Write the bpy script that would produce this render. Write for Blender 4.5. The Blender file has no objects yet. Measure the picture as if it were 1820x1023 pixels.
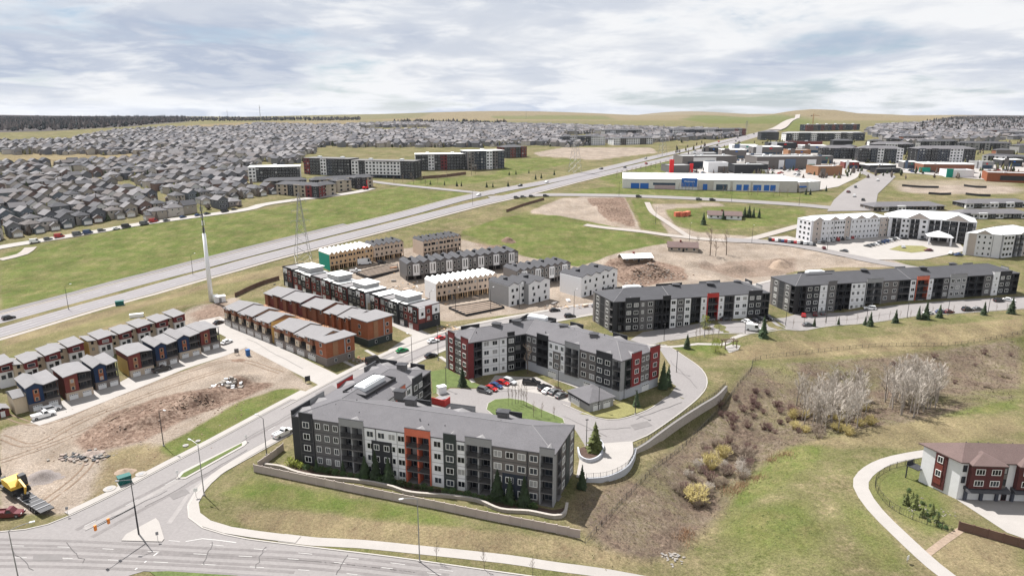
import bpy, bmesh, math, random
import numpy as np
from mathutils import Vector, Matrix
from mathutils.geometry import delaunay_2d_cdt
random.seed(7)
SC = bpy.context.scene
COL = SC.collection
# ------------------------------------------------------------------ camera
F = 1213.0; CAMH = 80.0; HY = 200.0
PITCH = math.atan((511.5-HY)/F)
cam = bpy.data.cameras.new('camera'); cam.sensor_width = 36; cam.lens = 36*F/1820
cam.clip_start = 1; cam.clip_end = 60000
camo = bpy.data.objects.new('camera', cam); COL.objects.link(camo)
camo.location = (0, 0, CAMH); camo.rotation_euler = (math.pi/2-PITCH, 0, 0)
SC.camera = camo
# ------------------------------------------------------------------ light
SUN_EL = math.radians(57); SUN_AZ = (-0.71, 0.704)         # sun stands behind and to the left
sun = bpy.data.lights.new('sun', 'SUN'); sun.energy = 5.0; sun.angle = math.radians(0.6); sun.color = (1, .965, .92)
suno = bpy.data.objects.new('sun', sun); COL.objects.link(suno)
sd = Vector((SUN_AZ[0]*math.cos(SUN_EL), SUN_AZ[1]*math.cos(SUN_EL), math.sin(SUN_EL)))
suno.rotation_euler = sd.to_track_quat('Z', 'Y').to_euler()
suno.location = (0, 0, 300)
world = bpy.data.worlds.new('World'); SC.world = world; world.use_nodes = True
SC.view_settings.view_transform = 'Standard'; SC.view_settings.look = 'None'
SC.view_settings.gamma = 1; SC.view_settings.use_curve_mapping = False
SC.view_settings.exposure = 0.88
def make_sky():
    nt = world.node_tree; N = nt.nodes; L = nt.links; N.clear()
    def nd(t, **k):
        n = N.new(t)
        for a, v in k.items(): setattr(n, a, v)
        return n
    def mth(op, a, b=None, clamp=False):
        n = nd('ShaderNodeMath', operation=op, use_clamp=clamp)
        for i, v in enumerate((a, b)):
            if v is None: continue
            if isinstance(v, (int, float)): n.inputs[i].default_value = v
            else: L.new(v, n.inputs[i])
        return n.outputs[0]
    sky = nd('ShaderNodeTexSky', sky_type='NISHITA', sun_disc=False)
    sky.sun_elevation = SUN_EL; sky.sun_rotation = math.atan2(SUN_AZ[0], SUN_AZ[1])
    sky.altitude = 1100; sky.air_density = 1.0; sky.dust_density = .6
    tc = nd('ShaderNodeTexCoord'); sep = nd('ShaderNodeSeparateXYZ'); L.new(tc.outputs['Generated'], sep.inputs[0])
    zz = mth('MAXIMUM', sep.outputs[2], 0.0); den = mth('ADD', zz, 0.12)
    px = mth('DIVIDE', sep.outputs[0], den); py = mth('DIVIDE', sep.outputs[1], den)
    cmb = nd('ShaderNodeCombineXYZ'); L.new(px, cmb.inputs[0]); L.new(py, cmb.inputs[1])
    def noise(scale, det, off, rough=.55, dist=0.3):
        mp = nd('ShaderNodeMapping'); mp.inputs['Location'].default_value = off
        mp.inputs['Scale'].default_value = (1, .85, 1); L.new(cmb.outputs[0], mp.inputs[0])
        n = nd('ShaderNodeTexNoise'); n.inputs['Scale'].default_value = scale; n.inputs['Detail'].default_value = det
        n.inputs['Roughness'].default_value = rough; n.inputs['Distortion'].default_value = dist
        L.new(mp.outputs[0], n.inputs['Vector']); return n.outputs['Fac']
    n1 = noise(.46, 9, (3.1, 1.7, 0), .56, .25); n2 = noise(.42, 6, (9.4, 4.2, 2), .5, .3); n3 = noise(1.5, 9, (1.4, 7.7, 5), .6, .35)
    def ramp(v, a, b, ca=(0, 0, 0, 1), cb=(1, 1, 1, 1)):
        r = nd('ShaderNodeValToRGB'); r.color_ramp.interpolation = 'EASE'
        r.color_ramp.elements[0].position = a; r.color_ramp.elements[1].position = b
        r.color_ramp.elements[0].color = ca; r.color_ramp.elements[1].color = cb; L.new(v, r.inputs[0]); return r.outputs[0]
    # cover: where cloud hides the blue; shade: the thick grey bases; rim: bright ragged heads between them
    cover = ramp(mth('ADD', mth('MULTIPLY', n1, .7), mth('MULTIPLY', n3, .3)), .37, .48)
    shade = ramp(mth('ADD', mth('MULTIPLY', n2, .62), mth('MULTIPLY', n3, .38)), .455, .58)
    rim = ramp(n3, .46, .62)
    mx = nd('ShaderNodeMix', data_type='RGBA'); L.new(shade, mx.inputs[0])
    mx.inputs[6].default_value = (10.0, 10.1, 10.3, 1); mx.inputs[7].default_value = (5.2, 5.9, 7.3, 1)
    m2 = nd('ShaderNodeMix', data_type='RGBA'); L.new(mth('MULTIPLY', rim, .4), m2.inputs[0]); L.new(mx.outputs[2], m2.inputs[6]); m2.inputs[7].default_value = (9.6, 9.7, 9.9, 1)
    veil = nd('ShaderNodeMix', data_type='RGBA'); veil.inputs[0].default_value = .5; L.new(sky.outputs[0], veil.inputs[6]); veil.inputs[7].default_value = (4.6, 5.8, 7.6, 1)
    fin = nd('ShaderNodeMix', data_type='RGBA'); L.new(cover, fin.inputs[0]); L.new(veil.outputs[2], fin.inputs[6]); L.new(m2.outputs[2], fin.inputs[7])
    bg = nd('ShaderNodeBackground'); bg.inputs[1].default_value = 0.05; L.new(fin.outputs[2], bg.inputs[0])
    out = nd('ShaderNodeOutputWorld'); L.new(bg.outputs[0], out.inputs[0])
make_sky()
# ------------------------------------------------------------------ terrain height and pixel -> ground
HB = np.array([(0,0),(300,0),(340,1.6),(380,4.6),(420,8),(460,11.3),(520,15.7),(600,20.6),(700,25.6),(800,30),(900,33.4),(1100,38.6),(1300,42.6),(1600,46.6),(2000,49.6),(2600,50.6),(3500,50),(4500,45),(6000,34),(9000,4),(14000,-45),(40000,-280)], float)
def smooth(a, b, v):
    t = np.clip((v-a)/(b-a), 0, 1); return t*t*(3-2*t)
def bump(x, y, cx, cy, rx, ry, rot=0.0, p=1.6):
    c, s = math.cos(rot), math.sin(rot); dx = x-cx; dy = y-cy
    u = (dx*c+dy*s)/rx; v = (-dx*s+dy*c)/ry
    return np.clip(1-(u*u+v*v), 0, 1)**p
RAV = [(30,80),(34,112),(44,136),(60,160),(85,182),(125,200),(180,212),(260,225)]      # ravine floor line
def seg_d(x, y, a, b):
    ax, ay = a; bx, by = b; dx, dy = bx-ax, by-ay
    t = np.clip(((x-ax)*dx+(y-ay)*dy)/(dx*dx+dy*dy), 0, 1)
    return np.hypot(x-ax-t*dx, y-ay-t*dy)
def ravine(x, y):
    d = np.full(np.shape(x), 1e9)
    for a, b in zip(RAV[:-1], RAV[1:]): d = np.minimum(d, seg_d(x, y, a, b))
    return np.exp(-(d/15.0)**2)
def GZ(px, py, z):
    d = ray(px, py); t = (z-CAMH)/d[2]; return Vector((d[0]*t, d[1]*t, z))
def ray(px, py):
    xc = (px-910)/F; yc = (py-511.5)/F
    return np.array([xc, math.cos(PITCH)-yc*math.sin(PITCH), -(math.sin(PITCH)+yc*math.cos(PITCH))])
WALLPX = [(1020,853),(1042,853),(1080,849),(1114,832),(1128,809),(1129,799),(1149,787),(1168,773),(1197,752),(1221,736),(1248,719),(1274,703),(1291,686)]
WALL = [tuple(GZ(a, b, 0).xy) for a, b in WALLPX]              # line of the retaining wall
def wall_step(x, y):
    d = np.full(np.shape(x), 1e9); sg = np.zeros(np.shape(x))
    for a, b in zip(WALL[:-1], WALL[1:]):
        q = seg_d(x, y, a, b); c = (b[0]-a[0])*(y-a[1])-(b[1]-a[1])*(x-a[0]); sg = np.where(q < d, -c, sg); d = np.minimum(d, q)
    e = np.where(sg > 0, d, -d)
    return smooth(-.8, .8, e)*(1-smooth(6, 34, e))*(.2+.8*smooth(30, 46, x))*smooth(10, 20, x)*(1-smooth(184, 198, y))
MOUNDS = []                                                   # (cx, cy, rx, ry, rot, height)
FARHILLS = []
def nz(x, y, s, o=0.0):
    x = x/s+o; y = y/s-o
    return (np.sin(x*1.7+np.sin(y*1.3+o))+np.sin(y*2.1+1.3*np.sin(x*.9))+np.sin((x+y)*1.1+.7))/3
def hgt(x, y):
    x = np.asarray(x, float); y = np.asarray(y, float)
    z = np.interp(y, HB[:, 0], HB[:, 1])
    z = z-3.6*ravine(x, y)
    z = z+(2.3*smooth(58, 80, x)*(1-smooth(98, 112, x))+2.6*smooth(130, 165, x))*smooth(218, 246, y)*(1-smooth(300, 420, y))
    z = z-2.8*wall_step(x, y)
    for cx, cy, rx, ry, rot, hh in MOUNDS:
        k = bump(x, y, cx, cy, rx, ry, rot)
        z = z+hh*k*(1+.22*nz(x, y, 2.6)*(k > 0))
    for cx, cy, rx, ry, rot, hh in FARHILLS: z = z+hh*bump(x, y, cx, cy, rx, ry, rot, 2)
    return z
_gc = {}
def G(px, py, dz=0.0):
    """pixel of the photograph -> the point of the terrain (raised by dz) it shows"""
    k = (px, py, dz)
    if k in _gc: return _gc[k].copy()
    d = ray(px, py); lo, hi = 60.0, 40000.0
    for n, sp in ((400, np.geomspace), (60, np.linspace), (60, np.linspace)):
        ts = sp(lo, hi, n); P = ts[:, None]*d; f = CAMH+P[:, 2]-(hgt(P[:, 0], P[:, 1])+dz)
        i = int(np.argmax(f <= 0)) if (f <= 0).any() else n-1
        lo, hi = ts[max(i-1, 0)], ts[i]
    q = hi*d; v = Vector((q[0], q[1], float(hgt(q[0], q[1])))); _gc[k] = v
    return v.copy()
def sms(a, b, v):
    t = min(1.0, max(0.0, (v-a)/(b-a))); return t*t*(3-2*t)
_hb = [tuple(r) for r in HB]
def HV(x, y):
    """the same height for one point, without arrays"""
    x = float(x); y = float(y)
    for (y0, z0), (y1, z1) in zip(_hb[:-1], _hb[1:]):
        if y <= y1: z = z0+(z1-z0)*max(0.0, y-y0)/(y1-y0); break
    if -40 < x < 330 and y < 320: return float(hgt(x, y))
    if x > 50 and 210 < y < 425: z += (2.3*sms(58, 80, x)*(1-sms(98, 112, x))+2.6*sms(130, 165, x))*sms(218, 246, y)*(1-sms(300, 420, y))
    if y < 1000:
        for m in MOUNDS:
            if abs(x-m[0]) < 20 and abs(y-m[1]) < 20: return float(hgt(x, y))
    if y > 2000:
        for m in FARHILLS:
            if abs(x-m[0]) < m[2] and abs(y-m[1]) < m[3]: z += m[5]*float(bump(x, y, m[0], m[1], m[2], m[3], m[4], 2))
    return z
# ------------------------------------------------------------------ materials
M = {}
def mat(name, c, rough=.8, var=.12, sc=.6, rnd=0.0, spec=.3, metal=0.0, bumpy=0.0, bsc=8.0, fine=0.0, fsc=6.0):
    """procedural: base colour broken up by noise in world space, and by object where rnd > 0"""
    m = bpy.data.materials.new(name); m.use_nodes = True; nt = m.node_tree; N = nt.nodes; L = nt.links
    b = N['Principled BSDF']; b.inputs['Roughness'].default_value = rough; b.inputs['Metallic'].default_value = metal
    b.inputs['Specular IOR Level'].default_value = spec
    g = N.new('ShaderNodeNewGeometry')
    n = N.new('ShaderNodeTexNoise'); n.inputs['Scale'].default_value = sc; n.inputs['Detail'].default_value = 5; n.inputs['Roughness'].default_value = .65
    L.new(g.outputs['Position'], n.inputs['Vector'])
    mr = N.new('ShaderNodeMapRange'); mr.inputs[1].default_value = .25; mr.inputs[2].default_value = .75
    mr.inputs[3].default_value = 1-var; mr.inputs[4].default_value = 1+var; L.new(n.outputs['Fac'], mr.inputs[0])
    v = mr.outputs[0]
    if fine:
        n2 = N.new('ShaderNodeTexNoise'); n2.inputs['Scale'].default_value = fsc; n2.inputs['Detail'].default_value = 3; L.new(g.outputs['Position'], n2.inputs['Vector'])
        m2 = N.new('ShaderNodeMapRange'); m2.inputs[1].default_value = .3; m2.inputs[2].default_value = .7; m2.inputs[3].default_value = 1-fine; m2.inputs[4].default_value = 1+fine
        L.new(n2.outputs['Fac'], m2.inputs[0]); mm = N.new('ShaderNodeMath'); mm.operation = 'MULTIPLY'; L.new(v, mm.inputs[0]); L.new(m2.outputs[0], mm.inputs[1]); v = mm.outputs[0]
    if rnd:
        oi = N.new('ShaderNodeObjectInfo'); m3 = N.new('ShaderNodeMapRange'); m3.inputs[3].default_value = 1-rnd; m3.inputs[4].default_value = 1+rnd
        L.new(oi.outputs['Random'], m3.inputs[0]); mm = N.new('ShaderNodeMath'); mm.operation = 'MULTIPLY'; L.new(v, mm.inputs[0]); L.new(m3.outputs[0], mm.inputs[1]); v = mm.outputs[0]
    vm = N.new('ShaderNodeVectorMath'); vm.operation = 'SCALE'; vm.inputs[0].default_value = c[:3]; L.new(v, vm.inputs['Scale'])
    L.new(vm.outputs[0], b.inputs['Base Color'])
    if bumpy:
        nb = N.new('ShaderNodeTexNoise'); nb.inputs['Scale'].default_value = bsc; nb.inputs['Detail'].default_value = 4; L.new(g.outputs['Position'], nb.inputs['Vector'])
        bp = N.new('ShaderNodeBump'); bp.inputs['Strength'].default_value = bumpy; bp.inputs['Distance'].default_value = .1; L.new(nb.outputs['Fac'], bp.inputs['Height']); L.new(bp.outputs[0], b.inputs['Normal'])
    M[name] = m; return m
def palette(name, cols, rough=.8, var=.1, sc=.5, island=False):
    """one of several colours by object (or by loose piece of a big mesh)"""
    m = mat(name, (1, 1, 1), rough, var, sc); nt = m.node_tree; N = nt.nodes; L = nt.links
    if island: s = N.new('ShaderNodeNewGeometry').outputs['Random Per Island']
    else: s = N.new('ShaderNodeObjectInfo').outputs['Random']
    r = N.new('ShaderNodeValToRGB'); r.color_ramp.interpolation = 'CONSTANT'
    while len(r.color_ramp.elements) < len(cols): r.color_ramp.elements.new(.5)
    for i, c in enumerate(cols):
        r.color_ramp.elements[i].position = i/len(cols); r.color_ramp.elements[i].color = (*c, 1)
    L.new(s, r.inputs[0])
    vm = [n for n in N if n.type == 'VECT_MATH'][0]; L.new(r.outputs[0], vm.inputs[0]); return m
def glass(name, dark=(.012, .014, .018), blind=(.30, .30, .30), share=.2):
    m = mat(name, dark, .15, .1, spec=.3); nt = m.node_tree; N = nt.nodes; L = nt.links; b = N['Principled BSDF']
    oi = N.new('ShaderNodeObjectInfo'); r = N.new('ShaderNodeValToRGB'); r.color_ramp.interpolation = 'CONSTANT'
    e = r.color_ramp.elements; e[0].color = (*dark, 1); e[1].position = 1-share; e[1].color = (*blind, 1)
    k = e.new((1-share)*.55); k.color = (dark[0]*3.5, dark[1]*3.5, dark[2]*3.3, 1)
    L.new(oi.outputs['Random'], r.inputs[0]); L.new(r.outputs[0], b.inputs['Base Color']); return m
glass('glass'); glass('glass_dark', share=.06)
mat('frame_white', (.72, .72, .70), .5, .04); mat('frame_black', (.02, .02, .022), .5, .1)
mat('siding_dark', (.032, .033, .037), .7, .12); mat('siding_green', (.034, .043, .041), .7, .1)
mat('siding_grey', (.125, .12, .12), .75, .08); mat('siding_pale', (.26, .26, .262), .75, .06)
mat('siding_white', (.70, .70, .71), .7, .06); mat('siding_taupe', (.14, .127, .12), .75, .09)
mat('siding_navy', (.024, .031, .046), .7, .1); mat('siding_black', (.022, .022, .024), .7, .15)
mat('panel_orange', (.52, .135, .08), .6, .08); mat('panel_red', (.40, .035, .03), .6, .08); mat('siding_maroon', (.155, .028, .03), .7, .1)
mat('panel_darkred', (.20, .026, .028), .6, .08)
mat('base_white', (.40, .41, .44), .75, .06); mat('panel_teal', (.03, .13, .16), .6, .05)
mat('shingle', (.112, .108, .115), .9, .10, .35, fine=.10, fsc=3.5); mat('shingle_dark', (.062, .062, .068), .9, .10, .35, fine=.1, fsc=3.5)
mat('shingle_brown', (.125, .088, .082), .9, .1, .4, fine=.1, fsc=4); mat('shingle_light', (.19, .184, .188), .9, .08, .5, fine=.08)
mat('trim_light', (.42, .42, .42), .7, .06); mat('trim_dark', (.075, .074, .075), .7, .1)
mat('ridge_pale', (.20, .195, .20), .9, .1)
mat('concrete', (.295, .276, .26), .85, .07, .25, fine=.05); mat('concrete_dark', (.20, .188, .18), .9, .1, .3)
mat('asphalt', (.20, .187, .184), .9, .08, .06, fine=.07, fsc=1.6); mat('asphalt_dark', (.15, .14, .14), .9, .12, .1, fine=.08, fsc=2)
mat('kerb', (.33, .31, .29), .85, .07, .4); mat('paint', (.38, .37, .36), .7, .12, 1.5)
mat('metal_grey', (.22, .22, .23), .45, .08, spec=.5); mat('metal_white', (.72, .73, .74), .45, .05, spec=.5); mat('metal_dark', (.035, .035, .038), .5, .1)
mat('steel_galv', (.27, .27, .275), .45, .12, metal=.3); mat('wood_pole', (.12, .085, .06), .9, .2, 2)
mat('fence_vinyl', (.40, .34, .31), .7, .06, .5, rnd=.06); mat('fence_brown', (.14, .085, .065), .8, .12, 1, rnd=.1); mat('block_wall', (.34, .31, .28), .9, .12, 1.2, fine=.12, fsc=3)
mat('highway', (.215, .203, .208), .9, .06, .03, fine=.04, fsc=.8); mat('gravel_pale', (.29, .262, .24), .95, .1, .3, fine=.1); mat('lawn_green', (.082, .108, .034), 1, .25, .5, fine=.2, fsc=3); mat('lawn_dry', (.17, .16, .065), 1, .2, .4, fine=.2, fsc=3)
mat('asphalt_mid', (.15, .14, .138), .9, .12, .4)
mat('road_wear2', (.185, .174, .179), .9, .1, .05)
mat('mulch', (.07, .045, .035), 1, .25, 1.5, fine=.2); mat('stone', (.26, .235, .21), .9, .2, .8, rnd=.2)
mat('osb', (.52, .36, .22), .85, .12, .8, fine=.08); mat('osb_pale', (.50, .40, .32), .85, .1, .8, fine=.06); mat('wrap_green', (.01, .27, .2), .6, .1, .8); mat('wrap_white', (.74, .74, .75), .6, .05, 1.2)
mat('underlay', (.66, .66, .65), .6, .05, .8); mat('cream', (.52, .43, .32), .8, .07); mat('cream_yellow', (.55, .37, .13), .8, .07)
mat('siding_brown', (.20, .085, .05), .75, .12, .8); mat('siding_rust', (.25, .08, .035), .7, .14, .7); mat('siding_wood', (.27, .14, .075), .75, .12, .8)
mat('siding_brick', (.15, .04, .034), .8, .12, 1); mat('siding_blue', (.012, .03, .075), .7, .1); mat('brick_grey', (.17, .145, .13), .85, .15, 1.5)
mat('garage_white', (.66, .66, .66), .6, .05); mat('shade_black', (.012, .011, .011), .9, .1)  # last one: near-black that stands for shade inside openings
mat('beige', (.42, .345, .27), .8, .07); mat('tan_wall', (.36, .31, .25), .8, .1, rnd=.1)
mat('soil', (.17, .115, .085), 1, .22, .35, fine=.22, fsc=1.6, bumpy=.6, bsc=1.5); mat('soil_pale', (.25, .19, .145), 1, .16, .3, fine=.15, fsc=1.5, bumpy=.5, bsc=1.5)
mat('rubble', (.24, .195, .17), 1, .3, 1, fine=.2); mat('gravel', (.20, .175, .165), 1, .2, 1, fine=.25, fsc=5)
mat('orange', (.72, .22, .03), .5, .06); mat('yellow_machine', (.62, .38, .05), .45, .12, 1.5, spec=.5); mat('rubber', (.02, .02, .02), .85, .2)
mat('plastic_blue', (.03, .11, .30), .5, .06); mat('box_green', (.01, .095, .085), .5, .08); mat('sign_blue', (.02, .12, .42), .5, .05); mat('sign_red', (.62, .02, .025), .5, .05)
mat('wall_store', (.46, .43, .40), .8, .08); mat('roof_white', (.80, .80, .79), .6, .05, .1)
palette('house_wall', [(.22, .20, .185), (.36, .32, .275), (.15, .152, .162), (.46, .42, .38), (.27, .255, .25), (.11, .115, .13), (.30, .265, .225), (.55, .54, .52), (.17, .115, .10), (.13, .15, .17)])
palette('house_roof', [(.088, .086, .092), (.125, .119, .125), (.062, .062, .069), (.11, .098, .096), (.165, .158, .163)], .9)
palette('far_wall', [(.26, .24, .225), (.38, .345, .30), (.18, .18, .19), (.48, .45, .42), (.28, .265, .26), (.14, .145, .16)], island=True)
palette('far_roof', [(.09, .088, .096), (.13, .124, .131), (.066, .066, .075), (.112, .10, .10), (.175, .166, .17)], .9, island=True)
mat('bark_pale', (.30, .265, .235), .9, .15); mat('twig_white', (.47, .425, .375), .9, .15, rnd=.08); mat('twig_tan', (.27, .215, .17), .9, .2, rnd=.15); mat('twig_red', (.17, .105, .095), .9, .2, rnd=.15)
mat('twig_olive', (.46, .385, .17), .9, .2, rnd=.1); mat('bark', (.10, .075, .06), .9, .2)
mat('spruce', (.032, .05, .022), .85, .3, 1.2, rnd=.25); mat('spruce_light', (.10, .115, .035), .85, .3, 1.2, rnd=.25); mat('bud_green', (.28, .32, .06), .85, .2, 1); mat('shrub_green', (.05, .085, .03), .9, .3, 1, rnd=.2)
mat('reed', (.42, .27, .17), .95, .2, 1, rnd=.15); mat('car_glass', (.02, .023, .028), .08, .1, spec=.6); mat('lamp_red', (.4, .01, .01), .4, .05); mat('lamp_clear', (.7, .7, .68), .3, .05)
CARCOL = {'white': (.75, .75, .75), 'black': (.012, .012, .014), 'grey': (.10, .105, .11), 'silver': (.42, .43, .44), 'red': (.34, .015, .015), 'blue': (.02, .05, .14), 'maroon': (.10, .012, .015), 'green': (.01, .17, .06), 'beige': (.38, .33, .26)}
for k, c in CARCOL.items(): mat('car_'+k, c, .28, .03, spec=.6)
# ------------------------------------------------------------------ mesh builder
class MB:
    ZS = 1.0
    def __init__(s): s.v = []; s.f = []; s.m = []; s.o = Vector((0, 0, 0)); s.u = Vector((1, 0, 0)); s.w = Vector((0, 1, 0))
    def frame(s, o, u):
        """local (along u, inward, up); inward is to the left of u"""
        s.o = Vector(o); s.u = Vector((u[0], u[1], 0)).normalized(); s.w = Vector((-s.u.y, s.u.x, 0)); return s
    def P(s, a, b, c): return s.o+s.u*a+s.w*b+Vector((0, 0, c*MB.ZS))
    def raw(s, pts, faces, m=0):
        k = len(s.v); s.v += [tuple(p) for p in pts]; s.f += [tuple(i+k for i in f) for f in faces]; s.m += [m]*len(faces); return s
    def box(s, a0, a1, b0, b1, c0, c1, m=0):
        p = [s.P(a, b, c) for c in (c0, c1) for a, b in ((a0, b0), (a1, b0), (a1, b1), (a0, b1))]
        return s.raw(p, [(3, 2, 1, 0), (4, 5, 6, 7), (0, 1, 5, 4), (1, 2, 6, 5), (2, 3, 7, 6), (3, 0, 4, 7)], m)
    def prism(s, prof, d0, d1, axis='d', m=0):
        """closed outline in (along, up) pushed inward from d0 to d1, or in (inward, up) pushed along"""
        n = len(prof)
        pt = (lambda q, d: s.P(q[0], d, q[1])) if axis == 'd' else (lambda q, d: s.P(d, q[0], q[1]))
        p = [pt(q, d0) for q in prof]+[pt(q, d1) for q in prof]
        f = [tuple(range(n)), tuple(range(2*n-1, n-1, -1))]+[(i+n, (i+1) % n+n, (i+1) % n, i) for i in range(n)]
        if axis != 'd': f = [tuple(reversed(q)) for q in f]
        return s.raw(p, f, m)
    def poly(s, pts, z0, z1, m=0):
        n = len(pts); p = [Vector((q[0], q[1], z0)) for q in pts]+[Vector((q[0], q[1], z1)) for q in pts]
        return s.raw(p, [tuple(range(n-1, -1, -1)), tuple(range(n, 2*n))]+[(i, (i+1) % n, (i+1) % n+n, i+n) for i in range(n)], m)
    def tube(s, p0, p1, r0, r1=None, n=6, m=0):
        p0 = Vector(p0); p1 = Vector(p1); r1 = r0 if r1 is None else r1; d = (p1-p0)
        if d.length < 1e-6: return s
        d.normalize(); a = d.orthogonal().normalized(); b = d.cross(a); q = []
        for p, r in ((p0, r0), (p1, r1)):
            q += [p+(a*math.cos(2*math.pi*i/n)+b*math.sin(2*math.pi*i/n))*r for i in range(n)]
        return s.raw(q, [(i, (i+1) % n, (i+1) % n+n, i+n) for i in range(n)]+[tuple(range(n-1, -1, -1)), tuple(range(n, 2*n))], m)
    def mesh(s, name, mats, origin=(0, 0, 0), smooth=False):
        me = bpy.data.meshes.new(name); o = Vector(origin)
        me.from_pydata([(p[0]-o.x, p[1]-o.y, p[2]-o.z) for p in s.v], [], s.f)
        for k in ([mats] if isinstance(mats, str) else mats): me.materials.append(M[k])
        if any(s.m): me.polygons.foreach_set('material_index', s.m)
        if smooth: me.polygons.foreach_set('use_smooth', [True]*len(me.polygons))
        me.update(); return me
    def build(s, name, mats, parent=None, smooth=False, origin=None):
        o = parent.location if parent is not None and parent.parent is None else (Vector((0, 0, 0)) if origin is None else origin)
        if parent is not None and parent.parent is not None: o = parent.parent.location+parent.location
        return ob(name, s.mesh(name, mats, o, smooth), parent, origin if parent is None and origin is not None else (0, 0, 0))
def ob(name, me, parent=None, loc=(0, 0, 0), rz=0.0, sc=None):
    o = bpy.data.objects.new(name, me); COL.objects.link(o); o.location = loc
    if rz: o.rotation_euler = (0, 0, rz)
    if sc is not None: o.scale = (sc, sc, sc) if isinstance(sc, (int, float)) else sc
    if parent is not None: o.parent = parent
    return o
def tag(o, label, cat, group=None, kind=None):
    if label: o['label'] = label
    if cat: o['category'] = cat
    if group: o['group'] = group
    if kind: o['kind'] = kind
    return o
def thing(name, label, cat, loc=(0, 0, 0), rz=0.0, group=None):
    return tag(ob(name, None, None, loc, rz), label, cat, group)
def struct(o): o['kind'] = 'structure'; return o
def copy_tree(o, parent=None):
    c = o.copy(); COL.objects.link(c); c.parent = parent
    for ch in o.children: copy_tree(ch, c)
    return c
# ------------------------------------------------------------------ shared pieces
_pc = {}
def win_meshes(w, h, fm='frame_white', bars=1):
    k = ('w', w, h, fm, bars)
    if k not in _pc:
        t = .11; a = MB().box(-w/2, w/2, -.1, .02, 0, t).box(-w/2, w/2, -.1, .02, h-t, h).box(-w/2, -w/2+t, -.1, .02, t, h-t).box(w/2-t, w/2, -.1, .02, t, h-t)
        for i in range(bars): x = -w/2+w*(i+1)/(bars+1); a.box(x-.035, x+.035, -.085, .02, t, h-t)
        _pc[k] = (a.mesh('window', fm), MB().box(-w/2+t*.9, w/2-t*.9, -.035, .015, t*.9, h-t*.9).mesh('pane', 'glass'))
    return _pc[k]
def window(parent, p, ang, w=1.5, h=1.4, fm='frame_white', bars=1, pane=True):
    """p is the sill centre on the wall face, relative to parent; ang is the direction of the wall"""
    a, b = win_meshes(w, h, fm, bars); o = ob('window', a, parent, p, ang)
    if pane: ob('pane', b, o)
    return o
def simple_win(w, h, fm='frame_white'):
    k = ('s', w, h, fm)
    if k not in _pc:
        t = .08; a = MB().box(-w/2, w/2, -.06, .02, 0, h); a.box(-w/2+t, w/2-t, -.075, -.03, t, h-t, 1); _pc[k] = a.mesh('window', [fm, 'glass_dark'])
    return _pc[k]
def garage_mesh(w, h, m='garage_white'):
    k = ('g', w, h, m)
    if k not in _pc:
        a = MB(); n = 4
        for i in range(n): a.box(-w/2, w/2, -.07, .02, h*i/n+.015, h*(i+1)/n-.015)
        a.box(-w/2+.02, w/2-.02, -.04, .01, 0, h-.02)
        for i in range(4): x = -w/2+w*(i+.5)/4; a.box(x-w*.09, x+w*.09, -.085, -.05, h*.8, h*.93, 1)
        _pc[k] = a.mesh('garage_door', [m, 'glass_dark'])
    return _pc[k]
def rail_mesh(L):
    L = round(L*2)/2; k = ('r', L)
    if k not in _pc:
        a = MB().box(-L/2, L/2, -.03, .03, 1.02, 1.08).box(-L/2, L/2, -.025, .025, .08, .13); n = max(2, int(L/.17))
        for i in range(n+1): x = -L/2+L*i/n; a.box(x-.025, x+.025, -.02, .02, .1, 1.05)
        _pc[k] = a.mesh('railing', 'metal_dark')
    return _pc[k]
def door_mesh(w, h, m='frame_white', g='glass_dark'):
    k = ('d', w, h, m)
    if k not in _pc:
        a = MB().box(-w/2, w/2, -.06, .02, 0, h).box(-w/2+.12, -.03, -.08, -.02, .15, h-.12, 1).box(.03, w/2-.12, -.08, -.02, .15, h-.12, 1); _pc[k] = a.mesh('door', [m, g])
    return _pc[k]
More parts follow.
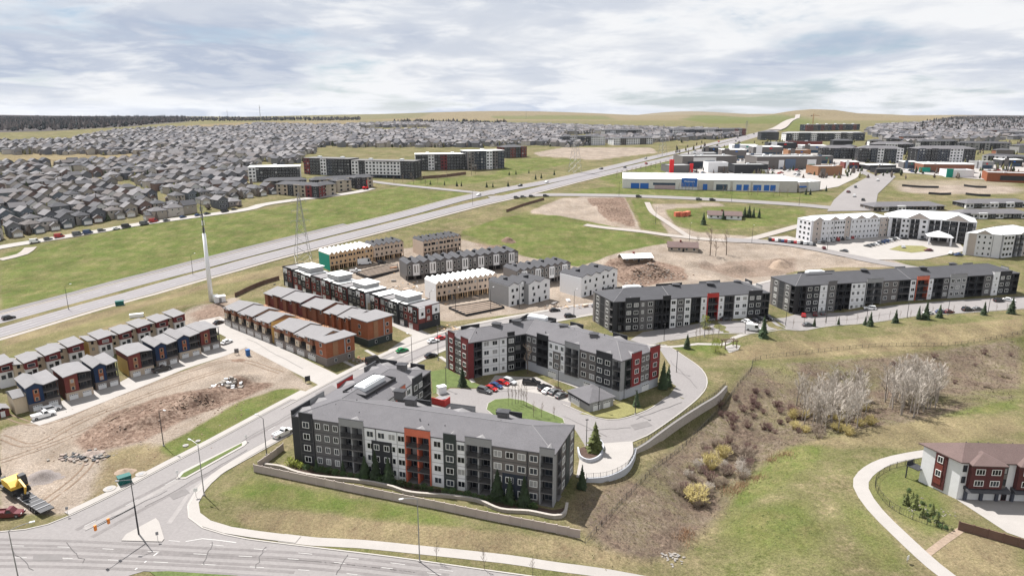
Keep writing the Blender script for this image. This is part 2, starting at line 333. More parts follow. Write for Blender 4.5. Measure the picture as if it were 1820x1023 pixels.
def spine_roof(fr, bk, z, rise, mats, parent, inset=None, over=.12):
    """hip roof over an elbowed wing: eave chains front and back, ridge between them"""
    n = len(fr); fr = [Vector((p[0], p[1], 0)) for p in fr]; bk = [Vector((p[0], p[1], 0)) for p in bk]
    mid = [(a+b)/2 for a, b in zip(fr, bk)]
    F2 = [p+(p-m).normalized()*over for p, m in zip(fr, mid)]; B2 = [p+(p-m).normalized()*over for p, m in zip(bk, mid)]
    w0 = (fr[0]-bk[0]).length/2; w1 = (fr[-1]-bk[-1]).length/2
    i0 = w0 if inset is None else inset; i1 = w1 if inset is None else inset
    R = list(mid); R[0] = mid[0]+(mid[1]-mid[0]).normalized()*i0; R[-1] = mid[-1]+(mid[-2]-mid[-1]).normalized()*i1
    e0 = (mid[0]-mid[1]).normalized()*over; e1 = (mid[-1]-mid[-2]).normalized()*over
    F2[0] = F2[0]+e0; B2[0] = B2[0]+e0; F2[-1] = F2[-1]+e1; B2[-1] = B2[-1]+e1
    zz = Vector((0, 0, z)); zr = Vector((0, 0, z+rise)); zb = Vector((0, 0, z-.28))
    pts = [p+zz for p in F2]+[p+zz for p in B2]+[p+zr for p in R]+[p+zb for p in F2]+[p+zb for p in B2]
    f = []
    for i in range(n-1):
        f += [(i, i+1, 2*n+i+1, 2*n+i), (n+i+1, n+i, 2*n+i, 2*n+i+1), (3*n+i, 3*n+i+1, i+1, i), (4*n+i+1, 4*n+i, n+i, n+i+1), (3*n+i+1, 3*n+i, 4*n+i, 4*n+i+1)]
    f += [(n, 0, 2*n), (n-1, 2*n-1, 3*n-1), (4*n, 3*n, 0, n), (4*n-1, 5*n-1, 2*n-1, n-1)]
    a = MB(); a.raw(pts, [q for q in f], 0)
    rf = a.build('roof', mats, parent); c = MB()
    for i in range(n-1): c.tube(R[i]+zr, R[i+1]+zr, .11, .11, 5)
    for k in (0, -1):
        for e in (F2[k], B2[k]): c.tube(e+zz, R[k]+zr, .1, .1, 5)
    for i in range(1, n-1):
        for e in (F2[i], B2[i]): c.tube(e+zz, R[i]+zr, .1, .1, 5)
    c.build('ridge_cap', 'ridge_pale', rf)  # ridge caps, their pale colour paints the highlight along the hips
    return rf, R
# ------------------------------------------------------------------ apartment blocks
SH = {'dk': 'siding_dark', 'dg': 'siding_green', 'gy': 'siding_grey', 'gl': 'siding_pale', 'wh': 'siding_white', 'tp': 'siding_taupe', 'nv': 'siding_navy', 'bk': 'siding_black', 'or': 'panel_orange', 'rd': 'panel_red', 'mr': 'siding_maroon', 'bw': 'base_white', 'cr': 'cream', 'be': 'beige', 'tn': 'tan_wall', 'rb': 'siding_brick', 'dr': 'panel_darkred', 'ws': 'wall_store'}
GEN = '5:gy:w2 5:gl:b:r 4:wh:w1 6:dk:w2:r 5:gy:b 4:wh:w2 5:tp:w2'
def apartment(name, label, poly, z0, floors, edges, fr, bk, sh=2.9, roof='shingle', base=None, rise=2.2, D=1.9, cat='apartment building', pane=True, overlays=(), simple=False, group=None, gen=GEN):
    """poly counter-clockwise; edges[i] = bays 'width:colour:kind[:r]' along edge i, kinds w1..w4 windows, s small windows, b balcony, c twin balcony, n blank, g garage"""
    P = [Vector((p[0], p[1], 0)) for p in poly]; n = len(P); c = sum(P, Vector())/n; root = thing(name, label, cat, (c.x, c.y, z0), group=group)
    H = floors*sh+.35
    U = [(P[(i+1) % n]-P[i]).normalized() for i in range(n)]; Wn = [Vector((-u.y, u.x, 0)) for u in U]
    core = []
    for i in range(n):
        a, b = U[i-1], U[i]; na, nb = Wn[i-1], Wn[i]; k = 1+na.dot(nb); core.append(P[i]+(na+nb)*(D/max(k, .25)))
    MB().poly(core, z0-.5, z0+H-.05).build('core_wall', 'siding_dark', root)  # dark core colour stands for shade inside the balcony bays
    for i in range(n):
        spec = edges.get(i, gen); cross = U[i-1].cross(U[i]).z; L = (P[(i+1) % n]-P[i]).length
        s = D if cross > .05 else 0.0
        bays = [b.split(':') for b in spec.split()]
        if i not in edges:
            k = max(1, round(L/33)); bays = bays*k
            while sum(float(b[0]) for b in bays) > L*1.25 and len(bays) > 1: bays.pop()
        sc = (L-s)/sum(float(b[0]) for b in bays); ang = math.atan2(U[i].y, U[i].x)
        bs = base if base and i in base[1] else None; zb = z0+(sh if bs else 0); f0 = 1 if bs else 0
        if bs:
            MB().frame(P[i], U[i]).box(s, L, -.12, D, z0-.4, zb).build('base_wall', base[0], root)
            for q in range(int(L/7)):
                p = P[i]+U[i]*(4+q*7)-Wn[i]*.12-root.location; p.z = 0
                if q % 2: ob('garage_door', garage_mesh(3.2, 2.3), root, p, ang)
        for b in bays:
            w = float(b[0])*sc; m = SH[b[1]]; kind = b[2]; r = len(b) > 3; out = .32 if r else .02*(bays.index(b) % 3); a0, a1 = s, s+w; s = a1
            fr_ = MB().frame(P[i], U[i])
            if kind[0] in 'bc':
                fr_.box(a0, a0+.32, -out, D, zb-.3, z0+H-.02).box(a1-.32, a1, -out, D, zb-.3, z0+H-.02)
                if kind[0] == 'c': fr_.box((a0+a1)/2-.16, (a0+a1)/2+.16, -out+.03, D, zb, z0+H-.03)
                fr_.box(a0+.32, a1-.32, -out+.02, .4-out, z0+H-.55, z0+H-.03)
                fr_.build('wall', m, root)
                for fl in range(f0, floors):
                    zf = z0+fl*sh
                    MB().frame(P[i], U[i]).box(a0+.33, a1-.33, -out-.35 if not r else -out-.15, D, zf-.12, zf+.1).build('balcony_slab', 'siding_grey' if m != 'siding_black' else 'siding_dark', root)  # slab colour lowered to deepen the painted balcony shade
                    if fl > 0:
                        p = P[i]+U[i]*((a0+a1)/2)-Wn[i]*(out+.1)-root.location; p.z = zf-z0+.1
                        ob('railing', rail_mesh(w-.7), root, p, ang)
                    for q in ((.5,) if kind[0] == 'b' else (.28, .72)):
                        p = P[i]+U[i]*(a0+w*q)+Wn[i]*(D-.03)-root.location; p.z = zf-z0+.12
                        ob('balcony_door', door_mesh(1.9, 2.15, 'metal_grey'), root, p, ang)  # darker door frames also carry the recess shade in their colour
            else:
                fr_.box(a0, a1, -out, D, zb-(.3 if not bs else 0), z0+H-.03).build('wall', m, root)
                if not simple:
                    tb = MB().frame(P[i], U[i])
                    for fl in range(f0+1, floors): tb.box(a0+.02, a1-.02, -out-.035, .05-out, z0+fl*sh-.02, z0+fl*sh+.14)
                    for x in (a0, a1-.13): tb.box(x+.005, x+.125, -out-.03, .05-out, zb, z0+H-.05)
                    tb.build('trim', 'trim_'+('light' if m in ('siding_white', 'siding_pale') else 'dark'), root)
                if kind[0] in 'ws':
                    cnt = int(kind[1]) if len(kind) > 1 else 1; ww, wh_ = (1.75, 1.5) if kind[0] == 'w' else (.95, 1.35)
                    if cnt >= 2 and w/cnt < 2.4: ww = 1.25
                    for fl in range(f0, floors):
                        for q in range(cnt):
                            p = P[i]+U[i]*(a0+w*(q+.5)/cnt)-Wn[i]*out-root.location; p.z = fl*sh+.85
                            if p.z+z0 < HV(*(p+root.location).xy)-.4: continue
                            if simple: ob('window', simple_win(ww, wh_), root, p, ang)
                            else: window(root, p, ang, ww, wh_, pane=pane)
            if not r and kind[0] in 'ws' and bays.index(b) % 2: MB().frame(P[i], U[i]).box(a1-.14, a1-.03, -out-.12, -out, zb, z0+H-.1).build('downspout', 'metal_dark', root)
            if r: MB().frame(P[i], U[i]).box(a0, a1, -out, .3-out, z0+H-.03, z0+H+1.25).box(a0-.04, a1+.04, -out-.05, .35-out, z0+H+1.25, z0+H+1.33, 1).build('parapet', [m, 'metal_dark'], root)
            if r:
                k = MB().frame(P[i], U[i]); ca = (a0+a1)/2; k.raw([k.P(a0+.3, .32-out, z0+H+.03), k.P(a1-.3, .32-out, z0+H+.03), k.P(ca, .32-out, z0+H+.75), k.P(ca, 3.2, z0+H+.85)], [(0, 2, 3), (2, 1, 3), (1, 0, 3)]); k.build('cricket', 'shingle_light', root)
            if kind.endswith('e'):
                p = P[i]+U[i]*((a0+a1)/2)-Wn[i]*(out+.02)-root.location; p.z = .1; ob('entrance_door', door_mesh(2.6, 2.6), root, p, ang)
    for (i, a0, a1, fa, fb, m, nw) in overlays:
        MB().frame(P[i], U[i]).box(a0, a1, -.14, .1, z0+fa*sh+.25, z0+fb*sh+.2).build('cladding_panel', SH[m], root)
        for fl in range(fa, fb):
            for q in range(nw):
                p = P[i]+U[i]*(a0+(a1-a0)*(q+.5)/nw)-Wn[i]*.14-root.location; p.z = fl*sh+.85; window(root, p, math.atan2(U[i].y, U[i].x), 1.35, 1.45)
    rf, R = spine_roof(fr, bk, z0+H, rise, roof, root)
    return root, rf, R, z0+H
def roof_vents(root, rf, pts, mats=('shingle_dark', 'siding_grey'), s=1.5, h=1.5):
    for x, y, z in pts:
        a = MB(); a.frame((x, y, 0), (1, -.25)); a.box(-s*.8, s*.8, -s*.55, s*.55, z-1.2, z+h*.7, 1)
        a.box(-s, s, -s*.75, s*.75, z+h*.7, z+h*.82, 0); q = [a.P(-s, -s*.75, z+h*.82), a.P(s, -s*.75, z+h*.82), a.P(s, s*.75, z+h*.82), a.P(-s, s*.75, z+h*.82), a.P(0, 0, z+h*1.15)]
        a.raw(q, [(0, 1, 4), (1, 2, 4), (2, 3, 4), (3, 0, 4)], 0)
        a.build('roof_vent', list(mats), rf)
def pipe_vents(rf, R, z, n, seed, mats='metal_dark', spread=5):
    rn = random.Random(seed)
    for _ in range(n):
        i = rn.randrange(len(R)-1); t = rn.random(); p = R[i].lerp(R[i+1], t); q = p+Vector((rn.uniform(-1, 1)*spread, rn.uniform(-1, 1)*spread, 0))
        MB().tube((q.x, q.y, z+.2), (q.x, q.y, z+rn.uniform(2.2, 2.7)-(q-p).length*.22), .13, .13, 6).build('roof_pipe', mats, rf)
# ------------------------------------------------------------------ mounds and hills (world metres, from the ground they stand on)
def mound(px, py, rx, ry, h, rot=0.0):
    p = G(px, py); MOUNDS.append((p.x, p.y, rx, ry, rot, h)); _gc.clear()
_m = [(1148,488,14,9,5.5,-.2),(1100,468,9,6,3,0),(1235,470,12,8,3,.3),(1385,470,8,6,3.4,0),(1480,462,13,8,1.6,.2),(1310,478,14,7,1.8,.2),
      (355,712,12,4.6,3.0,.85),(420,682,10,3.8,2.6,.85),(270,745,10,4.2,2.0,.8),(215,765,6,3,1.2,.5),(76,845,5,3.2,.9,0),(1075,372,16,9,3.5,0),(1100,395,10,12,2.2,0),
      (900,428,6,5,2.4,0),(880,440,14,5,1.6,.4),(330,548,12,5,1.4,.6),(945,470,12,5,1.2,0)]
_mm = [(G(a, b), c, d, h, r) for a, b, c, d, h, r in _m]
for p, rx, ry, h, r in _mm: MOUNDS.append((p.x, p.y, rx, ry, r, h))
_gc.clear()
def hill(px, D, w, dp, top):
    """a far hill D metres off whose crest shows at pixel row top"""
    d = ray(px, top); t = D/d[1]; zc = CAMH+d[2]*t; x = d[0]*t
    FARHILLS.append((x, D, w, dp, 0.0, max(6, zc-float(np.interp(D, HB[:, 0], HB[:, 1])))))
for a in [(100,3900,1900,700,207),(-250,3900,1500,800,205),(360,3600,700,500,209),(760,6000,2200,1500,202.5),(960,5400,1500,1300,202),(1130,7600,900,900,205),(1190,8800,1000,1100,203.5),
          (1330,5200,950,800,202.5),(1300,8800,1500,1300,202.5),(1450,4400,420,460,194),(1530,5000,700,600,202.5),(1700,6500,1800,1300,204.5),(1620,4200,300,260,212),(1850,4200,800,500,208),(1560,4400,400,300,214)]: hill(*a)
_gc.clear()
# ------------------------------------------------------------------ ground cover masks (outlines on the ground)
def wpoly(pts): return [tuple(G(a, b).xy) for a, b in pts]
def inpoly(X, Y, poly):
    r = np.zeros(X.shape, bool); n = len(poly)
    bx = [p[0] for p in poly]; by = [p[1] for p in poly]
    bb = (X >= min(bx)) & (X <= max(bx)) & (Y >= min(by)) & (Y <= max(by))
    if not bb.any(): return r
    x = X[bb]; y = Y[bb]; q = np.zeros(x.shape, bool)
    for i in range(n):
        x0, y0 = poly[i]; x1, y1 = poly[(i+1) % n]
        if y0 == y1: continue
        c = ((y0 > y) != (y1 > y)) & (x < (x1-x0)*(y-y0)/(y1-y0)+x0); q ^= c
    r[bb] = q; return r
def geo(a, s0, g, lim):
    o = [a]; s = s0
    while abs(o[-1]-a) < lim: o.append(o[-1]+s); s *= g
    return o
xs = np.array(sorted([-v for v in geo(230, 1.6, 1.065, 9000)]+list(np.arange(-228.4, 229, 1.6))+geo(230, 1.6, 1.065, 9000)))
ys = np.array(list(np.arange(55, 330, 1.5))+geo(330, 1.5, 1.022, 14000))
GX, GY = np.meshgrid(xs, ys); GZZ = hgt(GX, GY)
# fine unevenness, none under what is built
masks = {k: np.zeros(GX.shape) for k in ('green', 'dirt', 'soil', 'brush', 'dry', 'wood')}
def paint(k, px, v=1.0):
    m = inpoly(GX, GY, wpoly(px)); masks[k][m] = v
    if k in ('green', 'dry', 'brush'):
        for o in ('dirt', 'soil'): masks[o][m] = 0
    if k in ('dirt', 'brush'): masks['green'][m] = 0
paint('green', [(0,552),(0,450),(300,388),(430,378),(690,335),(850,342),(700,385),(480,442),(300,492)], .80)
paint('green', [(0,528),(0,468),(300,402),(600,352),(680,352),(500,425),(300,478)], .95)
paint('dry', [(0,560),(0,528),(300,476),(560,415),(830,346),(850,345),(470,445)], .9)
paint('green', [(815,412),(900,384),(1000,381),(1140,412),(1185,428),(1200,446),(1170,456),(1040,474),(960,466),(915,458),(870,432)], 1)
paint('dry', [(940,440),(1010,425),(1080,432),(1100,446),(1030,452)], .6)
paint('green', [(1120,353),(1160,356),(1190,392),(1185,410),(1142,408)], .9)
paint('green', [(975,348),(1060,334),(1110,330),(1480,346),(1480,360),(1250,352),(1130,348)], .95)
paint('green', [(1150,366),(1290,366),(1440,372),(1420,398),(1330,405),(1240,410),(1200,392)], .75)
paint('green', [(700,335),(850,325),(1040,285),(960,280),(900,285),(880,310),(740,320)], .95)
paint('green', [(1060,318),(1100,300),(1190,287),(1195,305),(1140,320),(1100,328)], 1); paint('green', [(1170,290),(1300,255),(1360,248),(1300,275),(1240,290)], .8)
paint('dirt', [(945,272),(1000,262),(1160,262),(1170,272),(1060,285),(960,278)], .8)
paint('dirt', [(935,378),(1000,352),(1040,350),(1110,350),(1140,412),(1080,400),(1000,384)], 1)
paint('soil', [(1040,352),(1110,350),(1125,385),(1132,405),(1085,395),(1062,372)], .9)
paint('dirt', [(1155,362),(1280,360),(1290,366),(1180,372),(1200,400),(1240,412),(1340,420),(1330,440),(1200,430),(1185,412)], .8)
paint('dirt', [(1095,450),(1200,430),(1330,430),(1560,455),(1640,478),(1560,485),(1400,482),(1380,510),(1340,512),(1200,516),(1120,520),(1060,540),(980,550),(790,572),(700,540),(640,520),(600,485),(700,445),(820,425),(930,455),(1030,475)], 1)
paint('soil', [(1055,482),(1100,455),(1160,462),(1215,475),(1225,497),(1120,512)], .85); paint('soil', [(830,425),(900,440),(930,456),(880,458)], .6); paint('soil', [(1230,470),(1300,462),(1420,455),(1420,485),(1300,495)], .5)
paint('dirt', [(0,690),(0,760),(60,752),(240,690),(400,632),(440,600),(545,680),(560,690),(460,735),(280,815),(140,905),(110,916),(0,912)], 1)
paint('soil', [(130,780),(190,735),(300,700),(430,668),(500,680),(430,710),(330,745),(240,795),(150,805)], .85)
paint('green', [(270,800),(330,768),(420,715),(500,688),(545,692),(420,762),(320,815)], .85); paint('dry', [(180,800),(270,780),(300,818),(210,866),(140,905),(150,880)], .9); paint('dirt', [(180,800),(270,780),(300,818),(210,866),(140,905)], .3)
paint('dirt', [(300,575),(330,545),(400,520),(430,530),(400,575),(340,580)], .7); paint('soil', [(330,560),(400,525),(410,560),(350,575)], .6)
paint('green', [(0,615),(160,570),(380,505),(500,488),(430,520),(200,580),(0,650)], .45); paint('dry', [(0,600),(380,498),(500,470),(560,462),(500,500),(300,560),(0,640)], .6)
paint('green', [(375,880),(455,845),(620,880),(760,900),(880,935),(700,930),(520,905)], .72); paint('green', [(440,950),(900,1000),(1100,1023),(900,1030),(600,990)], .5)
paint('dry', [(380,900),(520,905),(1050,965),(1180,1000),(1090,1012),(700,970),(450,945)], .75)
paint('dry', [(1000,915),(1040,850),(1075,850),(1130,845),(1060,930),(1050,962),(1010,935)], .8); paint('brush', [(1005,915),(1040,855),(1075,853),(1125,850),(1060,930),(1045,955)], .6); paint('brush', [(1050,965),(1060,930),(1130,845),(1290,715),(1335,650),(1500,640),(1820,600),(1820,705),(1640,745),(1480,775),(1390,800),(1330,850),(1265,930),(1205,990),(1130,1000)], .9)
paint('dry', [(1240,640),(1330,612),(1600,590),(1820,565),(1820,598),(1500,632),(1340,640)], .8); paint('green', [(1180,615),(1300,600),(1330,612),(1260,640),(1230,632)], .7)
paint('green', [(1300,850),(1380,790),(1480,785),(1540,800),(1520,860),(1580,960),(1650,1030),(1330,1030),(1260,960)], .36); paint('green', [(1640,715),(1820,690),(1820,730),(1660,745)], .6)
paint('green', [(1290,920),(1340,900),(1420,890),(1470,940),(1440,985),(1340,980),(1280,950)], .62); paint('green', [(1500,905),(1540,890),(1600,970),(1640,1020),(1580,1020),(1520,960)], .6); paint('green', [(1330,612),(1420,600),(1560,590),(1700,575),(1820,570),(1820,580),(1500,612)], .35); paint('green', [(1700,640),(1820,610),(1820,640),(1740,665)], .6); paint('green', [(1320,840),(1380,800),(1460,790),(1450,815),(1380,860),(1300,910)], .85); paint('green', [(1530,880),(1550,835),(1640,810),(1700,900),(1720,940),(1650,960)], .6)
paint('dry', [(1560,700),(1700,740),(1820,735),(1820,775),(1640,800),(1480,800),(1400,800)], .55); paint('dry', [(1700,930),(1820,960),(1820,1030),(1700,1030),(1640,980)], .6)
paint('dirt', [(1560,318),(1820,320),(1820,348),(1600,345)], .5); paint('dirt', [(1600,332),(1820,334),(1820,342),(1620,342)], 1); paint('dry', [(1420,480),(1820,470),(1820,500),(1560,490)], .6)
paint('green', [(1580,475),(1740,462),(1820,475),(1820,490),(1600,485)], .5)
paint('dirt', [(0,292),(100,275),(110,292)], .3); paint('dry', [(0,272),(265,272),(265,292),(0,296)], .8); paint('dry', [(270,226),(470,216),(640,214),(630,224),(400,232)], .9)
paint('green', [(870,206),(1080,206),(1100,213),(900,212)], .5); paint('green', [(1210,212),(1230,204),(1400,204),(1400,220),(1260,220)], .9); paint('green', [(1370,234),(1420,206),(1450,210),(1450,232)], .9)
paint('wood', [(-200,236),(0,236),(120,232),(220,226),(330,217),(330,206),(-200,204)], 1); paint('wood', [(1640,240),(1820,236),(1900,236),(1900,206),(1700,208),(1640,222)], .9)
masks['dry'][(GY > 2600) & (GX > -600) & (masks['green'] < .2)] = .8
def blur(a, n):
    for _ in range(n):
        p = np.pad(a, 1, mode='edge'); a = (p[:-2, 1:-1]+p[2:, 1:-1]+p[1:-1, :-2]+p[1:-1, 2:]+2*p[1:-1, 1:-1])/6
    return a
for k in masks: masks[k] = blur(masks[k], 10 if k == 'brush' else 3)
rough = masks['brush']*.34+masks['soil']*.35+masks['dirt']*.06
GZZ = GZZ+rough*(nz(GX, GY, 1.9)+.6*nz(GX, GY, .9, 3))*np.clip(1-GY/700, 0, 1)
def ground_material():
    m = bpy.data.materials.new('ground'); m.use_nodes = True; nt = m.node_tree; N = nt.nodes; L = nt.links; b = N['Principled BSDF']
    b.inputs['Roughness'].default_value = 1; b.inputs['Specular IOR Level'].default_value = .05
    g = N.new('ShaderNodeNewGeometry')
    def noise(sc, det=6, ro=.62, off=(0, 0, 0), st=(1, 1, 1)):
        mp = N.new('ShaderNodeMapping'); mp.inputs['Location'].default_value = off; mp.inputs['Scale'].default_value = st; L.new(g.outputs['Position'], mp.inputs[0])
        n = N.new('ShaderNodeTexNoise'); n.inputs['Scale'].default_value = sc; n.inputs['Detail'].default_value = det; n.inputs['Roughness'].default_value = ro; L.new(mp.outputs[0], n.inputs['Vector']); return n.outputs['Fac']
    def mapr(v, a, b_, c=0, d=1):
        r = N.new('ShaderNodeMapRange'); r.inputs[1].default_value = a; r.inputs[2].default_value = b_; r.inputs[3].default_value = c; r.inputs[4].default_value = d; L.new(v, r.inputs[0]); return r.outputs[0]
    def mixc(f, a, b_):
        n = N.new('ShaderNodeMix'); n.data_type = 'RGBA'
        if isinstance(f, float): n.inputs[0].default_value = f
        else: L.new(f, n.inputs[0])
        for i, v in ((6, a), (7, b_)):
            if isinstance(v, tuple): n.inputs[i].default_value = (*v, 1)
            else: L.new(v, n.inputs[i])
        return n.outputs[2]
    def mth(op, a, b_):
        n = N.new('ShaderNodeMath'); n.operation = op; n.use_clamp = True
        for i, v in enumerate((a, b_)):
            if isinstance(v, (int, float)): n.inputs[i].default_value = v
            else: L.new(v, n.inputs[i])
        return n.outputs[0]
    def at(k):
        a = N.new('ShaderNodeAttribute'); a.attribute_name = k; return a.outputs['Fac']
    nA = noise(.03); nB = noise(.13, 7, .68, (31, 7, 0)); nC = noise(.75, 6, .7, (5, 19, 0)); nD = noise(3.4, 4, .7); nS = noise(.22, 5, .6, (3, 3, 0), (1, .35, 1))
    def edge(k, w=.55):           # mask with a ragged rim
        s = mth('ADD', at(k), mth('MULTIPLY', mth('SUBTRACT', mth('ADD', mth('MULTIPLY', nB, .5), mth('MULTIPLY', nC, .5)), 0.0), w)); return mapr(s, .30+w*.5, .62+w*.5)
    straw = mixc(mapr(nC, .34, .66), (0.193, 0.158, 0.095), (0.098, 0.087, 0.044)); olive = mixc(mapr(nC, .34, .66), (0.064, 0.072, 0.024), (0.125, 0.117, 0.057))
    base = mixc(mapr(mth('ADD', mth('MULTIPLY', nB, .6), mth('MULTIPLY', nA, .4)), .43, .57), straw, olive)
    dry = mixc(mapr(nS, .38, .64), mixc(mapr(nC, .36, .64), (0.211, 0.170, 0.102), (0.140, 0.117, 0.064)), mixc(mapr(nC, .36, .64), (0.113, 0.083, 0.051), (0.158, 0.129, 0.079)))
    lush = mixc(mapr(nB, .36, .64), mixc(mapr(nC, .34, .66), (0.054, 0.081, 0.018), (0.091, 0.109, 0.033)), mixc(mapr(nS, .36, .64), (0.145, 0.130, 0.061), (0.091, 0.095, 0.033)))
    c = mixc(edge('dry'), base, dry); c = mixc(edge('green'), c, lush)
    br = mixc(mapr(nB, .4, .6), mixc(mapr(nC, .36, .64), (0.148, 0.111, 0.085), (0.063, 0.046, 0.036)), mixc(mapr(nC, .38, .62), (0.085, 0.074, 0.040), (0.174, 0.140, 0.108)))
    br = mixc(mapr(nA, .5, .64), br, mixc(mapr(nC, .36, .64), (.15, .135, .07), (.085, .085, .036)))
    c = mixc(edge('brush'), c, br)
    dt = mixc(mapr(nB, .33, .67), mixc(mapr(nC, .3, .7), (0.212, 0.173, 0.139), (0.263, 0.224, 0.190)), mixc(mapr(nS, .3, .7), (0.169, 0.133, 0.102), (0.238, 0.202, 0.170)))
    c = mixc(edge('dirt', .3), c, dt)
    so = mixc(mapr(nC, .4, .6), (0.090, 0.059, 0.045), mixc(mapr(nB, .35, .65), (0.171, 0.122, 0.095), (0.234, 0.176, 0.140)))
    c = mixc(edge('soil', .5), c, so)
    wd = mixc(mapr(nC, .35, .65), (.045, .042, .045), (.085, .075, .07)); c = mixc(edge('wood', .2), c, wd)
    vm = N.new('ShaderNodeVectorMath'); vm.operation = 'SCALE'; L.new(c, vm.inputs[0]); mm = N.new('ShaderNodeMath'); mm.operation = 'MULTIPLY'; L.new(mapr(nD, .3, .7, .64, 1.36), mm.inputs[0]); m3 = N.new('ShaderNodeMath'); m3.operation = 'MULTIPLY'; L.new(mapr(noise(.06, 5, .6, (77, 3, 0)), .3, .7, .78, 1.22), m3.inputs[0]); L.new(mapr(noise(1.5, 5, .75, (7, 31, 0)), .32, .68, .68, 1.32), m3.inputs[1]); L.new(m3.outputs[0], mm.inputs[1]); L.new(mm.outputs[0], vm.inputs['Scale'])
    L.new(vm.outputs[0], b.inputs['Base Color'])
    bp = N.new('ShaderNodeBump'); bp.inputs['Strength'].default_value = .75; bp.inputs['Distance'].default_value = .35
    L.new(mth('ADD', mth('MULTIPLY', nC, .5), mth('MULTIPLY', nD, .3)), bp.inputs['Height']); L.new(bp.outputs[0], b.inputs['Normal'])
    M['ground'] = m
ground_material()
def build_ground():
    ny, nx = GX.shape; me = bpy.data.meshes.new('ground'); me.vertices.add(nx*ny)
    me.vertices.foreach_set('co', np.stack([GX, GY, GZZ], -1).astype(np.float32).ravel())
    idx = np.arange(nx*ny).reshape(ny, nx); q = np.stack([idx[:-1, :-1], idx[:-1, 1:], idx[1:, 1:], idx[1:, :-1]], -1).reshape(-1, 4); nf = len(q)
    me.loops.add(nf*4); me.polygons.add(nf); me.loops.foreach_set('vertex_index', q.ravel().astype(np.int32))
    me.polygons.foreach_set('loop_start', np.arange(0, nf*4, 4, dtype=np.int32)); me.polygons.foreach_set('use_smooth', np.ones(nf, bool))
    me.update(calc_edges=True)
    for k, a in masks.items(): me.attributes.new(k, 'FLOAT', 'POINT').data.foreach_set('value', a.astype(np.float32).ravel())
    me.materials.append(M['ground']); struct(ob('ground', me))
build_ground()
# ------------------------------------------------------------------ roads, paths, pads
def lift(y): return .25*float(smooth(300, 380, y))
def crom(pts, step=3.0):
    pts = [Vector((p[0], p[1], 0)) for p in pts]; out = []; P = [pts[0]*2-pts[1]]+pts+[pts[-1]*2-pts[-2]]
    for i in range(1, len(P)-2):
        a, b, c, d = P[i-1:i+3]; n = max(1, int((c-b).length/step))
        for k in range(n):
            t = k/n; out.append(.5*((2*b)+(c-a)*t+(2*a-5*b+4*c-d)*t*t+(3*b-a-3*c+d)*t**3))
    out.append(pts[-1]); return out
def line(px, step=3.0, smooth_=True):
    w = [G(a, b) for a, b in px]
    return crom(w, step) if smooth_ else [Vector((p.x, p.y, 0)) for p in w]
def offs(pts, d):
    o = []
    for i, p in enumerate(pts):
        a = pts[max(i-1, 0)]; b = pts[min(i+1, len(pts)-1)]; t = (b-a).normalized(); o.append(p+Vector((-t.y, t.x, 0))*d)
    return o
def strip(name, pts, w, m, dz=.05, thick=0.0):
    l = offs(pts, w/2); r = offs(pts, -w/2); a = MB(); n = len(pts); v = []
    k = max(1, min(8, int(w/5)))
    rows = [offs(pts, -w/2+w*j/k) for j in range(k+1)]
    for j in range(k+1): v += [(p.x, p.y, HV(p.x, p.y)+dz+lift(p.y)) for p in rows[j]]
    f = [(j*n+i, j*n+i+1, (j+1)*n+i+1, (j+1)*n+i) for j in range(k) for i in range(n-1)]
    f = [tuple(reversed(q)) for q in f]
    a.raw(v, f)
    if thick:
        for e, fl in ((rows[0], 0), (rows[-1], 1)):
            b = [(p.x, p.y, HV(p.x, p.y)+dz+lift(p.y)) for p in e]+[(p.x, p.y, HV(p.x, p.y)+dz+lift(p.y)-thick) for p in e]
            a.raw(b, [(i, i+1, i+1+n, i+n) if fl else (i+1, i, i+n, i+1+n) for i in range(n-1)])
    o = a.build(name, m, origin=pts[len(pts)//2].copy()); return struct(o)
def patch(name, poly, m, dz=.05, step=5.0, thick=0.0, px=True, flat=False):
    w = [G(a, b) for a, b in poly] if px else [Vector((p[0], p[1], 0)) for p in poly]
    q = []
    for i, p in enumerate(w):
        r = w[(i+1) % len(w)]; k = max(1, int((r.xy-p.xy).length/step))
        q += [p.xy.lerp(r.xy, j/k) for j in range(k)]
    n = len(q); bx = [p.x for p in q]; by = [p.y for p in q]
    gx, gy = np.meshgrid(np.arange(min(bx)+step/2, max(bx), step), np.arange(min(by)+step/2, max(by), step)); ins = inpoly(gx, gy, [tuple(p) for p in q])
    inner = [Vector((x, y)) for x, y in zip(gx[ins], gy[ins])]
    vs, es, fs, *_ = delaunay_2d_cdt(q+inner, [(i, (i+1) % n) for i in range(n)], [], 1, 1e-4)
    a = MB(); v = [(p.x, p.y, dz if flat else HV(p.x, p.y)+dz+lift(p.y)) for p in vs]; ff = []
    for f in fs:
        A, B, C = (Vector(v[i]) for i in f[:3]); ff.append(tuple(f) if (B-A).cross(C-A).z > 0 else tuple(reversed(f)))
    a.raw(v, ff)
    if thick:
        b = [(p.x, p.y, HV(p.x, p.y)+dz+lift(p.y)) for p in q]+[(p.x, p.y, HV(p.x, p.y)+dz+lift(p.y)-thick) for p in q]
        ar = sum(q[i].x*q[(i+1) % n].y-q[(i+1) % n].x*q[i].y for i in range(n))
        a.raw(b, [((i+1) % n, i, i+n, (i+1) % n+n) if ar < 0 else (i, (i+1) % n, (i+1) % n+n, i+n) for i in range(n)])
    c = sum((Vector((p.x, p.y, 0)) for p in q), Vector())/n
    return struct(a.build(name, m, origin=c))
def kerb(pts, w=.3, name='kerb'): return strip(name, pts, w, 'kerb', .17, .16)
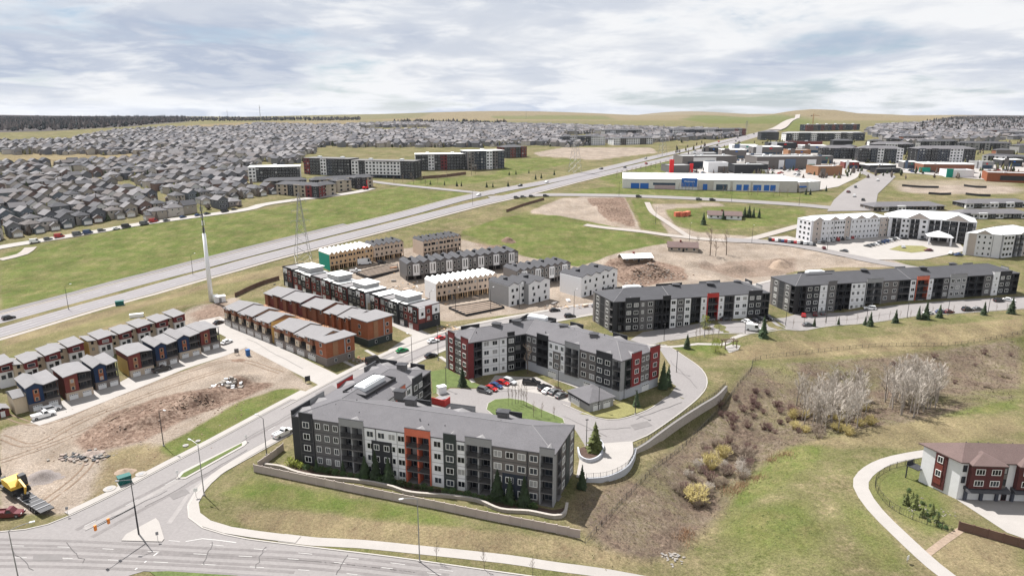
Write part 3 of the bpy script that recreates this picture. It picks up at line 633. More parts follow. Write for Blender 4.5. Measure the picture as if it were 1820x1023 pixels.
def dashes(pts, L, gap, w=.16, name='lane_marking', dz=.075):
    a = MB(); acc = 0; on = True; cur = [pts[0]]; segs = []
    dense = []
    for p, q in zip(pts[:-1], pts[1:]):
        n = max(1, int((q-p).length/.5)); dense += [p.lerp(q, i/n) for i in range(n)]
    d = 0; run = []
    for p, q in zip(dense[:-1], dense[1:]):
        d += (q-p).length
        if d % (L+gap) < L: run.append(p)
        elif run: segs.append(run); run = []
    for s in segs:
        if len(s) < 2: continue
        l = offs([s[0], s[-1]], w/2); r = offs([s[0], s[-1]], -w/2)
        a.raw([(p.x, p.y, HV(p.x, p.y)+dz+lift(p.y)) for p in (r[0], r[1], l[1], l[0])], [(0, 1, 2, 3)])
    if a.v: struct(a.build(name, 'paint'))
# arterial and its junction with the collector road
RL = [(0,945),(45,941),(85,932),(125,916),(200,880),(290,832),(380,785),(470,736),(545,696)]          # collector, left kerb
RR = [(520,770),(440,815),(380,850),(348,878),(334,900),(336,920),(360,938),(400,950),(440,958),(560,973),(700,990),(900,1018),(1010,1034)]
patch('road', [(-80,950)]+RL+RR+[(1010,1080),(700,1045),(400,1019),(258,1014),(230,1022),(140,1075),(-80,1075)], 'asphalt', .05)
kerb(line(RL)); kerb(line(RR))
collector = line([(530,733),(640,672),(720,632),(790,604),(860,584),(980,561),(1060,548),(1200,531),(1300,520),(1380,508),(1440,492)])
strip('collector_road', collector, 11.5, 'asphalt', .045)
kerb(offs(collector, 5.9)); kerb(offs(collector, -5.9))
def off_line(px, d): return offs(line(px), d)
strip('pavement', off_line(RL[3:], 1.35), 1.9, 'concrete', .15, .14)
strip('pavement', offs(collector[2:], 7.2), 1.9, 'concrete', .15, .14); strip('pavement', offs(collector[8:], -7.2), 1.9, 'concrete', .15, .14)
strip('pavement', line([(520,764),(440,808),(385,843),(356,872),(343,895),(346,915),(366,930),(405,942),(450,949),(530,959)]), 2.2, 'concrete', .15, .14)
strip('footpath', line([(500,955),(560,962),(640,966),(760,978),(900,993),(1000,1008),(1120,1026),(1180,1036)]), 2.6, 'concrete', .06, .05)
patch('traffic_island', [(216,961),(224,950),(277,921),(283,928),(292,958),(288,963)], 'concrete', .2, 3, .18)
patch('median_kerb', [(313,851),(322,839),(436,783),(441,786),(434,793),(330,851)], 'kerb', .18, 3, .16)
patch('median_grass', [(320,849),(327,841),(430,788),(430,792),(330,848)], 'lawn_green', .24, 3, .05)
patch('median_grass', [(266,1016),(300,1015),(420,1023),(560,1042),(420,1048),(300,1040)], 'lawn_green', .12, 4, .05)
art = [[(-60,968),(120,972),(330,983),(560,996),(800,1022)], [(-60,990),(120,992),(330,1001),(560,1014),(700,1028)], [(300,960),(420,972),(560,985),(720,1003),(860,1023)]]
for l in art: dashes(line(l), 3, 6, .14)
dashes(line([(240,1012),(296,970)]), 1.2, 1.1, .3)
dashes(line([(150,935),(250,885),(330,842)]), 3, 6, .18); dashes(line([(430,790),(540,730),(640,676),(720,636)]), 3, 6, .18)
strip('lane_marking', line([(330,962),(360,957),(420,964)]), .25, 'paint', .08)
# lanes and pads among the townhouses
strip('lane', line([(372,566),(400,583),(450,608),(520,643),(590,678),(612,690)]), 8.5, 'concrete', .04)
patch('driveway', [(54,750),(66,730),(120,708),(215,678),(235,667),(318,638),(392,612),(408,592),(440,603),(436,618),(400,632),(330,655),(240,692),(130,736),(70,756)], 'concrete', .055)
patch('driveway', [(690,622),(722,600),(745,592),(772,606),(720,634)], 'concrete', .055)
strip('lane', line([(560,520),(640,545),(700,572),(760,600)]), 6, 'concrete', .04)
strip('pavement', line([(600,636),(640,655),(655,650)]), 1.3, 'concrete', .06); strip('pavement', line([(650,622),(685,640),(700,634)]), 1.3, 'concrete', .06)
# drives and parking of the apartment complex
patch('parking_lot', [(740,745),(765,712),(800,690),(862,691),(880,668),(955,670),(1016,703),(1014,722),(1060,743),(1100,746),(1150,730),(1186,706),(1202,686),(1180,672),(1192,650),(1172,620),(1182,612),(1216,632),(1248,655),(1258,680),(1243,706),(1195,745),(1150,775),(1122,787),(1040,792),(1020,760),(960,765),(860,770)], 'asphalt', .05)
kerb(line([(1150,612),(1182,613),(1216,633),(1247,656),(1257,680),(1243,705),(1195,744),(1150,774),(1124,785)]))
kerb(line([(1000,718),(1060,742),(1100,745),(1150,729),(1186,705)]))
ISL = [(865,728),(868,717),(880,710),(905,708),(930,712),(960,727),(1000,744),(1003,752),(950,755),(890,745)]
patch('lawn', ISL, 'lawn_green', .18, 4, .15); kerb(line(ISL+ISL[:1]))
patch('parking_bay', [(862,691),(880,667),(955,671),(1016,703),(1012,715),(960,700),(905,690)], 'concrete', .07)
patch('lawn', [(1030,735),(1060,740),(1100,744),(1148,728),(1110,714),(1065,728)], 'lawn_dry', .12, 4, .08)
patch('ramp', [tuple(GZ(a, b, 0).xy) for a, b in [(1024,848),(1030,815),(1040,790),(1124,784),(1126,798),(1125,808),(1112,830),(1079,847),(1042,851)]], 'concrete', .11, 4, px=False, flat=True)
patch('lawn', [(765,660),(795,655),(832,676),(868,690),(800,688),(770,700)], 'lawn_green', .1, 4, .06)
patch('service_road', [(1120,604),(1142,590),(1180,584),(1250,573),(1340,570),(1368,566),(1420,556),(1500,555),(1600,541),(1730,531),(1830,526),(1830,547),(1700,556),(1580,568),(1480,578),(1400,585),(1335,592),(1250,594),(1190,604),(1150,614)], 'asphalt', .05)
kerb(line([(1190,605),(1250,595),(1335,593),(1400,586),(1480,579),(1580,569),(1700,557),(1830,548)]))
strip('footpath', line([(1150,612),(1190,616),(1240,611),(1285,612),(1305,600),(1330,592)]), 1.8, 'concrete', .07, .06)
patch('patio', [(1288,616),(1300,612),(1316,614),(1312,622),(1296,627)], 'concrete', .09, 3, .08)
strip('pavement', line([(985,672),(1060,700),(1090,712)]), 1.5, 'concrete', .1); strip('pavement', line([(782,634),(832,668),(842,680)]), 1.4, 'concrete', .16)
# the park path on the right and the townhouse drive
strip('footpath', line([(1720,1050),(1660,1005),(1600,950),(1555,905),(1530,866),(1538,842),(1575,820),(1640,806),(1700,800)]), 3.1, 'concrete', .07, .06)
patch('driveway', [(1700,887),(1752,884),(1830,884),(1830,960),(1790,946)], 'concrete', .06)
strip('dirt_trail', line([(1640,990),(1680,960),(1712,938)]), 1.4, 'soil_pale', .05)
# the divided highway
hu = line([(-60,582),(0,567),(230,505),(460,446),(700,386),(820,354),(900,337),(1010,316),(1180,276),(1280,253),(1340,239),(1372,231)], 8)
hl = line([(-60,608),(0,591),(230,525),(460,461),(700,400),(840,364),(920,346),(1050,314),(1200,279),(1290,256),(1345,241),(1378,232)], 8)
hs = line([(-60,620),(0,602),(230,534),(460,468),(700,405),(850,367),(925,350)], 8)
strip('highway', hu, 12.3, 'highway', .06); strip('highway', hl, 12.3, 'highway', .06); strip('highway_shoulder', offs(hl, -8.2), 2.6, 'gravel_pale', .05)
strip('highway_shoulder', offs(hu, 7.4), 1.2, 'gravel_pale', .05)
for l, d in ((hu, 1.8), (hu, -1.8), (hl, 1.8), (hl, -1.8)): dashes(offs(l, d)[:50], 4, 7, .22, dz=.09)
strip('highway_ditch', offs(hu, 10.4)[:26], 4.2, 'asphalt_dark', .05)
# roads further off
strip('suburb_road', line([(-60,452),(0,440),(60,430),(190,409),(260,397),(430,374),(480,362),(620,344),(660,335)], 6), 9, 'concrete', .06)
strip('suburb_road', line([(0,462),(40,452),(55,440)], 5), 6, 'gravel_pale', .06)
strip('suburb_road', line([(655,322),(700,328),(780,336),(850,343),(880,345)], 6), 8, 'asphalt', .07)
strip('cross_road', line([(870,352),(960,347),(1040,347),(1130,349),(1250,354),(1400,363),(1480,370)], 6), 12, 'asphalt', .08)
patch('boulevard', [(1470,376),(1482,356),(1505,335),(1540,316),(1580,308),(1592,314),(1580,326),(1560,345),(1555,375)], 'asphalt', .07, 8)
strip('boulevard', line([(1560,316),(1600,302),(1640,305),(1700,312),(1830,318)], 8), 9, 'asphalt', .06); strip('boulevard', line([(1560,318),(1520,300),(1500,292),(1420,282)], 8), 9, 'asphalt', .09)
strip('access_road', line([(1040,400),(1075,405),(1142,412),(1200,420),(1290,428),(1330,426),(1420,402),(1470,392)], 6), 6, 'gravel_pale', .06)
strip('access_road', line([(1290,426),(1380,432),(1450,443),(1530,460),(1620,476),(1700,486)], 6), 9, 'asphalt', .07)
patch('parking_lot', [(1365,422),(1400,420),(1440,430),(1590,418),(1700,428),(1718,446),(1640,462),(1560,462),(1480,446),(1400,434)], 'concrete', .05)
patch('lawn', [(1580,444),(1600,437),(1640,438),(1660,446),(1620,450)], 'lawn_dry', .14, 5, .1)
patch('parking_lot', [(1150,322),(1190,304),(1215,292),(1235,276),(1290,264),(1400,258),(1480,262),(1530,280),(1545,300),(1520,318),(1490,332),(1456,338)], 'concrete', .05, 12)
patch('parking_lot', [(1560,304),(1600,288),(1640,284),(1830,288),(1830,322),(1750,320),(1640,310)], 'concrete', .05, 12)
strip('gravel_track', line([(1376,232),(1390,225),(1405,214),(1418,204)], 40), 26, 'gravel_pale', 1.5)
strip('gravel_track', line([(1150,360),(1160,378),(1185,395),(1210,412),(1230,425)], 6), 4, 'gravel_pale', .06)
# wear: tyre-darkened and pale bands along the lanes
mat('road_wear', (.155, .143, .141), .9, .14, .12, fine=.1, fsc=1.2); mat('road_pale', (.235, .22, .214), .9, .1, .12, fine=.08, fsc=1.2)
for i, l in enumerate([[(-60,962),(120,966),(330,977),(560,990),(800,1016)], [(-60,979),(120,982),(330,992),(560,1005),(760,1027)], [(-60,1000),(120,1002),(330,1010),(520,1022)]]):
    for d in (-.85, .85): strip('road_wear', offs(line(l), d), .75, 'road_wear', .062)
for d in (-2.4, 2.6): strip('road_wear', offs(line([(150,948),(230,905),(320,858),(430,798),(540,738),(640,678),(720,638),(790,608)]), d), 1.0, 'road_wear', .064)
strip('road_wear', line([(300,930),(318,905),(345,868),(390,838)]), 1.0, 'road_pale', .066); strip('road_wear', line([(150,940),(250,890),(330,846)]), 1.4, 'road_pale', .068)
for l in (hu, hl):
    for d in (-3.2, 0, 3.2): strip('road_wear', offs(l, d), 1.3, 'road_wear2', .085)

mat('track_dirt', (.16, .115, .083), 1, .2, .5, fine=.2)
for l in ([(0,735),(80,752),(200,705),(330,660),(420,640),(500,662)], [(0,775),(60,790),(150,745),(280,695),(400,655)], [(0,820),(60,800),(140,770),(230,725)], [(60,905),(110,870),(150,835),(170,800)]):
    for d in (-.9, .9): strip('dirt_track', offs(line(l), d), .45, 'track_dirt', .035)

rr = random.Random(12); mat('tar_seal', (.075, .07, .07), .8, .2, 1)
def seam(a, b, n=7, w=.13):
    p = G(*a); q = G(*b); pts = [Vector((p.x+(q.x-p.x)*i/n+rr.uniform(-.35, .35), p.y+(q.y-p.y)*i/n+rr.uniform(-.35, .35), 0)) for i in range(n+1)]; strip('tar_seam', pts, w, 'tar_seal', .092)
for a, b in [((20,975),(60,1015)), ((120,965),(150,1000)), ((380,962),(360,1005)), ((470,972),(455,1010)), ((620,985),(600,1020)), ((150,945),(300,870)), ((260,900),(440,800)), ((420,790),(540,722)), ((560,720),(660,668)), ((1130,745),(1210,715)), ((1040,765),(1120,760)), ((1190,640),(1240,690)), ((850,700),(950,690)), ((1000,740),(1080,775)), ((1200,596),(1330,580)), ((1400,572),(1600,555)), ((440,602),(540,655))]: seam(a, b)
for q in ([(300,880),(330,868),(338,876),(308,888)], [(560,700),(590,684),(600,690),(570,707)], [(60,985),(110,986),(112,996),(58,996)], [(1120,755),(1150,748),(1160,756),(1128,764)]): patch('road_repair', q, 'asphalt_mid', .088, 3)
# ------------------------------------------------------------------ A: the foreground block
def mech_unit(root, rf, c, u, z, label=None, L=9, W=3.2):
    """roof-top plant: white unit inside a sunken well with a dark screen"""
    a = MB().frame((c[0], c[1], 0), u); a.box(-L/2, L/2, -W/2, W/2, z, z+1.7); a.box(-L/2+.5, L/2-1, -W/2+.3, W/2-.3, z+1.7, z+2.0); a.build('air_handler', 'metal_white', rf)
    for k, (a0, a1, b0, b1) in enumerate(((-L/2-2.2, L/2+2.2, -W/2-1.8, -W/2-1.65), (-L/2-2.2, L/2+2.2, W/2+1.65, W/2+1.8), (-L/2-2.2, -L/2-2.05, -W/2-1.64, W/2+1.64), (L/2+2.05, L/2+2.2, -W/2-1.64, W/2+1.64))):
        MB().frame((c[0], c[1], 0), u).box(a0, a1, b0, b1, z-.9, z+.95).build('plant_screen', 'metal_dark', rf)
    MB().frame((c[0], c[1], 0), u).box(-L/2-2, L/2+2, -W/2-1.6, W/2+1.6, z-.1, z+.02).build('plant_deck', 'siding_dark', rf)
pa = [(-51, 146), (8.8, 127.4), (14, 141), (-30.5, 154.6), (-22.2, 174.5), (-37, 180.2)]
eA = {0: '3.6:dk:w1:r 6.9:gy:w3 6.2:gl:c:r 3:wh:w1 5.2:wh:w2 2:wh:w1 6.1:or:c:r 3.1:wh:w1 2.9:dg:w1:r 2.1:wh:w1 6:gl:c:r 7.9:tp:w3 2.6:tp:w1 3.2:gl:b:r',
      1: '2.6:gy:b 3:tp:w1 2.6:dg:n 3.2:tp:w1', 2: '5:gy:w2 5:gl:b 6:dk:w2:r 5:gy:w2 6:gl:c:r 5:wh:w2 6:dk:b:r 5:tp:w2',
      3: '3:wh:w1 3.6:or:b:r 3:wh:w1 4:dk:w2:r 4:gy:b', 4: '4:bk:b:r 4:gy:w2 5:dk:w1:r', 5: '5:gy:b:r 5:wh:w2 6:rd:c:r 5:gy:w2 5:gl:c:r 6:dk:b:r'}
LA = 62.6
A, rfA, RA, zA = apartment('apartment_building', 'four-storey grey and white apartment block with orange balcony bay, nearest the camera', pa, 0, 4, eA,
    [(8.8, 127.4), (-51, 146), (-37, 180.2)][::-1], [(14, 141), (-30.5, 154.6), (-22.2, 174.5)][::-1], overlays=[(0, 20.4, 25.4, 0, 3, 'dk', 2), (0, 51.3, 56.8, 0, 2, 'nv', 2)])
roof_vents(A, rfA, [(-24, 150, zA+1.5), (-2, 143.5, zA+1.2), (-29.5, 172, zA+1.7), (-27.5, 155.6, zA+1.1)])
mech_unit(A, rfA, (-35.8, 160.5), (.42, .9), zA+1.0, L=8.5)
pipe_vents(rfA, RA, zA, 16, 1)
# ------------------------------------------------------------------ B: the red-cornered elbow block
pb = [(-21.3, 207.8), (-13.3, 197.6), (-9.3, 200.9), (4.5, 206.8), (31, 181.9), (44, 192.8), (10.6, 223)]
eB = {0: '3.2:mr:w1:r 3.4:gy:s2 3.4:mr:w1:r', 1: '1:dk:b', 2: '7:wh:w2 3.4:wh:s1 3:bk:w1:r 5:bk:b', 3: '4.6:gy:w2 4.4:bk:c:r 6.5:wh:w3 5.4:gl:c:r 6:tp:w2 5.4:dk:w2:r 3:gl:b', 4: '2.4:dg:b 4.2:dr:w1:r 4:tp:s2 4.4:dr:w1:r',
      5: '3:bk:b 6:gy:w2 5:dk:w2:r 5:gl:c 6:wh:w2 5:dk:b:r 5:gy:w2 6:tp:w2', 6: '6:gy:w2 4:bk:b:r 6:dk:w2 4:wh:w1 6:bk:c:r 5:gy:w2'}
B, rfB, RB, zB = apartment('apartment_building', 'elbow-shaped apartment block with dark red corner bays behind the oval lawn', pb, 0, 4, eB,
    [(-13.3, 197.6), (4.5, 206.8), (31, 181.9)], [(-21.3, 207.8), (10.6, 223), (44, 192.8)], base=('base_white', (3, 4)), overlays=[(3, 11.3, 14.3, 1, 3, 'tp', 1)])
roof_vents(B, rfB, [(-5, 208.6, zB+1.7), (1.5, 211.5, zB+1.8), (16.5, 207.5, zB+1.5), (25, 198.2, zB+1.7)])
mech_unit(B, rfB, (8.5, 217.2), (.88, -.47), zB+.9, L=6.5, W=2.6)
pipe_vents(rfB, RB, zB, 14, 2)
# ------------------------------------------------------------------ C: block with the red entrance bay
pc = [(37.7, 244.2), (60, 249), (100.8, 257.6), (96.8, 275.5), (32, 259.5)]
eC = {0: '2.6:bk:b 5.4:dk:w2:r 2.6:gy:s1 3.2:gy:w1 3:bk:b 3:bk:c:r', 1: '2.6:wh:w1 3:gy:w1 2.6:wh:w1 4:bk:b 2.4:wh:s1 4.6:rd:be:r 2.4:wh:s1 4.2:gy:b 5.6:wh:w2 5.6:dk:w2:r 3.4:dg:b', 3: GEN.replace('wh', 'gy'), 4: '3.2:gy:w1 3:bk:n 3.4:gy:w1 2:dk:b'}
C, rfC, RC, zC = apartment('apartment_building', 'dark grey apartment block with bright red entrance bay beside the parking drive', pc, 0, 4, eC,
    [(37.7, 244.2), (60, 249), (100.8, 257.6)], [(32, 259.5), (56.5, 265.5), (96.8, 275.5)], roof='shingle_dark', rise=2.8)
roof_vents(C, rfC, [(64, 258.5, zC+2.0), (78, 260.5, zC+2.0), (90, 264.5, zC+1.8)], ('shingle_dark', 'siding_dark')); mech_unit(C, rfC, (46.5, 256.5), (.97, .22), zC+1.2, L=7, W=2.4); pipe_vents(rfC, RC, zC, 8, 3)
# ------------------------------------------------------------------ D: the long block
pd = [(115, 268.2), (222.5, 291.2), (218.8, 308), (111, 284.5)]
eD = {0: '3:bk:b 5.6:dk:w2 3.2:wh:s1 3.6:gy:w1:r 6.4:bk:c 6.4:wh:w3 7:gl:c:r 7.4:tp:w2 5:dk:b 2.6:wh:w1 5.4:or:be:r 2.4:wh:s1 4.4:bk:b 2.8:gy:w1 7.6:gl:w3:r 8.4:bk:c 4:gy:w1 3:wh:s1:r 5.6:dk:w2:r 4:bk:b', 3: '4:gy:w1 3.4:dk:n 4:gy:w1 2.6:bk:b'}
Dd, rfD, RD, zD = apartment('apartment_building', 'long dark-roofed apartment block with orange entrance bay at the right edge', pd, 0, 4, eD,
    [(115, 268.2), (168, 279.5), (222.5, 291.2)], [(111, 284.5), (164.5, 296), (218.8, 308)], roof='shingle_dark', rise=2.9, gen=GEN.replace('wh', 'rd').replace('6:dk:w2:r', '6:dk:w2'))
roof_vents(Dd, rfD, [(150, 283.5, zD+2.2), (178, 288.2, zD+2.2), (196, 296.5, zD+2.0)], ('shingle_dark', 'siding_dark')); mech_unit(Dd, rfD, (128, 281), (.97, .22), zD+1.6, L=8, W=2.4); pipe_vents(rfD, RD, zD, 8, 4)
# ------------------------------------------------------------------ E: the white retirement residence
zE = 6.8
mat('shingle_white', (.50, .51, .52), .8, .06, .3)
def wing(poly, edges, fr, bk, label, z0=zE, fl=4, **k):
    return apartment('residence_wing', label, poly, z0, fl, edges, fr, bk, sh=3.0, roof='shingle_white', cat='residence', simple=True, D=1.5, gen='6:rw:w3 5:rb2:w1 6:rw:w4 5:rw:c', **k)
mat('res_wall', (.60, .60, .62), .8, .05); mat('res_tan', (.44, .385, .35), .8, .05)
SH['rw'] = 'res_wall'; SH['rb2'] = 'res_tan'
pe = [(170.5, 404.8), (174, 393.2), (227, 409), (222.5, 421.5)]
E1 = wing(pe, {0: '1:rw:w3', 1: '6:rb2:s1 9:rw:s3 8:rw:s4 4:rb2:s1 12:rw:s4 10:rw:s4 6:rb2:s2'}, [(174, 393.2), (200, 400.9), (227, 409)], [(170.5, 404.8), (196.5, 413), (222.5, 421.5)], 'white residence wing with pale hip roof, nearest the parked cars on its left')
pf = [(227, 408), (252, 397.5), (266.5, 388), (275.5, 404), (258, 412), (231.5, 422.5)]
E2 = wing(pf, {0: '5:rw:c 4:rw:w2 5:rw:c 4:rw:w1 6:rw:c', 1: '7:rw:c 7:rw:c'}, [(227, 408), (252, 397.5), (266.5, 388)], [(231.5, 422.5), (258, 412), (275.5, 404)], 'balconied middle wing of the white residence with the entrance canopy', fl=4, rise=4)
pg = [(246.5, 366.5), (261, 358.5), (292, 368), (280, 386)]
E3 = wing(pg, {0: '3:rb2:n 6:rw:s3 3:rw:n', 1: '6:rw:w3 6:rw:c 5:rb2:w2 8:rw:w3', 3: '8:rw:s3 4:rb2:n 6:rw:s3'}, [(246.5, 366.5), (258, 374.5), (280, 386)], [(261, 358.5), (275, 363.5), (292, 368)], 'white residence wing with tan top storey at the right edge of the picture', z0=4.6, rise=3.2)
for root, (x, y), u in ((E1[0], (178.5, 394.5), (.96, .29)), (E1[0], (189, 397.6), (.96, .29)), (E1[0], (198, 400.3), (.96, .29)), (E1[0], (207, 403), (.96, .29)), (E1[0], (216, 405.7), (.96, .29)), (E2[0], (241, 402), (.92, -.39)), (E2[0], (258.5, 393.2), (.83, -.55)), (E3[0], (253.8, 362.4), (.87, -.48)), (E3[0], (276, 363), (.95, .3))):
    z = root.location.z+12.35; w = 3.2 if root is not E2[0] else 5.5
    a = MB().frame((x, y, 0), u); a.prism([(-w, z), (w, z), (0, z+w*.55)], -.4, .2, m=0); a.prism([(-w-.3, z-.05), (-w-.3, z+.12), (0, z+w*.6+.12), (w+.3, z+.12), (w+.3, z-.05), (0, z+w*.55)], -.7, 6, m=1); a.build('gable', ['res_tan', 'shingle_white'], root)
a = MB().frame((246, 386.5, 0), (.92, -.39)); a.box(-6, 6, 0, 11, zE+3.6, zE+4); a.raw([a.P(-6.6, -.6, zE+4), a.P(6.6, -.6, zE+4), a.P(6.6, 11.6, zE+4), a.P(-6.6, 11.6, zE+4), a.P(0, 3, zE+6.4), a.P(0, 9, zE+6.4)], [(0, 1, 4), (1, 2, 5, 4), (2, 3, 5), (3, 0, 4, 5)], 1)
for sx in (-5.4, 5.4):
    for sy in (.6, 10): a.box(sx-.45, sx+.45, sy-.45, sy+.45, zE-2, zE+3.6)
a.build('entrance_canopy', ['res_wall', 'shingle_white'], E2[0])
# ------------------------------------------------------------------ the three-storey townhouses at the lower right
def right_townhouse():
    z0 = 0.0; f0 = Vector((95.0, 130.2, 0)); u = Vector((.995, -.06, 0)).normalized(); w = Vector((-u.y, u.x, 0)); L = 30.0; Dp = 13.0; H = 8.9
    b0 = Vector((91.2, 137.6, 0)); root = thing('townhouse_row', 'three-storey maroon and white townhouses with brown hip roof beside the park path', 'townhouses', (100, 133, 0))
    ang = math.atan2(u.y, u.x)
    side = (f0-b0).normalized(); sa = math.atan2(side.y, side.x); Ls = (f0-b0).length
    b1 = b0+u*L; f1 = f0+u*L
    MB().poly([b0, f0, f1, b1], -.4, H).build('wall', 'siding_white', root)
    def R(p, z): q = p-root.location; q.z = z; return q
    def face(a, bw, z_0, z_1, o, m, nm='cladding_panel'): MB().frame(f0, u).box(a, a+bw, -o, .3, z_0, z_1).build(nm, m, root)
    mat('clad_maroon', (.085, .026, .026), .7, .12); mat('clad_red', (.17, .045, .035), .7, .1); mat('stone_blue', (.07, .075, .095), .9, .2, 2)
    for k in range(3):
        a = 1.4+k*9.6
        face(a, 6.6, 3.3, H, 1.2, 'clad_maroon'); face(a+6.6, 1.2, 2.9, H, .5, 'siding_taupe')
        MB().frame(f0, u).prism([(-1.9, 2.55), (.2, 2.55), (.2, 3.35), (-1.3, 3.0)], a-.4, a+8.4, 's').build('porch_roof', 'shingle_dark', root)
        for j, q in enumerate((1.8, 5.0)):
            for z in (3.9, 6.5):
                window(root, R(f0+u*(a+q)-w*1.2, z), ang, 1.9, 1.35, bars=2)
            ob('garage_door', garage_mesh(2.5, 2.25), root, R(f0+u*(a+q)-w*.02, 0), ang)
        for q in (.15, 3.4, 6.55): MB().frame(f0, u).box(a+q-.3, a+q+.3, -.5, .05, 0, 2.5).build('pillar', 'stone_blue', root)
        for z in (3.9, 6.5): window(root, R(f0+u*(a+7.25)-w*.5, z), ang, .8, 1.4, 'frame_black', 0)
        if k == 0:
            for z in (3.9, 6.5): window(root, R(f0+u*.7, z), ang, .8, 1.5, 'frame_black', 0)
        p = R(f0+u*(a+8.2)-w*.02, .05); ob('door', door_mesh(1.1, 2.2, 'clad_maroon'), root, p, ang)
    # gable-end wall: maroon bay between white panels
    MB().frame(b0, side).box(Ls*.36, Ls*.66, -.35, .1, .6, H).build('cladding_panel', 'clad_maroon', root); MB().frame(b0, side).box(Ls*.39, Ls*.58, -.42, -.2, 1.6, 6.2).build('cladding_panel', 'clad_red', root)
    n = Vector((-side.y, side.x, 0))
    for z, hh in ((3.4, 1.5), (6.6, 1.5)): window(root, R(b0+side*(Ls*.49)-n*(.43 if z < 5 else .36), z), sa, 1.2, hh)
    # roof: main hip with two lower front hips
    a = MB(); e = .55
    q = [b0-u*e+w*e-side*.4, f0-u*e-w*e, f1+u*e-w*e, b1+u*e+w*e]; r0 = (b0+f0)/2+u*4.2; r1 = (b1+f1)/2+u*2
    a.raw([(p.x, p.y, H) for p in q]+[(r0.x, r0.y, H+2.6), (r1.x, r1.y, H+2.6)]+[(p.x, p.y, H-.25) for p in q], [(1, 2, 5, 4), (3, 0, 4, 5), (0, 1, 4), (2, 3, 5), (6, 7, 1, 0), (7, 8, 2, 1), (8, 9, 3, 2), (9, 6, 0, 3)])
    rf = a.build('roof', 'shingle_brown', root)
    for k in range(3):
        s0 = 1.0+k*9.6; s1 = s0+7.4; c = MB().frame(f0, u); c.raw([c.P(s0, -1.8, H-.02), c.P(s1, -1.8, H-.02), c.P(s1, 1, H-.02), c.P(s0, 1, H-.02), c.P((s0+s1)/2, 1.2, H+1.55), c.P((s0+s1)/2, 4.4, H+1.75), c.P(s0, 3.2, H+.9), c.P(s1, 3.2, H+.9)], [(0, 1, 4), (1, 2, 7, 5, 4), (0, 4, 5, 6, 3)])
        c.box(s0+.05, s1-.05, -1.75, .5, H-.25, H-.03); c.build('roof_hip', 'shingle_brown', root)
        for t in (1.5, 4, 6): MB().frame(f0, u).tube(f0+u*(s0+t)+w*3.9+Vector((0, 0, H+1.3)), f0+u*(s0+t)+w*3.9+Vector((0, 0, H+2.6)), .12, .12, 6).build('roof_pipe', 'metal_dark', rf)
    # deck at the far corner
    MB().frame(b0, side).box(-2.4, .4, -1.4, 1.2, 3.0, 3.15).box(-2.3, -2.1, -1.3, -1.1, 0, 3).box(-2.35, -2.25, -1.35, 1, 3.15, 4.1).build('deck', 'siding_dark', root)
right_townhouse()
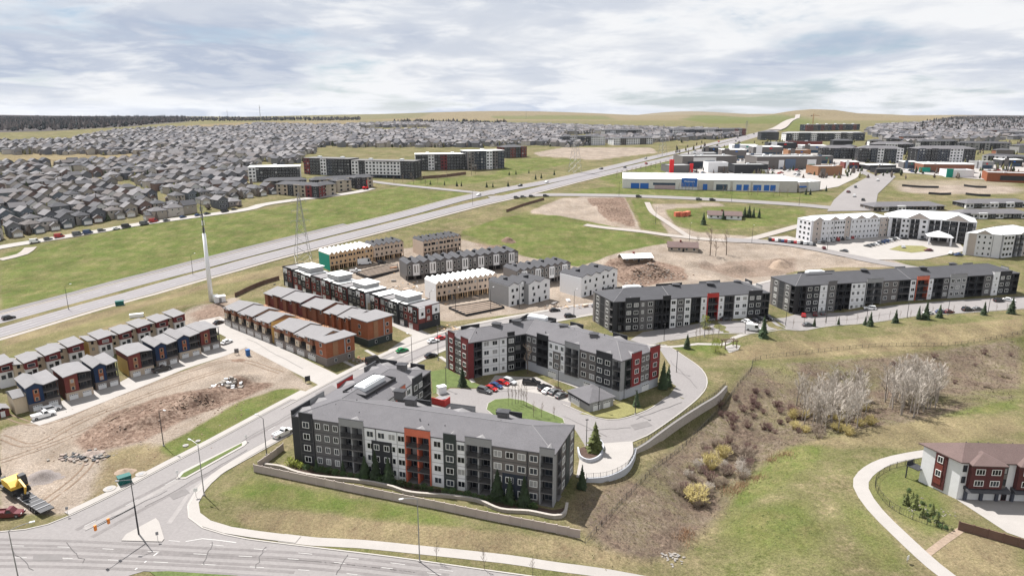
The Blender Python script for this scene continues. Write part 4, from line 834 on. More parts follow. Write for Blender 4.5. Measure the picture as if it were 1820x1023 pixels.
# ------------------------------------------------------------------ townhouse rows
def rel(root, p, z=None):
    q = Vector(p)-root.location
    if z is not None: q.z = z
    return q
def put(root, me, name, fr, s, d, z):
    p = fr.P(s, d, z); return ob(name, me, root, rel(root, p), math.atan2(fr.u.y, fr.u.x))
def row_root(label, p, group='townhouse rows', name='townhouse_row', z=None):
    return thing(name, label, 'townhouses', (p[0], p[1], HV(p[0], p[1]) if z is None else z), group=group)
def gabled_row(label, p0, p1, depth, n, H=8.6, wall='siding_grey', roof='shingle_dark', accent=None, under=True, end=None, lower='osb', wm='frame_white', peak=1.25, tall=False, second=None, vents=True):
    p0 = Vector((p0[0], p0[1], 0)); p1 = Vector((p1[0], p1[1], 0)); u = (p1-p0).normalized(); L = (p1-p0).length; z0 = HV(*p0.xy); z1 = HV(*p1.xy)
    root = row_root(label, (p0+p1)/2, z=(z0+z1)/2); W = L/n; rn = random.Random(label)
    for i in range(n):
        z = z0+(z1-z0)*(i+.5)/n; fr = MB().frame(p0, u); a0, a1 = i*W, (i+1)*W; q = W/4; zb = z+2.55 if under else z-1; st = .25*(i % 2)
        prof = [(a0, zb), (a1, zb), (a1, z+H), (a1-q, z+H+peak), ((a0+a1)/2, z+H), (a0+q, z+H+peak), (a0, z+H)]
        wl = wall if not second or i < second[0] else second[1]
        fr.prism(prof, st, depth); w = fr.build('wall', wl, root)
        t = .22; top = [(a0, z+H), (a0+q, z+H+peak), ((a0+a1)/2, z+H), (a1-q, z+H+peak), (a1, z+H)]
        rm = roof if not second or i < second[0] else second[2]
        MB().frame(p0, u).prism([(x, y+.02) for x, y in top]+[(x, y+t) for x, y in reversed(top)][::1], st-.35, depth+.35).build('roof', rm, root)
        if under:
            MB().frame(p0, u).box(a0, a1, 2.4+st, depth-.3, z-1, zb).build('lower_wall', lower, root)
            for k in range(3): x = a0+.15+(W-.5)*k/2; MB().frame(p0, u).box(x, x+.3, st+.05, st+.4, z-1, zb).build('post', lower, root)
            MB().frame(p0, u).box(a0+.5, (a0+a1)/2-.3, 2.3+st, 2.42+st, z, z+2.2).box((a0+a1)/2+.3, a1-.5, 2.3+st, 2.42+st, z, z+2.2).build('garage_shade_panel', 'shade_black', root)  # near-black panels paint the shade inside the open garages
        if accent:
            MB().frame(p0, u).box(a0+W*.36, a0+W*.74, st-.18, st+.1, zb+.1, z+H-.1).build('cladding_panel', accent, root)
            for k in (.47, .63): put(root, simple_win(.7, 3.6, wm), 'window', fr, a0+W*k, st-.18, z+4.0)
            for zz in (3.4, 6.0):
                for k in (.15, .88): put(root, simple_win(1.1, 1.7, wm), 'window', fr, a0+W*k, st, z+zz)
        else:
            for zz in (3.3, 6.1):
                for k in (.2, .45, .8) if zz > 5 else (.25, .75): put(root, simple_win(1.15, 1.35 if not tall else 1.6, wm), 'window', fr, a0+W*k, st, z+zz)
            if not under:
                for k in (.2, .8): put(root, simple_win(1.15, 1.35, wm), 'window', fr, a0+W*k, st, z+.7)
                put(root, door_mesh(1.1, 2.2, 'siding_dark'), 'door', fr, a0+W*.5, st, z)
        if vents:
            MB().frame(p0, u).box(a0+q*1.2, a0+q*2, depth*.5, depth*.5+.6, z+H+peak*.4, z+H+peak+.75).build('chimney', 'siding_dark', root)
    if end: MB().frame(p0, u).box(-.07, -.01, .2, depth-.05, z0+(.2 if under else -.5), z0+H-.05).build('end_cladding', end, root)
    return root
def gp(a, b): return G(a, b)
gabled_row('unfinished row with green wrapped end wall and white roof underlay beside the power line', gp(587.5,482), gp(664,466.5), 13, 5, H=8.4, wall='osb', roof='underlay', end='wrap_green', lower='osb', wm='osb', vents=False)
gabled_row('half-clad sheathed row with yellow insulation, next to the green wrapped row', gp(666,466), gp(718,456.5), 12, 3, H=8.4, wall='osb_pale', roof='shingle_dark', lower='osb', wm='osb_pale', second=None)
gabled_row('cream sheathed row with dark roof behind the grey gabled row', gp(753,457.5), gp(820,446), 13, 5, H=8.4, wall='osb_pale', roof='shingle_dark', lower='osb_pale', wm='frame_black', end='osb_pale')
gabled_row('long grey gabled row with white centre panels and tall windows', gp(724,500.7), gp(921,475), 12.5, 7, H=8.4, wall='siding_grey', roof='shingle_dark', accent='siding_white', lower='siding_taupe')
gabled_row('sheathed row with bright white roof underlay in the middle of the site', gp(776,537.5), gp(884,519), 11, 6, H=8.2, wall='osb_pale', roof='underlay', lower='osb', wm='osb_pale', end='wrap_white', vents=False)
for k, (a, b, lb) in enumerate((((904.6,545), (936,537.5), 'nearer of two white-fronted grey-sided blocks by the collector road'), ((940,541), (977,531), 'second white-fronted grey-sided block, right of its twin by the collector road'))):
    gabled_row(lb, gp(*a), gp(*b), 13.5, 1, H=8.9, wall='siding_white', roof='shingle_dark', under=False, end='siding_pale', wm='frame_black')
gabled_row('taupe gabled row half hidden behind the white-fronted blocks', gp(918,514), gp(1014,497), 12, 4, H=8.3, wall='siding_taupe', roof='shingle_dark', accent='siding_white', lower='siding_taupe', end='siding_taupe')
gabled_row('pair of white wrapped blocks beside the big soil mound', gp(1033,528.7), gp(1097,511), 13.5, 2, H=8.9, wall='wrap_white', roof='shingle_dark', under=False, end='wrap_white', wm='frame_black')
# brown rows with stepped shed roofs
def shed_unit(root, p0, u, a0, W, depth, z, H, front, up, k, garage=True, deckside=False):
    fr = MB().frame(p0, u); a1 = a0+W
    fr.box(a0, a1, .9, depth, z-1, z+H-.4); fr.build('wall', up, root)
    MB().frame(p0, u).box(a0+.02, a1-.02, 0, .9, z-1, z+2.75).build('lower_wall', 'brick_grey' if garage else up, root)
    zz = z+(0, .6, .2, .8)[k % 4]; ds = (0, .55, .15, .7)[k % 4]
    MB().frame(p0, u).prism([(.3, zz+H-.4), (depth, zz+H-.4), (depth*.62, zz+H+1.1)], a0+.01, a1-.01, 's').build('gable_wall', up, root)
    MB().frame(p0, u).prism([(-.25, zz+H-.55), (depth*.62, zz+H+1.15), (depth+.35, zz+H-.45), (depth+.35, zz+H-.25), (depth*.62, zz+H+1.38), (-.25, zz+H-.33)], a0-.04*(k % 2), a1+.04*(k % 2), 's').build('roof', 'shingle_light', root)
    if garage:
        put(root, garage_mesh(min(4.4, W-1.2), 2.2, 'garage_pale'), 'garage_door', fr, a0+W*.5, 0, z)
        MB().frame(p0, u).box(a0+W*.03, a0+W*.62, .1, .95, z+5.2, z+H-.2).build('bay', front, root)
        MB().frame(p0, u).box(a0+W*.03, a0+W*.36, .12, .95, z+2.8, z+5.2).build('bay', 'cream', root)
        MB().frame(p0, u).box(a0+W*.4, a0+W*.92, .82, .92, z+3.0, z+5.1).build('balcony_shade_panel', 'shade_black', root)  # flat black panel paints the shade of a balcony recess
        put(root, rail_mesh(W*.5), 'railing', fr, a0+W*.68, .15, z+2.78)
        put(root, simple_win(1.2, 1.4), 'window', fr, a0+W*.3, .1, z+6.2); put(root, simple_win(.6, 1.2), 'window', fr, a0+W*.2, .12, z+3.5)
        put(root, simple_win(.9, 1.2), 'window', fr, a0+W*.8, .9, z+6.2)
    else:
        for zz, kk in ((.2, .3), (3.4, .3), (6.1, .3), (6.1, .72)):
            put(root, simple_win(.9, 2.0 if zz < 1 else 1.4), 'window', fr, a0+W*kk, 0 if zz < 2.5 else .9, z+zz)
        MB().frame(p0, u).box(a0+W*.08, a0+W*.42, .1, .95, z+2.76, z+H-.6).build('bay', front, root)
        MB().frame(p0, u).box(a0+.3, a1-.3, -2.6, 0, z+2.7, z+2.82).build('deck', 'siding_wood', root)
        for x in (a0+.5, a1-.6): MB().frame(p0, u).box(x, x+.14, -2.5, -2.36, z-.5, z+4.1).build('deck_post', 'siding_wood', root)
mat('garage_pale', (.50, .49, .48), .6, .05)
def end_block(root, p0, u, a0, W, depth, z, H, m='siding_rust', low='brick_grey'):
    """taller flat-roofed block closing a row"""
    fr = MB().frame(p0, u); MB().frame(p0, u).box(a0, a0+W, -.4, depth, z+2.8, z+H+.4).build('wall', m, root)
    MB().frame(p0, u).box(a0+.1, a0+W-.15, -.25, depth-.1, z-1, z+2.78).build('lower_wall', low, root)
    MB().frame(p0, u).box(a0-.5, a0+W+.7, -1.1, depth+.6, z+H+.4, z+H+.7).build('roof', 'shingle_light', root)
    MB().frame(p0, u).box(a0-.05, a0+W+.08, -.48, depth+.08, z+2.7, z+2.86).build('trim_band', 'siding_pale', root)
    o = p0+u*(a0+W); w = Vector((-u.y, u.x, 0)); e = MB().frame((o.x, o.y, 0), w)
    for zz, hh in ((3.5, 1.3), (6.1, 1.3)):
        for d in (depth*.3, depth*.78): put(root, simple_win(1.2, hh), 'window', e, d, 0, z+zz)
    MB().frame((o.x, o.y, 0), w).box(depth*.2, depth*.38, -.12, .05, z+3.0, z+H).build('cladding_panel', 'siding_wood', root); MB().frame((o.x, o.y, 0), w).box(depth*.62, depth*.66, -.1, .05, z+3, z+H).build('trim_band', 'siding_pale', root)
    for d in (depth*.29, depth*.78): put(root, simple_win(.9, 1.2), 'window', e, d, .15, z+.8)
    for zz in (3.6, 6.2): put(root, simple_win(1.3, 1.4), 'window', fr, a0+W*.5, -.4, z+zz)
def shed_rows():
    a = G(400,577); b = G(583,651); u = (Vector((b.x, b.y, 0))-Vector((a.x, a.y, 0))).normalized(); p0 = Vector((a.x, a.y, 0)); t = lambda px, py: (Vector(G(px, py).xy).to_3d()-p0).dot(u)
    s1 = t(480,610); s2 = t(484,612); s3 = t(561,645); s4 = t(583,651)
    r = row_root('brown stepped row with garages along the concrete lane', p0+u*s1*.5)
    n = 6
    for i in range(n): shed_unit(r, p0, u, i*s1/n, s1/n, 10.7, 0, 7.3, 'siding_brown', 'siding_wood', i)
    MB().frame(p0, u).box(s1, s1+.06, .9, 10.7, -.5, 7.7).build('end_cladding', 'cream_yellow', r)
    r = row_root('shorter brown stepped row ending in a rust-red flat-roofed block', p0+u*(s2+s4)*.5)
    n = 4
    for i in range(n): shed_unit(r, p0, u, s2+1+i*(s3-s2-1)/n, (s3-s2-1)/n, 10.7, 0, 7.3, 'siding_brown', 'siding_wood', i)
    end_block(r, p0, u, s3, s4-s3+.2, 10.7, 0, 7.8)
    # the row behind, across the courtyard
    c = G(657,617); q = Vector((c.x, c.y, 0)); l0 = GZ(465,517,8.6); L = (Vector((l0.x, l0.y, 0))-q).length; p0 = q-u*L
    t = lambda px, py, z: (GZ(px, py, z)-Vector((p0.x, p0.y, z))).dot(u)
    s1 = t(554,556,8); s2 = s1+1.2; s4 = L; s3 = L-9.5
    r = row_root('rear brown stepped row with timber decks across the courtyard', p0+u*s1*.5)
    n = 6
    for i in range(n): shed_unit(r, p0, u, i*s1/n, s1/n, 10.5, 0, 8.0, 'siding_brown', 'siding_brick' if i < 4 else 'siding_brown', i, False)
    MB().frame(p0, u).box(s1, s1+.06, 1, 10.4, -.5, 7.8).build('end_cladding', 'siding_rust', r)
    r = row_root('rear rust-brown row with the larger flat-roofed end block', p0+u*(s2+s4)*.5)
    n = 4
    for i in range(n): shed_unit(r, p0, u, s2+i*(s3-s2)/n, (s3-s2)/n, 10.5, 0, 8.0, 'siding_rust', 'siding_brown', i, False)
    end_block(r, p0, u, s3, s4-s3, 10.5, 0, 9.0, 'siding_rust', 'siding_green')
shed_rows()
# dark modern flat-roofed rows
def modern_rows():
    a = G(505,507); b = G(743,588); p0 = Vector((a.x, a.y, 0)); p1 = Vector((b.x, b.y, 0)); u = (p1-p0).normalized(); L = (p1-p0).length
    t = lambda px, py: (Vector(G(px, py).xy).to_3d()-p0).dot(u); dp = 11
    cuts = [(0, t(572,530), 4, 'far dark flat-roofed modern row nearest the highway', 'siding_white'), (t(575,531), t(650,557), 5, 'middle dark modern row with white stair towers and pale end wall', 'siding_white'), (t(660,560), L, 5, 'near dark modern row with red and black cladding at the corner', 'siding_white')]
    pal = ['siding_dark', 'siding_brick', 'siding_black', 'siding_brick', 'siding_dark']
    for g, (s0, s1, n, lb, cap) in enumerate(cuts):
        r = row_root(lb, p0+u*(s0+s1)/2); W = (s1-s0)/n; rn = random.Random(g)
        for i in range(n):
            x0 = s0+i*W; x1 = x0+W; z = HV(*(p0+u*x0).xy); st = .5*(i % 2); H = 8.6+(.5 if i in (0, n-1) else 0); fr = MB().frame(p0, u)
            MB().frame(p0, u).box(x0, x1, st, dp, z-1, z+H-.3).build('wall', pal[(i+g) % 5], r)
            MB().frame(p0, u).box(x0+W*.55, x1-.1, st-.25, st+.1, z+2.8, z+H-.9).build('bay', pal[(i+g+1) % 5], r)
            MB().frame(p0, u).box(x0+W*.08, x0+W*.5, st-.12, st+.1, z+H-2.6, z+H-.35).build('cladding_panel', 'siding_pale' if i % 2 else 'siding_white', r)
            MB().frame(p0, u).box(x0-.03, x1+.03, st-.15, dp+.1, z+H-.28, z+H).build('roof', 'roof_white' if (i+g) % 3 else 'shingle_light', r)
            rim = MB().frame(p0, u); rim.box(x0-.05, x1+.05, st-.2, st, z+H-.3, z+H+.35).box(x0-.05, x0+.15, st, dp, z+H+.01, z+H+.3).build('parapet', 'siding_black', r)
            put(r, garage_mesh(2.3, 2.2), 'garage_door', fr, x0+W*.3, st, z)
            for zz in (3.5, 6.2): put(r, simple_win(1.3, 1.5), 'window', fr, x0+W*.77, st-.25, z+zz); put(r, simple_win(1.0, 1.3), 'window', fr, x0+W*.28, st-.12 if zz > 6 else st, z+zz)
            if (i+g) % 3 == 1 and i < n-1:
                MB().frame(p0, u).box(x0+.4, x1+W*.35, 3.2, dp-.6, z+H+.02, z+H+2.2).build('stair_tower', 'siding_pale', r); MB().frame(p0, u).box(x0+.1, x1+W*.45, 2.6, dp-.3, z+H+2.2, z+H+2.4).build('tower_roof', 'roof_white', r)
        z = HV(*(p0+u*s1).xy); MB().frame(p0, u).box(s1, s1+.1, .5, dp, z-.5, z+8.3).build('end_cladding', 'siding_white' if g < 2 else 'siding_dark', r)
        if g < 2: MB().frame(p0, u).box(s1+.1, s1+.16, 1.2, 5, z-.5, z+4.2).build('cladding_panel', 'cream', r)
        else:
            o = p0+u*(s1+.1); w = Vector((-u.y, u.x, 0)); e = MB().frame((o.x, o.y, 0), w)
            for d0, d1, m, z_0, z_1 in ((.5, 3.4, 'siding_white', 4.6, 8.9), (3.6, 6.8, 'siding_brick', 2.8, 8.9), (7, 10.6, 'siding_white', 5.2, 8.6), (.5, 3.2, 'siding_brick', 2.8, 4.5)):
                MB().frame((o.x, o.y, 0), w).box(d0, d1, -.3, 0, z_0, z_1).build('cladding_panel', m, r)
            for d, zz in ((2, 5.6), (5, 3.4), (5, 6.2), (8.8, 6), (8.8, 3)): put(r, simple_win(1.3, 1.4), 'window', e, d, -.3, zz)
modern_rows()
# blue and red duplex row along the left drive
def duplex_row():
    units = [((54,732.5), (107.6,718.6), 'siding_blue'), ((120,712), (163,699), 'siding_brick'), ((172,693), (212,683), 'siding_blue'), ((233,671), (273,661), 'siding_brick'), ((280,653), (315,643), 'siding_blue'), ((320,638), (354.6,628), 'siding_blue'), ((359.5,624.7), (389.5,616.4), 'siding_brick')]
    roots = {}
    for i, (a, b, m) in enumerate(units):
        A_ = G(*a); B_ = G(*b); p0 = Vector((A_.x, A_.y, 0)); u = Vector((B_.x-A_.x, B_.y-A_.y, 0)); W = u.length+.35; u.normalize()
        u = Vector((math.cos(.84), math.sin(.84), 0)); g = 0 if i < 3 else 1
        if g not in roots: roots[g] = row_root('blue and red duplex row at the left edge of the dirt lot, cream end gable' if g == 0 else 'blue and red duplex row nearer the brown rows, with balconies', p0)
        r = roots[g]; fr = MB().frame(p0, u); dp = 10.5; h = W*.5; cap = 9.0
        MB().frame(p0, u).box(-.02, W, -.12, 1, -.5, 2.75).build('lower_wall', 'brick_grey' if i % 2 == 0 else 'beige', r)
        MB().frame(p0, u).prism([(0, 2.7), (h, 2.7), (h, cap-.6), (h*.55, cap+.7), (0, cap-.5)] if m == 'siding_blue' else [(0, 2.7), (h, 2.7), (h, cap+.3), (0, cap-.3)], 0, 1.9).build('bay', m, r)
        MB().frame(p0, u).box(.05, W-.05, 1.85, dp, -.5, cap-.65).build('wall', m if i not in (3,) else 'siding_brick', r)
        MB().frame(p0, u).box(h+.05, W-.05, 1.8, 1.9, 2.8, cap-.7).build('balcony_back', 'siding_black', r)  # back wall blackened, recess shade put into its colour
        for zf in (2.75, 5.6):
            MB().frame(p0, u).box(h+.02, W-.05, -.1, 1.85, zf, zf+.22).build('balcony_slab', 'siding_taupe', r); put(r, rail_mesh(h-.2), 'railing', fr, (h+W)/2, .02, zf+.22); put(r, door_mesh(1.8, 1.8, 'siding_taupe'), 'balcony_door', fr, (h+W)/2, 1.8, zf+.25)
        MB().frame(p0, u).box(W-.25, W-.05, -.05, .15, 2.9, cap-.4).build('post', 'siding_dark', r)
        prof = [(-.35, cap-.45), (h*.55, cap+.78), (h+.2, cap-.55), (W+.1, cap+.15), (W+.1, cap+.4), (h+.2, cap-.3), (h*.55, cap+1.02), (-.35, cap-.2)] if m == 'siding_blue' else [(-.3, cap-.3), (h, cap+.3), (W+.1, cap-.1), (W+.1, cap+.12), (h, cap+.55), (-.3, cap-.05)]
        MB().frame(p0, u).prism(prof, -.5, dp+.3).build('roof', 'shingle_light', r)
        MB().frame(p0, u).box(h*.36, h*.74, -.1, .05, 3.4, 7.6).build('cladding_panel', 'siding_rust' if m == 'siding_blue' else 'siding_wood', r)
        for zz in (3.5, 6.1): put(r, simple_win(.85, 1.3, 'cream'), 'window', fr, h*.55, -.1, zz)
        for k in (.25, .75): put(r, garage_mesh(2.2, 2.0), 'garage_door', fr, W*k, -.12, 0)
        if i in (0, 3):   # end walls
            MB().frame(p0, u).box(-.12, -.03, 1.2, dp-1, -.4, 6.4).build('end_cladding', 'cream' if i == 0 else 'cream_yellow', r)
        if i == 0:
            e = MB().frame(p0, u); e.prism([(1.0, 5.6), (dp-2, 5.6), (dp-2, 5.8), (dp*.45, 7.2), (1.0, 5.8)], -3.2, -.1, 's'); e.build('side_roof', 'shingle_light', r); MB().frame(p0, u).box(-3, -.13, 1.3, dp-2.3, -.4, 5.6).build('side_wall', 'cream', r)
            s = thing('garden_shed', 'small maroon lean-to shed with white door beside the cream end gable', 'shed', (p0.x-7, p0.y+3, 0)); f2 = MB().frame(p0-u*7.2, u); f2.box(0, 3, 2, 6, -.3, 2.4); f2.build('wall', 'siding_brick', s)
            MB().frame(p0-u*7.2, u).prism([(-.3, 2.4), (1.5, 3.2), (3.3, 2.4), (3.3, 2.55), (1.5, 3.4), (-.3, 2.55)], 1.7, 6.3).build('roof', 'shingle_light', s); MB().frame(p0-u*7.2, u).box(1, 2, 1.93, 2.05, 0, 2).build('door', 'garage_white', s)
MB.ZS = .82
duplex_row()
def cream_row():
    tops = [(22.6,642), (65.6,637), (106.5,623), (148,608), (198,595), (233,586), (266,575), (298,566), (328,557)]; roots = {}
    u = Vector((math.cos(.86), math.sin(.86), 0)); cap = 9.0
    for i, (a, b) in enumerate(tops):
        c = GZ(a, b, (cap+.3)*MB.ZS); g = 0 if i < 4 else 1; p1 = Vector((c.x, c.y, 0)); nx = GZ(*tops[i-1], (cap+.3)*MB.ZS) if i else None
        W = 7.0 if nx is None else min(8.2, max(5.8, (p1-Vector((nx.x, nx.y, 0))).dot(u)))
        if i == 4: W = 7
        p0 = p1-u*W; h = W*.58
        if g not in roots: roots[g] = row_root('cream and maroon townhouse row behind the blue duplexes, left half' if g == 0 else 'cream and maroon townhouse row behind the blue duplexes, right half', p0)
        r = roots[g]; fr = MB().frame(p0, u); dp = 9.5
        MB().frame(p0, u).box(.02, W-.02, 1.6, dp, -.5, cap-1.15).build('wall', 'cream', r)
        MB().frame(p0, u).prism([(W-h, cap-2.9), (W, cap-2.9), (W, cap+.25), (W-h, cap-.35)], 0, 2).build('bay', 'siding_maroon', r)
        MB().frame(p0, u).box(W-h+.05, W-.05, .3, 1.7, -.5, cap-2.9).build('lower_wall', 'siding_white', r)
        st = .5*(i % 2); MB().frame(p0, u).prism([(W-h-.25, cap-.42), (W+.2, cap+.3), (W+.2, cap+.52), (W-h-.25, cap-.2)], -.35, dp+.3-st).build('roof', 'shingle_light', r)
        MB().frame(p0, u).prism([(-.1, cap-.55), (W-h-.27, cap-1.1), (W-h-.27, cap-.9), (-.1, cap-.35)], 1.1, dp-.4+st).build('lower_roof', 'shingle_light', r)
        put(r, simple_win(2.0, 1.3), 'window', fr, W-h*.5, 0, cap-2.3)
        for k in (.3, .7): put(r, simple_win(1.1, 1.5 if k > .5 else 2.1, 'frame_black'), 'window', fr, W-h*k, .3, 3.3)
        for zz in (4.0, 6.6): put(r, simple_win(.8, 1.2, 'frame_black'), 'window', fr, (W-h)*.5, 1.6, zz)
        if i == 4: MB().frame(p0, u).box(-.1, 0, .5, dp-.5, -.4, cap-1.0).build('end_cladding', 'cream_yellow', r)
cream_row()
MB.ZS = 1.0
# ------------------------------------------------------------------ suburb houses
def proj(x, y, z):
    dx, dy, dz = x, y, z-CAMH; zc = dy*math.cos(PITCH)-dz*math.sin(PITCH); yc = -dz*math.cos(PITCH)-dy*math.sin(PITCH)
    return 910+F*dx/zc, 511.5+F*yc/zc
def pip(x, y, poly):
    r = False; n = len(poly)
    for i in range(n):
        x0, y0 = poly[i]; x1, y1 = poly[(i+1) % n]
        if (y0 > y) != (y1 > y) and x < (x1-x0)*(y-y0)/(y1-y0)+x0: r = not r
    return r
def house_meshes(v):
    w = (8.0, 7.4, 9.0, 8.0, 6.8, 9.6)[v]; d = (10.5, 11.5, 9.5, 9.2, 11, 10)[v]; H = (5.6, 5.8, 5.4, 5.8, 6, 3.4)[v]; r = (2.3, 2.6, 2.2, 2.8, 2.4, 2.2)[v]
    a = MB(); hip = v in (0, 2, 5)
    if hip:
        a.box(-w/2, w/2, -d/2, d/2, -1.5, H)
        rf = MB(); e = .45; q = [(-w/2-e, -d/2-e, H), (w/2+e, -d/2-e, H), (w/2+e, d/2+e, H), (-w/2-e, d/2+e, H), (0, -d/2+w*.42, H+r), (0, d/2-w*.42, H+r)]
        rf.raw(q+[(x, y, z-.25) for x, y, z in q[:4]], [(0, 1, 4), (1, 2, 5, 4), (2, 3, 5), (3, 0, 4, 5), (6, 7, 1, 0), (7, 8, 2, 1), (8, 9, 3, 2), (9, 6, 0, 3), (9, 8, 7, 6)])
    else:
        a.prism([(-w/2, -1.5), (w/2, -1.5), (w/2, H), (0, H+r), (-w/2, H)], -d/2, d/2)
        rf = MB(); rf.prism([(-w/2-.5, H-.2), (0, H+r+.02), (w/2+.5, H-.2), (w/2+.5, H+.08), (0, H+r+.3), (-w/2-.5, H+.08)], -d/2-.4, d/2+.4)
    g = 5.2; gx = -w/2+g/2 if v % 2 else w/2-g/2
    gb = MB(); gb.prism([(gx-g/2, -1.5), (gx+g/2, -1.5), (gx+g/2, 2.9), (gx, 4.6), (gx-g/2, 2.9)], -d/2-4, -d/2)
    gr = MB(); gr.prism([(gx-g/2-.4, 2.75), (gx, 4.65), (gx+g/2+.4, 2.75), (gx+g/2+.4, 2.98), (gx, 4.9), (gx-g/2-.4, 2.98)], -d/2-4.4, -d/2+.5)
    return dict(w=w, d=d, H=H, gx=gx, wall=a.mesh('wall', 'house_wall'), roof=rf.mesh('roof', 'house_roof'), garage=gb.mesh('garage', 'house_wall'), garage_roof=gr.mesh('garage_roof', 'house_roof'), raw=(a, rf, gb, gr))
HM = [house_meshes(v) for v in range(6)]
SUB = [(-140,470),(-60,446),(0,434),(60,424),(190,403),(215,397),(425,368),(445,352),(500,344),(432,332),(432,302),(530,292),(540,276),(680,268),(760,262),(880,262),(940,258),(1000,262),(1070,258),(1300,246),(1320,240),(1280,233),(1100,229),(960,224),(800,221),(700,221),(560,226),(460,222),(420,229),(300,230),(200,236),(120,252),(-160,262)]
HOLES = [[(-160,276),(0,275),(255,275),(262,288),(200,291),(0,296),(-160,300)], [(630,228),(760,226),(780,234),(650,236)], [(560,262),(1000,262),(1000,300),(560,300)], [(1000,240),(1070,238),(1080,246),(1010,250)]]
R2B = [(1600,262),(1640,256),(1800,250),(1900,256),(1900,214),(1700,216),(1560,226),(1540,236)]
ed = Vector((.66, .75, 0)).normalized(); ev = Vector((-ed.y, ed.x, 0)); E0 = Vector((-289, 379, 0)); rnh = random.Random(11)
cand = []
def gen_rows(poly, holes, e0, u, v, arange, vmax):
    off = 9.0; k = 0
    while off < vmax:
        s = arange[0]+rnh.uniform(0, 20); cnt = 0; big = off > 700
        while s < arange[1]:
            p = e0+u*s+v*(off+10*math.sin(s/170+off/300)); s += rnh.uniform(9.2, 11.2); cnt += 1
            if cnt % 14 == 0: s += 14
            if p.y < 330 or p.y > 3000: continue
            if abs(p.x) > p.y*.86+60: continue
            x, y = proj(p.x, p.y, float(np.interp(p.y, HB[:, 0], HB[:, 1])))
            if not pip(x, y, poly) or any(pip(x, y, h) for h in holes): continue
            if big and rnh.random() < .12: continue
            cand.append((p.y, p.x, math.atan2(u.y, u.x)+(math.pi if k % 2 == 0 else 0)+rnh.uniform(-.09, .09)+(math.pi/2 if rnh.random() < .12 else 0), rnh.randrange(5) if rnh.random() < .93 else 5))
        off += (24 if k % 2 == 0 else 17)*(1 if off < 900 else 1.3); k += 1
gen_rows(SUB, HOLES, E0, ed, ev, (-500, 3600), 2600)
cand.sort(); NIND = 292
hl_near = ['two-storey house with grey roof at the near edge of the left suburb', 'two-storey house in the left suburb, among rows of near-identical houses']
far_wall = MB(); far_roof = MB()
def add_raw(dst, src, x, y, z, c, s):
    k = len(dst.v); dst.v += [(x+p[0]*c-p[1]*s, y+p[0]*s+p[1]*c, z+p[2]) for p in src.v]; dst.f += [tuple(i+k for i in f) for f in src.f]; dst.m += src.m
for i, (y, x, r, v) in enumerate(cand):
    z = HV(x, y); h = HM[v]
    if i < NIND:
        t = thing('house', '%s %s, %s' % (('hip-roofed', 'gable-fronted', 'wide hip-roofed', 'steep-gabled', 'narrow gabled', 'single-storey')[v], 'house', 'facing the road along the green field' if i < 40 else ('in the near left rows of the suburb' if x < -330 else 'in the near middle rows of the suburb') if i < 160 else ('in the rows below the dry meadow' if x < -330 else 'in the rows beside the apartment group')), 'house', (x, y, z), r, 'suburban houses')
        ob('wall', h['wall'], t); rf = ob('roof', h['roof'], t); ob('garage', h['garage'], t); ob('garage_roof', h['garage_roof'], t)
        if i < 130:
            w, d = h['w'], h['d']
            ob('garage_door', garage_mesh(4.4, 2.2), t, (h['gx'], -d/2-4, 0))
            for zz in ((3.7,) if v == 5 else (3.6,)):
                for q in (-.25, .25): ob('window', simple_win(1.5, 1.3), t, (w*q, -d/2, zz if v != 5 else 1.2))
            for q in (-.3, .05, .3):
                ob('window', simple_win(1.4, 1.3), t, (w*q, d/2, 3.7 if v != 5 else 1.2), math.pi)
                if v != 5: ob('window', simple_win(1.4, 1.5), t, (w*q, d/2, .8), math.pi)
            for q in (-.2, .2): ob('window', simple_win(.9, 1.2), t, (w/2, d*q, 3.7 if v != 5 else 1.2), math.pi/2)
            ob('window', simple_win(.9, 1.2), t, (-w/2, 0, 3.7 if v != 5 else 1.2), -math.pi/2)
    else:
        c, s = math.cos(r), math.sin(r); a, rf, gb, gr = h['raw']; add_raw(far_wall, a, x, y, z, c, s); add_raw(far_roof, rf, x, y, z, c, s)
        if i < 2600: add_raw(far_wall, gb, x, y, z, c, s); add_raw(far_roof, gr, x, y, z, c, s)
cand_all = list(cand)
cand.clear(); gen_rows(R2B, [], Vector((560, 900, 0)), Vector((.95, .3, 0)).normalized(), Vector((-.3, .95, 0)).normalized(), (-200, 2600), 2200)
for y, x, r, v in cand:
    z = HV(x, y); c, s = math.cos(r), math.sin(r); a, rf, gb, gr = HM[v]['raw']; add_raw(far_wall, a, x, y, z, c, s); add_raw(far_roof, rf, x, y, z, c, s)
fh = thing('far_houses', 'mass of grey-roofed houses filling the far suburb up to the skyline', 'houses', (0, 0, 0)); fh['kind'] = 'stuff'
far_wall.build('wall', 'far_wall', fh); far_roof.build('roof', 'far_roof', fh)
